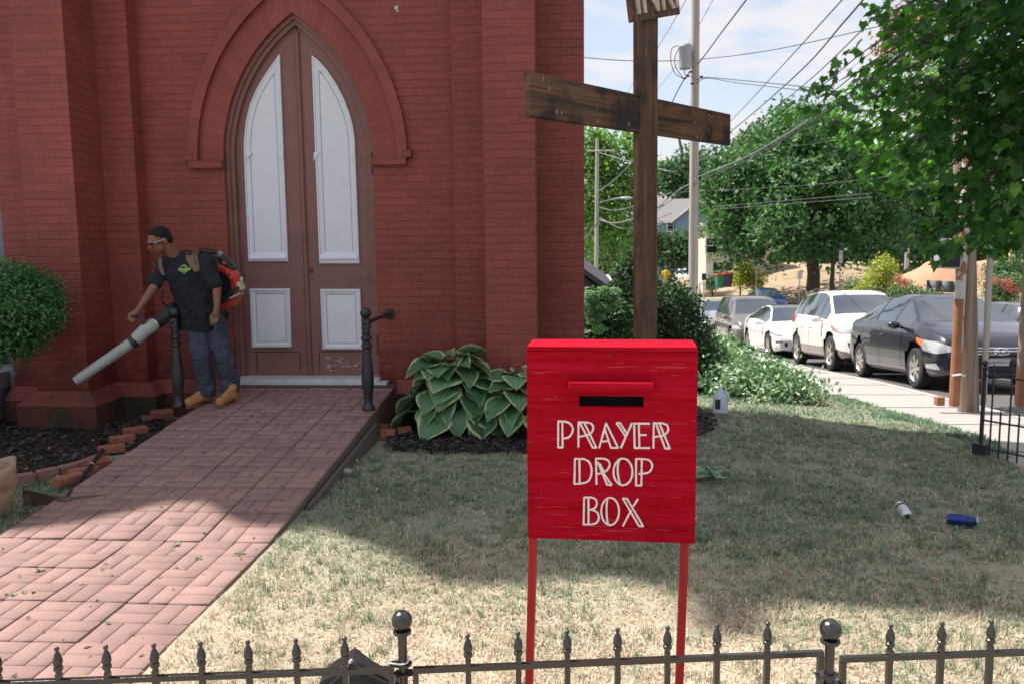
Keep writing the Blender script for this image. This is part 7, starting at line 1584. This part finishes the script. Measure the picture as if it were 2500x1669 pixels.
c = aY(2318, 620, 10.3); b = B(); b.box((c.x-o0.x, -.12, c.z-o0.z), (.26, .16, .34), RY(.06), bev=.02); b.obj('lamp_box', 'galv', t, wp=False); b = B(); b.box((c.x-o0.x, -.203, c.z-o0.z-.02), (.20, .006, .26)); b.obj('lamp_lens', 'car_trim', t, wp=False)
t = thing('signpost', 'square rusty footed post at the right edge, beyond the iron fence', 'post', (aY(2490, 980, 10.6).x, 10.6, gs(10.6)+.12)); b = B(); b.box((0, 0, 1.35), (.085, .085, 2.8), bev=.006); b.obj('post', 'pole_wood', t, wp=False); b = B(); b.box((0, 0, .2), (.09, .09, .45), bev=.004); b.obj('rusted_foot', 'rust_pole', t, wp=False)
# middle pole with transformer
t = pole('utility_pole', 'tall pale utility pole with grey transformer can right of the cross', (1698, 0), (1692, 760), 27.5, .155, 'pole_wood_pale', 13); o0 = Vector(t.location)
c = aY(1673, 140, 27.3); b = B(); b.lathe([(.15, -.36), (.185, -.33), (.20, .28), (.21, .30), (.19, .36), (.06, .40)], 20, c-o0); b.obj('transformer', 'galv', t, wp=False, auto=40)
b = B(); b.tube([c-o0+Vector((.2, 0, .2)), c-o0+Vector((.33, .15, .2))], .03, 6); b.tube([c-o0+Vector((.2, 0, -.2)), c-o0+Vector((.33, .15, -.2))], .03, 6); b.obj('hanger', 'galv', t, wp=False)
b = B(); 
for px, py in ((1680, 186), (1672, 192), (1712, 188), (1686, 176), (1708, 425), (1690, 205)): b.ball(aY(px, py, 27.25)-o0, .05, 1, (1.3, 1, .7))
b.obj('cable_fittings', 'wire', t, wp=False)
b = B()
for pts in ([(1656, 112), (1640, 120), (1638, 150), (1648, 180), (1668, 192)], [(1658, 118), (1648, 140), (1650, 165), (1670, 194)], [(1670, 163), (1672, 180), (1680, 190)]): b.tube(smooth([tuple(aY(x, y, 27.2)-o0) for x, y in pts], 4), .012, 5)
b.obj('jumper_cables', 'wire', t, wp=False)
# far left pole with cross arm and street lamp
t = pole('utility_pole', 'distant grey utility pole with cross arm and lamp, left of the cross', (1458, 362), (1456, 655), 60, .15, 'pole_wood_pale', 11.4); o0 = Vector(t.location)
b = B(); b.tube([aY(1432, 369, 59.8)-o0, aY(1500, 368, 59.8)-o0], .06, 6); b.obj('cross_arm', 'pole_wood_pale', t, wp=False)
b = B(); b.tube(smooth([tuple(aY(x, y, 59.8)-o0) for x, y in ((1464, 495), (1490, 488), (1520, 482))], 4), .05, 6); b.obj('lamp_arm', 'galv', t, wp=False)
b = B(); b.ball(aY(1530, 484, 59.8)-o0, .28, 2, (1.6, .7, .35)); b.obj('lamp_head', 'galv', t, wp=False, smooth=True)
def wire(label, pts, r, mat='wire', kf=0):
    P_ = [aY(x, y, Y) for x, y, Y in pts]; o = P_[0]; b = B(); b.tube(smooth([tuple(p-o) for p in P_], 8), r, 6); ob = b.obj('overhead_wire', mat, smooth=True, wp=False); ob.location = o; setp(ob, label, 'wire', 'overhead wires')
wire('thin overhead wire crossing the sky from the church corner past the transformer', [(1400, 139, 26), (1540, 149, 27), (1700, 146, 28), (1900, 120, 26), (2200, 52, 22)], .012)
wire('overhead wire leaving the top of the frame, leftmost of the three steep ones', [(1700, 378, 45), (1790, 290, 32), (1900, 172, 22), (2070, -15, 14)], .011)
wire('overhead wire in the middle of the three steep ones, thickest', [(1710, 378, 45), (1800, 309, 33), (1950, 178, 22), (2060, 55, 16), (2120, -15, 13)], .016)
wire('overhead wire lowest of the three steep ones', [(1712, 384, 45), (1800, 333, 34), (1960, 210, 22), (2150, 28, 14), (2220, -50, 11)], .011)
wire('twisted cable running from the transformer up to the top of the frame', [(1640, 252, 30), (1672, 192, 28), (1712, 147, 27), (1760, 82, 23), (1830, -10, 18)], .018)
wire('service cable from the middle pole to the right, upper strand', [(1692, 200, 27.5), (1722, 190, 27), (1800, 196, 25), (1960, 212, 20), (2100, 232, 16)], .012)
wire('service cable from the middle pole to the right, lower strand', [(1692, 216, 27.5), (1722, 192, 27), (1800, 203, 25), (1960, 222, 20), (2100, 246, 16)], .010)
wire('faint diagonal wire touching the cross near its board', [(1473, 340, 60), (1545, 205, 40), (1610, 110, 30), (1680, -8, 22)], .010, 'wire_pale')
wire('faint diagonal wire between cross and pole', [(1476, 345, 60), (1612, 210, 40), (1690, 90, 30), (1745, -8, 24)], .009, 'wire_pale')
wire('thick pale communications cable descending from the maple to behind the cross', [(1602, 510, 50), (1650, 470, 36), (1692, 445, 27.3), (1706, 432, 27.2), (1810, 390, 22), (1910, 335, 18), (2010, 270, 14.5), (2130, 190, 12)], .021, 'wire_pale')
wire('thin cable under the thick communications cable', [(1604, 515, 50), (1694, 452, 27.3), (1810, 398, 22), (1912, 342, 18), (2020, 272, 14.5)], .014)
wire('upper pale wire in front of the big tree', [(1700, 395, 45), (1800, 372, 45), (1980, 352, 45), (2100, 330, 45)], .012, 'wire_pale')
wire('middle pale wire in front of the big tree', [(1650, 470, 55), (1800, 463, 50), (2000, 450, 45), (2180, 430, 40)], .010, 'wire_pale')
wire('pale wire low in front of the big tree, upper of a pair', [(1740, 505, 55), (1900, 492, 50), (2130, 472, 40)], .011, 'wire_pale')
wire('pale wire low in front of the big tree, lower of a pair', [(1740, 512, 55), (1900, 500, 50), (2130, 482, 40)], .011, 'wire_pale')
wire('high wire from the distant pole to the cross', [(1458, 372, 60), (1550, 398, 55), (1640, 420, 50)], .03, 'wire_pale')
wire('drop wire from the distant pole, sagging to the right', [(1460, 505, 60), (1500, 514, 58), (1560, 500, 55), (1640, 470, 52)], .03, 'wire_pale')
wire('thick sagging cable from the distant pole behind the cross', [(1460, 535, 60), (1500, 545, 58), (1555, 532, 55), (1620, 500, 52)], .05, 'wire_pale')
wire('thin sagging wire lowest on the distant pole', [(1460, 528, 60), (1510, 556, 58), (1560, 552, 55), (1640, 520, 52)], .025, 'wire_pale')
wire('short dark cable from the church corner to the distant pole', [(1415, 600, 50), (1440, 570, 55), (1458, 545, 60)], .06, 'wire')
wire('diagonal wire rising right from the distant pole', [(1456, 470, 60), (1500, 440, 55), (1560, 380, 50)], .03, 'wire_pale')
# spliced cable bundle by the maple
t = thing('cable_splice', 'bundle of black splice cases hanging on the cables behind the maple leaves', 'cable splice', aY(2170, 150, 11.5)); o0 = Vector(t.location)
b = B()
for pts in ([(2120, 196), (2160, 165), (2200, 130), (2260, 95)], [(2118, 200), (2170, 175), (2215, 140), (2268, 90)], [(2125, 190), (2180, 150), (2230, 110)]): b.tube([aY(x, y, 11.5)-o0 for x, y in pts], .020, 8)
b.obj('cable', 'wire', t, wp=False)
b = B(); b.tube([aY(2180, 170, 11.4)-o0, aY(2218, 160, 11.4)-o0], .05, 10); b.tube([aY(2205, 140, 11.4)-o0, aY(2222, 175, 11.4)-o0], .035, 10); b.box(aY(2238, 110, 11.4)-o0, (.04, .05, .09)); b.obj('splice_case', 'wire', t, wp=False)
# signs and street furniture beyond
def sign(name, label, px, ptop, pbot, Y, w, h, mat, cat='sign', r=.035):
    a = aY(px, pbot, Y); c = aY(px, ptop, Y); t = thing(name, label, cat, a); hh = c.z-a.z; b = B(); b.tube([(0, 0, -.5), (0, 0, hh)], r, 8); b.obj('post', 'galv', t, wp=False); b = B(); b.box((0, -.05, hh-h/2), (w, .02, h), bev=.004); b.obj('sign_plate', mat, t, wp=False); return t
sign('street_name_sign', 'teal green street name sign on a thin post at the foot of the slope', 1845, 640, 735, 64, .75, .16, 'street_sign_green', 'street sign')
sign('parking_sign', 'small pale sign on a dark post on the slope, left of the big trunk', 1951, 662, 730, 62, .34, .55, 'sign_back', r=.04)
sign('parking_sign', 'taller pale sign on a post on the slope, right of the big trunk', 2050, 612, 690, 62, .26, .85, 'sign_back', r=.04)
sign('mailbox', 'dark mailbox on a post near the beige house', 1718, 668, 712, 60, .3, .45, 'car_trim', 'mailbox', .05)
t = thing('thin_stake', 'rusty thin stake standing by the foot of the utility pole', 'stake', aY(1708, 738, 58)); b = B(); b.tube([(0, 0, 0), (0, 0, 1.3)], .04, 6); b.obj('stake', 'rust_pole', t, wp=False)
for px, lb in ((2058, 'orange survey stake above the roof of the white sport utility car'), ): 
    t = thing('survey_stake', lb, 'stake', aY(px, 716, 48)); b = B(); b.box((0, 0, .3), (.05, .03, .7)); b.obj('stake', 'lamp_amber', t, wp=False)
# small tree trunk right of the big one
tree('young_tree', 'slender young tree standing right of the big trunk on the slope', aY(2033, 702, 64), 7, 1.6, 3500, .15, 'lf_tree', 60, .16, 6, zlo=.5, lean=-.2)
# railing near the heap
t = thing('hand_railing', 'low bent black iron railing between the heap of branches and the cars', 'railing', aY(1740, 870, 13.6)); o0 = Vector(t.location); b = B()
b.tube([aY(x, y, 13.6)-o0 for x, y in ((1716, 862), (1732, 842), (1754, 838), (1754, 870))], .016, 8); b.tube([aY(x, y, 13.6)-o0 for x, y in ((1722, 870), (1736, 850), (1752, 846))], .012, 8); b.tube([aY(x, y, 13.6)-o0 for x, y in ((1744, 842), (1744, 868))], .012, 8); b.obj('rail', 'black_iron', t, wp=False, auto=50)
# tiny person in yellow by the road
t = thing('person', 'far off person in a yellow shirt beside the road, just right of the cross', 'person', aY(1625, 715, 58)); o0 = Vector(t.location); M('yellow_shirt', (.65, .38, .03), .8, .1)
blob('body', [('c', o0+Vector((-.08, 0, .05)), .06, o0+Vector((-.07, 0, .85)), .09), ('c', o0+Vector((.09, .05, .05)), .06, o0+Vector((.07, 0, .85)), .09), ('c', o0+Vector((0, 0, .9)), .13, o0+Vector((0, 0, 1.35)), .14), ('c', o0+Vector((-.2, 0, 1.38)), .05, o0+Vector((-.26, -.1, .85)), .04), ('c', o0+Vector((.2, 0, 1.38)), .05, o0+Vector((.27, -.05, .85)), .04), ('c', o0+Vector((-.2, 0, 1.38)), .06, o0+Vector((.2, 0, 1.38)), .06), ('c', o0+Vector((0, 0, 1.4)), .05, o0+Vector((0, 0, 1.6)), .05), ('b', o0+Vector((0, -.01, 1.66)), (.08, .1, .12))], .02, 'skin', t, 2)
blob('shirt', [('c', o0+Vector((0, 0, .88)), .17, o0+Vector((0, 0, 1.36)), .17), ('c', o0+Vector((-.2, 0, 1.38)), .08, o0+Vector((-.24, -.03, 1.15)), .07), ('c', o0+Vector((.2, 0, 1.38)), .08, o0+Vector((.24, -.03, 1.15)), .07)], .02, 'yellow_shirt', t, 2)
blob('hair', [('b', o0+Vector((0, .02, 1.70)), (.09, .1, .1))], .02, 'hair', t, 1)
# wheeled bins
def bin_(px, py, label, mat):
    q = aY(px, py, 66); t = thing('wheeled_bin', label, 'bin', q, .2, 'wheeled bins by the beige house'); V, F = sqloft([(.26, 0, 6), (.36, .95, 6)], 16, 6); b = B(); b.add(V, F); b.obj('body', mat, t, wp=False); b = B(); b.box((0, 0, 1.0), (.78, .78, .10), bev=.03); b.obj('lid', 'bin_red', t, wp=False)
    b = B()
    for sx in (-1, 1): b.tube([(sx*.3-.04, .3, .1), (sx*.3+.04, .3, .1)], .1, 10)
    b.obj('wheel', 'car_trim', t, wp=False)
M('bin_red', (.45, .06, .04), .5, .05); M('bin_green', (.02, .16, .08), .5, .05); M('bin_purple', (.06, .03, .08), .5, .05)
bin_(1757, 703, 'green wheeled bin with red lid by the beige house', 'bin_green'); bin_(1776, 701, 'dark purple wheeled bin with red lid by the beige house', 'bin_purple')
# earth heap, silt fence
M('earth', (.40, .225, .14), .95, .2, 2, .8, 12, c2=(.30, .15, .09), c2t=(.55, .7), c2scale=.9)
q = aY(2270, 720, 50); V = []; n = 46
for j in range(24):
    for i in range(n):
        x = -4.2+10.5*i/(n-1); y = -2+7*j/23; hx = min(1, max(0, (x+3.8)/3.8))**.8*(1 if x < 4 else max(0, 1-(x-4)/3)); hy = math.exp(-((y-1.6)/2.2)**2); V.append((x, y, (2.15+.03*x)*hx*hy+.30*noise2(x, y, .8, 3)*hx+.14*noise2(x, y, 2.5, 4)))
F = [(j*n+i, j*n+i+1, (j+1)*n+i+1, (j+1)*n+i) for j in range(23) for i in range(n-1)]
t = thing('earth_heap', 'bare heap of orange brown earth on the bank across the street', 'earth heap', (q.x, 49, q.z-.4)); np_mesh('heap', V, F, 'earth', t, smooth=True, wp=False)
M('silt', (.05, .055, .065), .6, .2); a = aY(2262, 712, 43); c = aY(2345, 716, 43); t = thing('silt_fence', 'low black sheet fence in front of the earth heap', 'silt fence', a); b = B()
n = 14; vs = []
for k in range(n+1): p = a.lerp(c, k/n)-a; p.y += .15*math.sin(k*1.3); vs += [p, p+Vector((0, .02*math.sin(k), .55)), p+Vector((0, .03, 0)), p+Vector((0, .03+.02*math.sin(k), .55))]
b.add(vs, [(4*k, 4*k+4, 4*k+5, 4*k+1) for k in range(n)]+[(4*k+2, 4*k+3, 4*k+7, 4*k+6) for k in range(n)]+[(4*k+1, 4*k+5, 4*k+7, 4*k+3) for k in range(n)]); b.obj('sheet', 'silt', t, wp=False, smooth=True)
t = thing('metal_post', 'short grey square post on top of the earth heap', 'post', aY(2213, 655, 55)); b = B(); b.box((0, 0, .55), (.22, .22, 1.3), bev=.02); b.obj('post', 'galv', t, wp=False)
t = thing('barrier', 'orange and white striped barrier behind the rose bush at the right', 'barrier', aY(2470, 665, 46)); 
for k in range(5):
    b = B(); b.box((0, 0, .15+.24*k), (.34, .12, .22)); b.obj('band', ('lamp_amber', 'plate')[k % 2], t, wp=False)

# ============================================================ HOUSES
M('blue_siding', (.17, .24, .36), .7, .08, 2, .3, 30, stretch=(1, 1, 20)); M('roof_grey', (.19, .18, .18), .9, .15, 6, .4, 20); M('roof_dark', (.035, .034, .045), .9, .2, 6, .5, 20); M('beige_wall', (.62, .55, .46), .8, .06, 1.5); M('trim_white', (.75, .75, .73), .6, 0); M('chimney_brick', (.25, .27, .25), .8, .1)
def winf(par, c, w, h, dy=-1, mat='trim_white', fr=.12, dark='dark_glass'):
    b = B(); b.box(c+Vector((0, -.06, 0)), (w+fr*2, .10, h+fr*2)); f = b.obj('window', mat, par); b = B(); b.box(c+Vector((0, -.125, 0)), (w, .03, h)); b.obj('pane', dark, f); b = B(); b.box(c+Vector((0, -.15, 0)), (w, .03, .08)); b.obj('glazing_bar', mat, f); return f
YB2 = 120; l = aY(1560, 600, YB2); r = aY(1760, 600, YB2); ev = aY(1620, 540, YB2).z; rd = aY(1620, 487, YB2+5).z; z0 = gs(YB2)
t = thing('blue_house', 'blue sided house with grey shingled roof beyond the trees, right of the cross', 'house', (l.x, YB2, z0))
b = B(); b.box(((l.x+r.x)/2, YB2+4, (z0+ev)/2), (r.x-l.x, 8, ev-z0)); b.obj('wall', 'blue_siding', t)
b = B(); b.prism([(YB2-.6, ev-.1), (YB2+4, rd), (YB2+8.6, ev-.1)], l.x-.5, r.x+.5, lambda u, v, w: (w, u, v)); b.obj('roof', 'roof_grey', t)
gx = aY(1703, 500, YB2-1); gr = 2.9; gt = aY(1703, 492, YB2-1).z
b = B(); b.prism([(gx.x-gr, z0), (gx.x-gr, ev), (gx.x, gt-.4), (gx.x+gr, ev), (gx.x+gr, z0)], YB2-1.2, YB2+1, lambda u, v, w: (u, w, v)); b.obj('gable_wall', 'blue_siding', t)
b = B(); b.prism([(gx.x-gr-.5, ev-.35), (gx.x-gr-.5, ev-.1), (gx.x, gt), (gx.x+gr+.5, ev-.1), (gx.x+gr+.5, ev-.35), (gx.x, gt-.35)], YB2-1.7, YB2+4, lambda u, v, w: (u, w, v)); b.obj('gable_roof', 'roof_grey', t)
b = B(); b.box(((l.x+r.x)/2, YB2-.62, ev-.15), (r.x-l.x+1, .1, .25)); b.obj('gutter', 'trim_white', t)
winf(t, aY(1636, 551, YB2)+Vector((0, 0, 0)), .75, 1.5)
b = B(); c = aY(1710, 470, YB2+4); b.box((c.x, YB2+4, c.z-1), (.7, .7, 4)); b.obj('chimney', 'chimney_brick', t)
b = B(); c = aY(1634, 527, YB2); b.box((c.x, YB2+1.1, c.z+.2), (.9, .6, .25), RX(.6)); b.obj('skylight', 'trim_white', t)
YH = 76; l = aY(1724, 600, YH); r = aY(1880, 600, YH); zt_ = aY(1730, 552, YH).z; z0 = gs(YH)-.3
t = thing('beige_house', 'pale beige flat roofed house partly hidden by the big maple', 'house', (l.x, YH, z0)); b = B(); b.box(((l.x+r.x)/2, YH+4, (z0+zt_)/2), (r.x-l.x, 8, zt_-z0)); b.obj('wall', 'beige_wall', t)
b = B(); b.box(((l.x+r.x)/2-.1, YH+3.8, zt_+.1), (r.x-l.x+.7, 8.8, .3)); b.obj('cornice', 'trim_white', t)
for px in (1734, 1755, 1776, 1797): winf(t, aY(px, 600, YH), .62, 1.2, fr=.14)
for px in (1752, 1781): winf(t, aY(px, 662, YH), .8, 1.5, fr=.14)
b = B(); c = aY(1734, 672, YH); b.box((c.x, YH-.04, c.z), (.6, .1, 2.0)); b.obj('door', 'trim_white', t)
# dark roofed shed just past the church corner
a = aY(1427, 642, 22); c = aY(1500, 700, 22); t = thing('shed', 'low building with dark shingled roof just past the church corner', 'shed', (a.x-3, 22, gs(22)))
b = B(); xr_ = aY(1505, 706, 22).x; zr_ = aY(1505, 706, 22).z; xl_ = a.x-.6; zl = a.z+.35
b.prism([(xl_-3, zl-1.5), (xl_, zl), (xr_, zr_), (xr_, zr_-.12), (xl_, zl-.16), (xl_-3, zl-1.7)], 20, 30, lambda u, v, w: (u, w, v)); b.obj('roof', 'roof_dark', t)
b = B(); b.prism([(xl_-2.8, zl-1.6), (xl_, zl-.2), (xr_-.3, zr_-.0), (xr_-.3, gs(22)-.3), (xl_-2.8, gs(22)-.3)], 20.3, 29.7, lambda u, v, w: (u, w, v)); b.obj('wall', 'roof_dark', t)
b = B(); b.box((xr_+.02, 25, zr_-.05), (.12, 10, .1)); b.obj('gutter', 'trim_white', t)
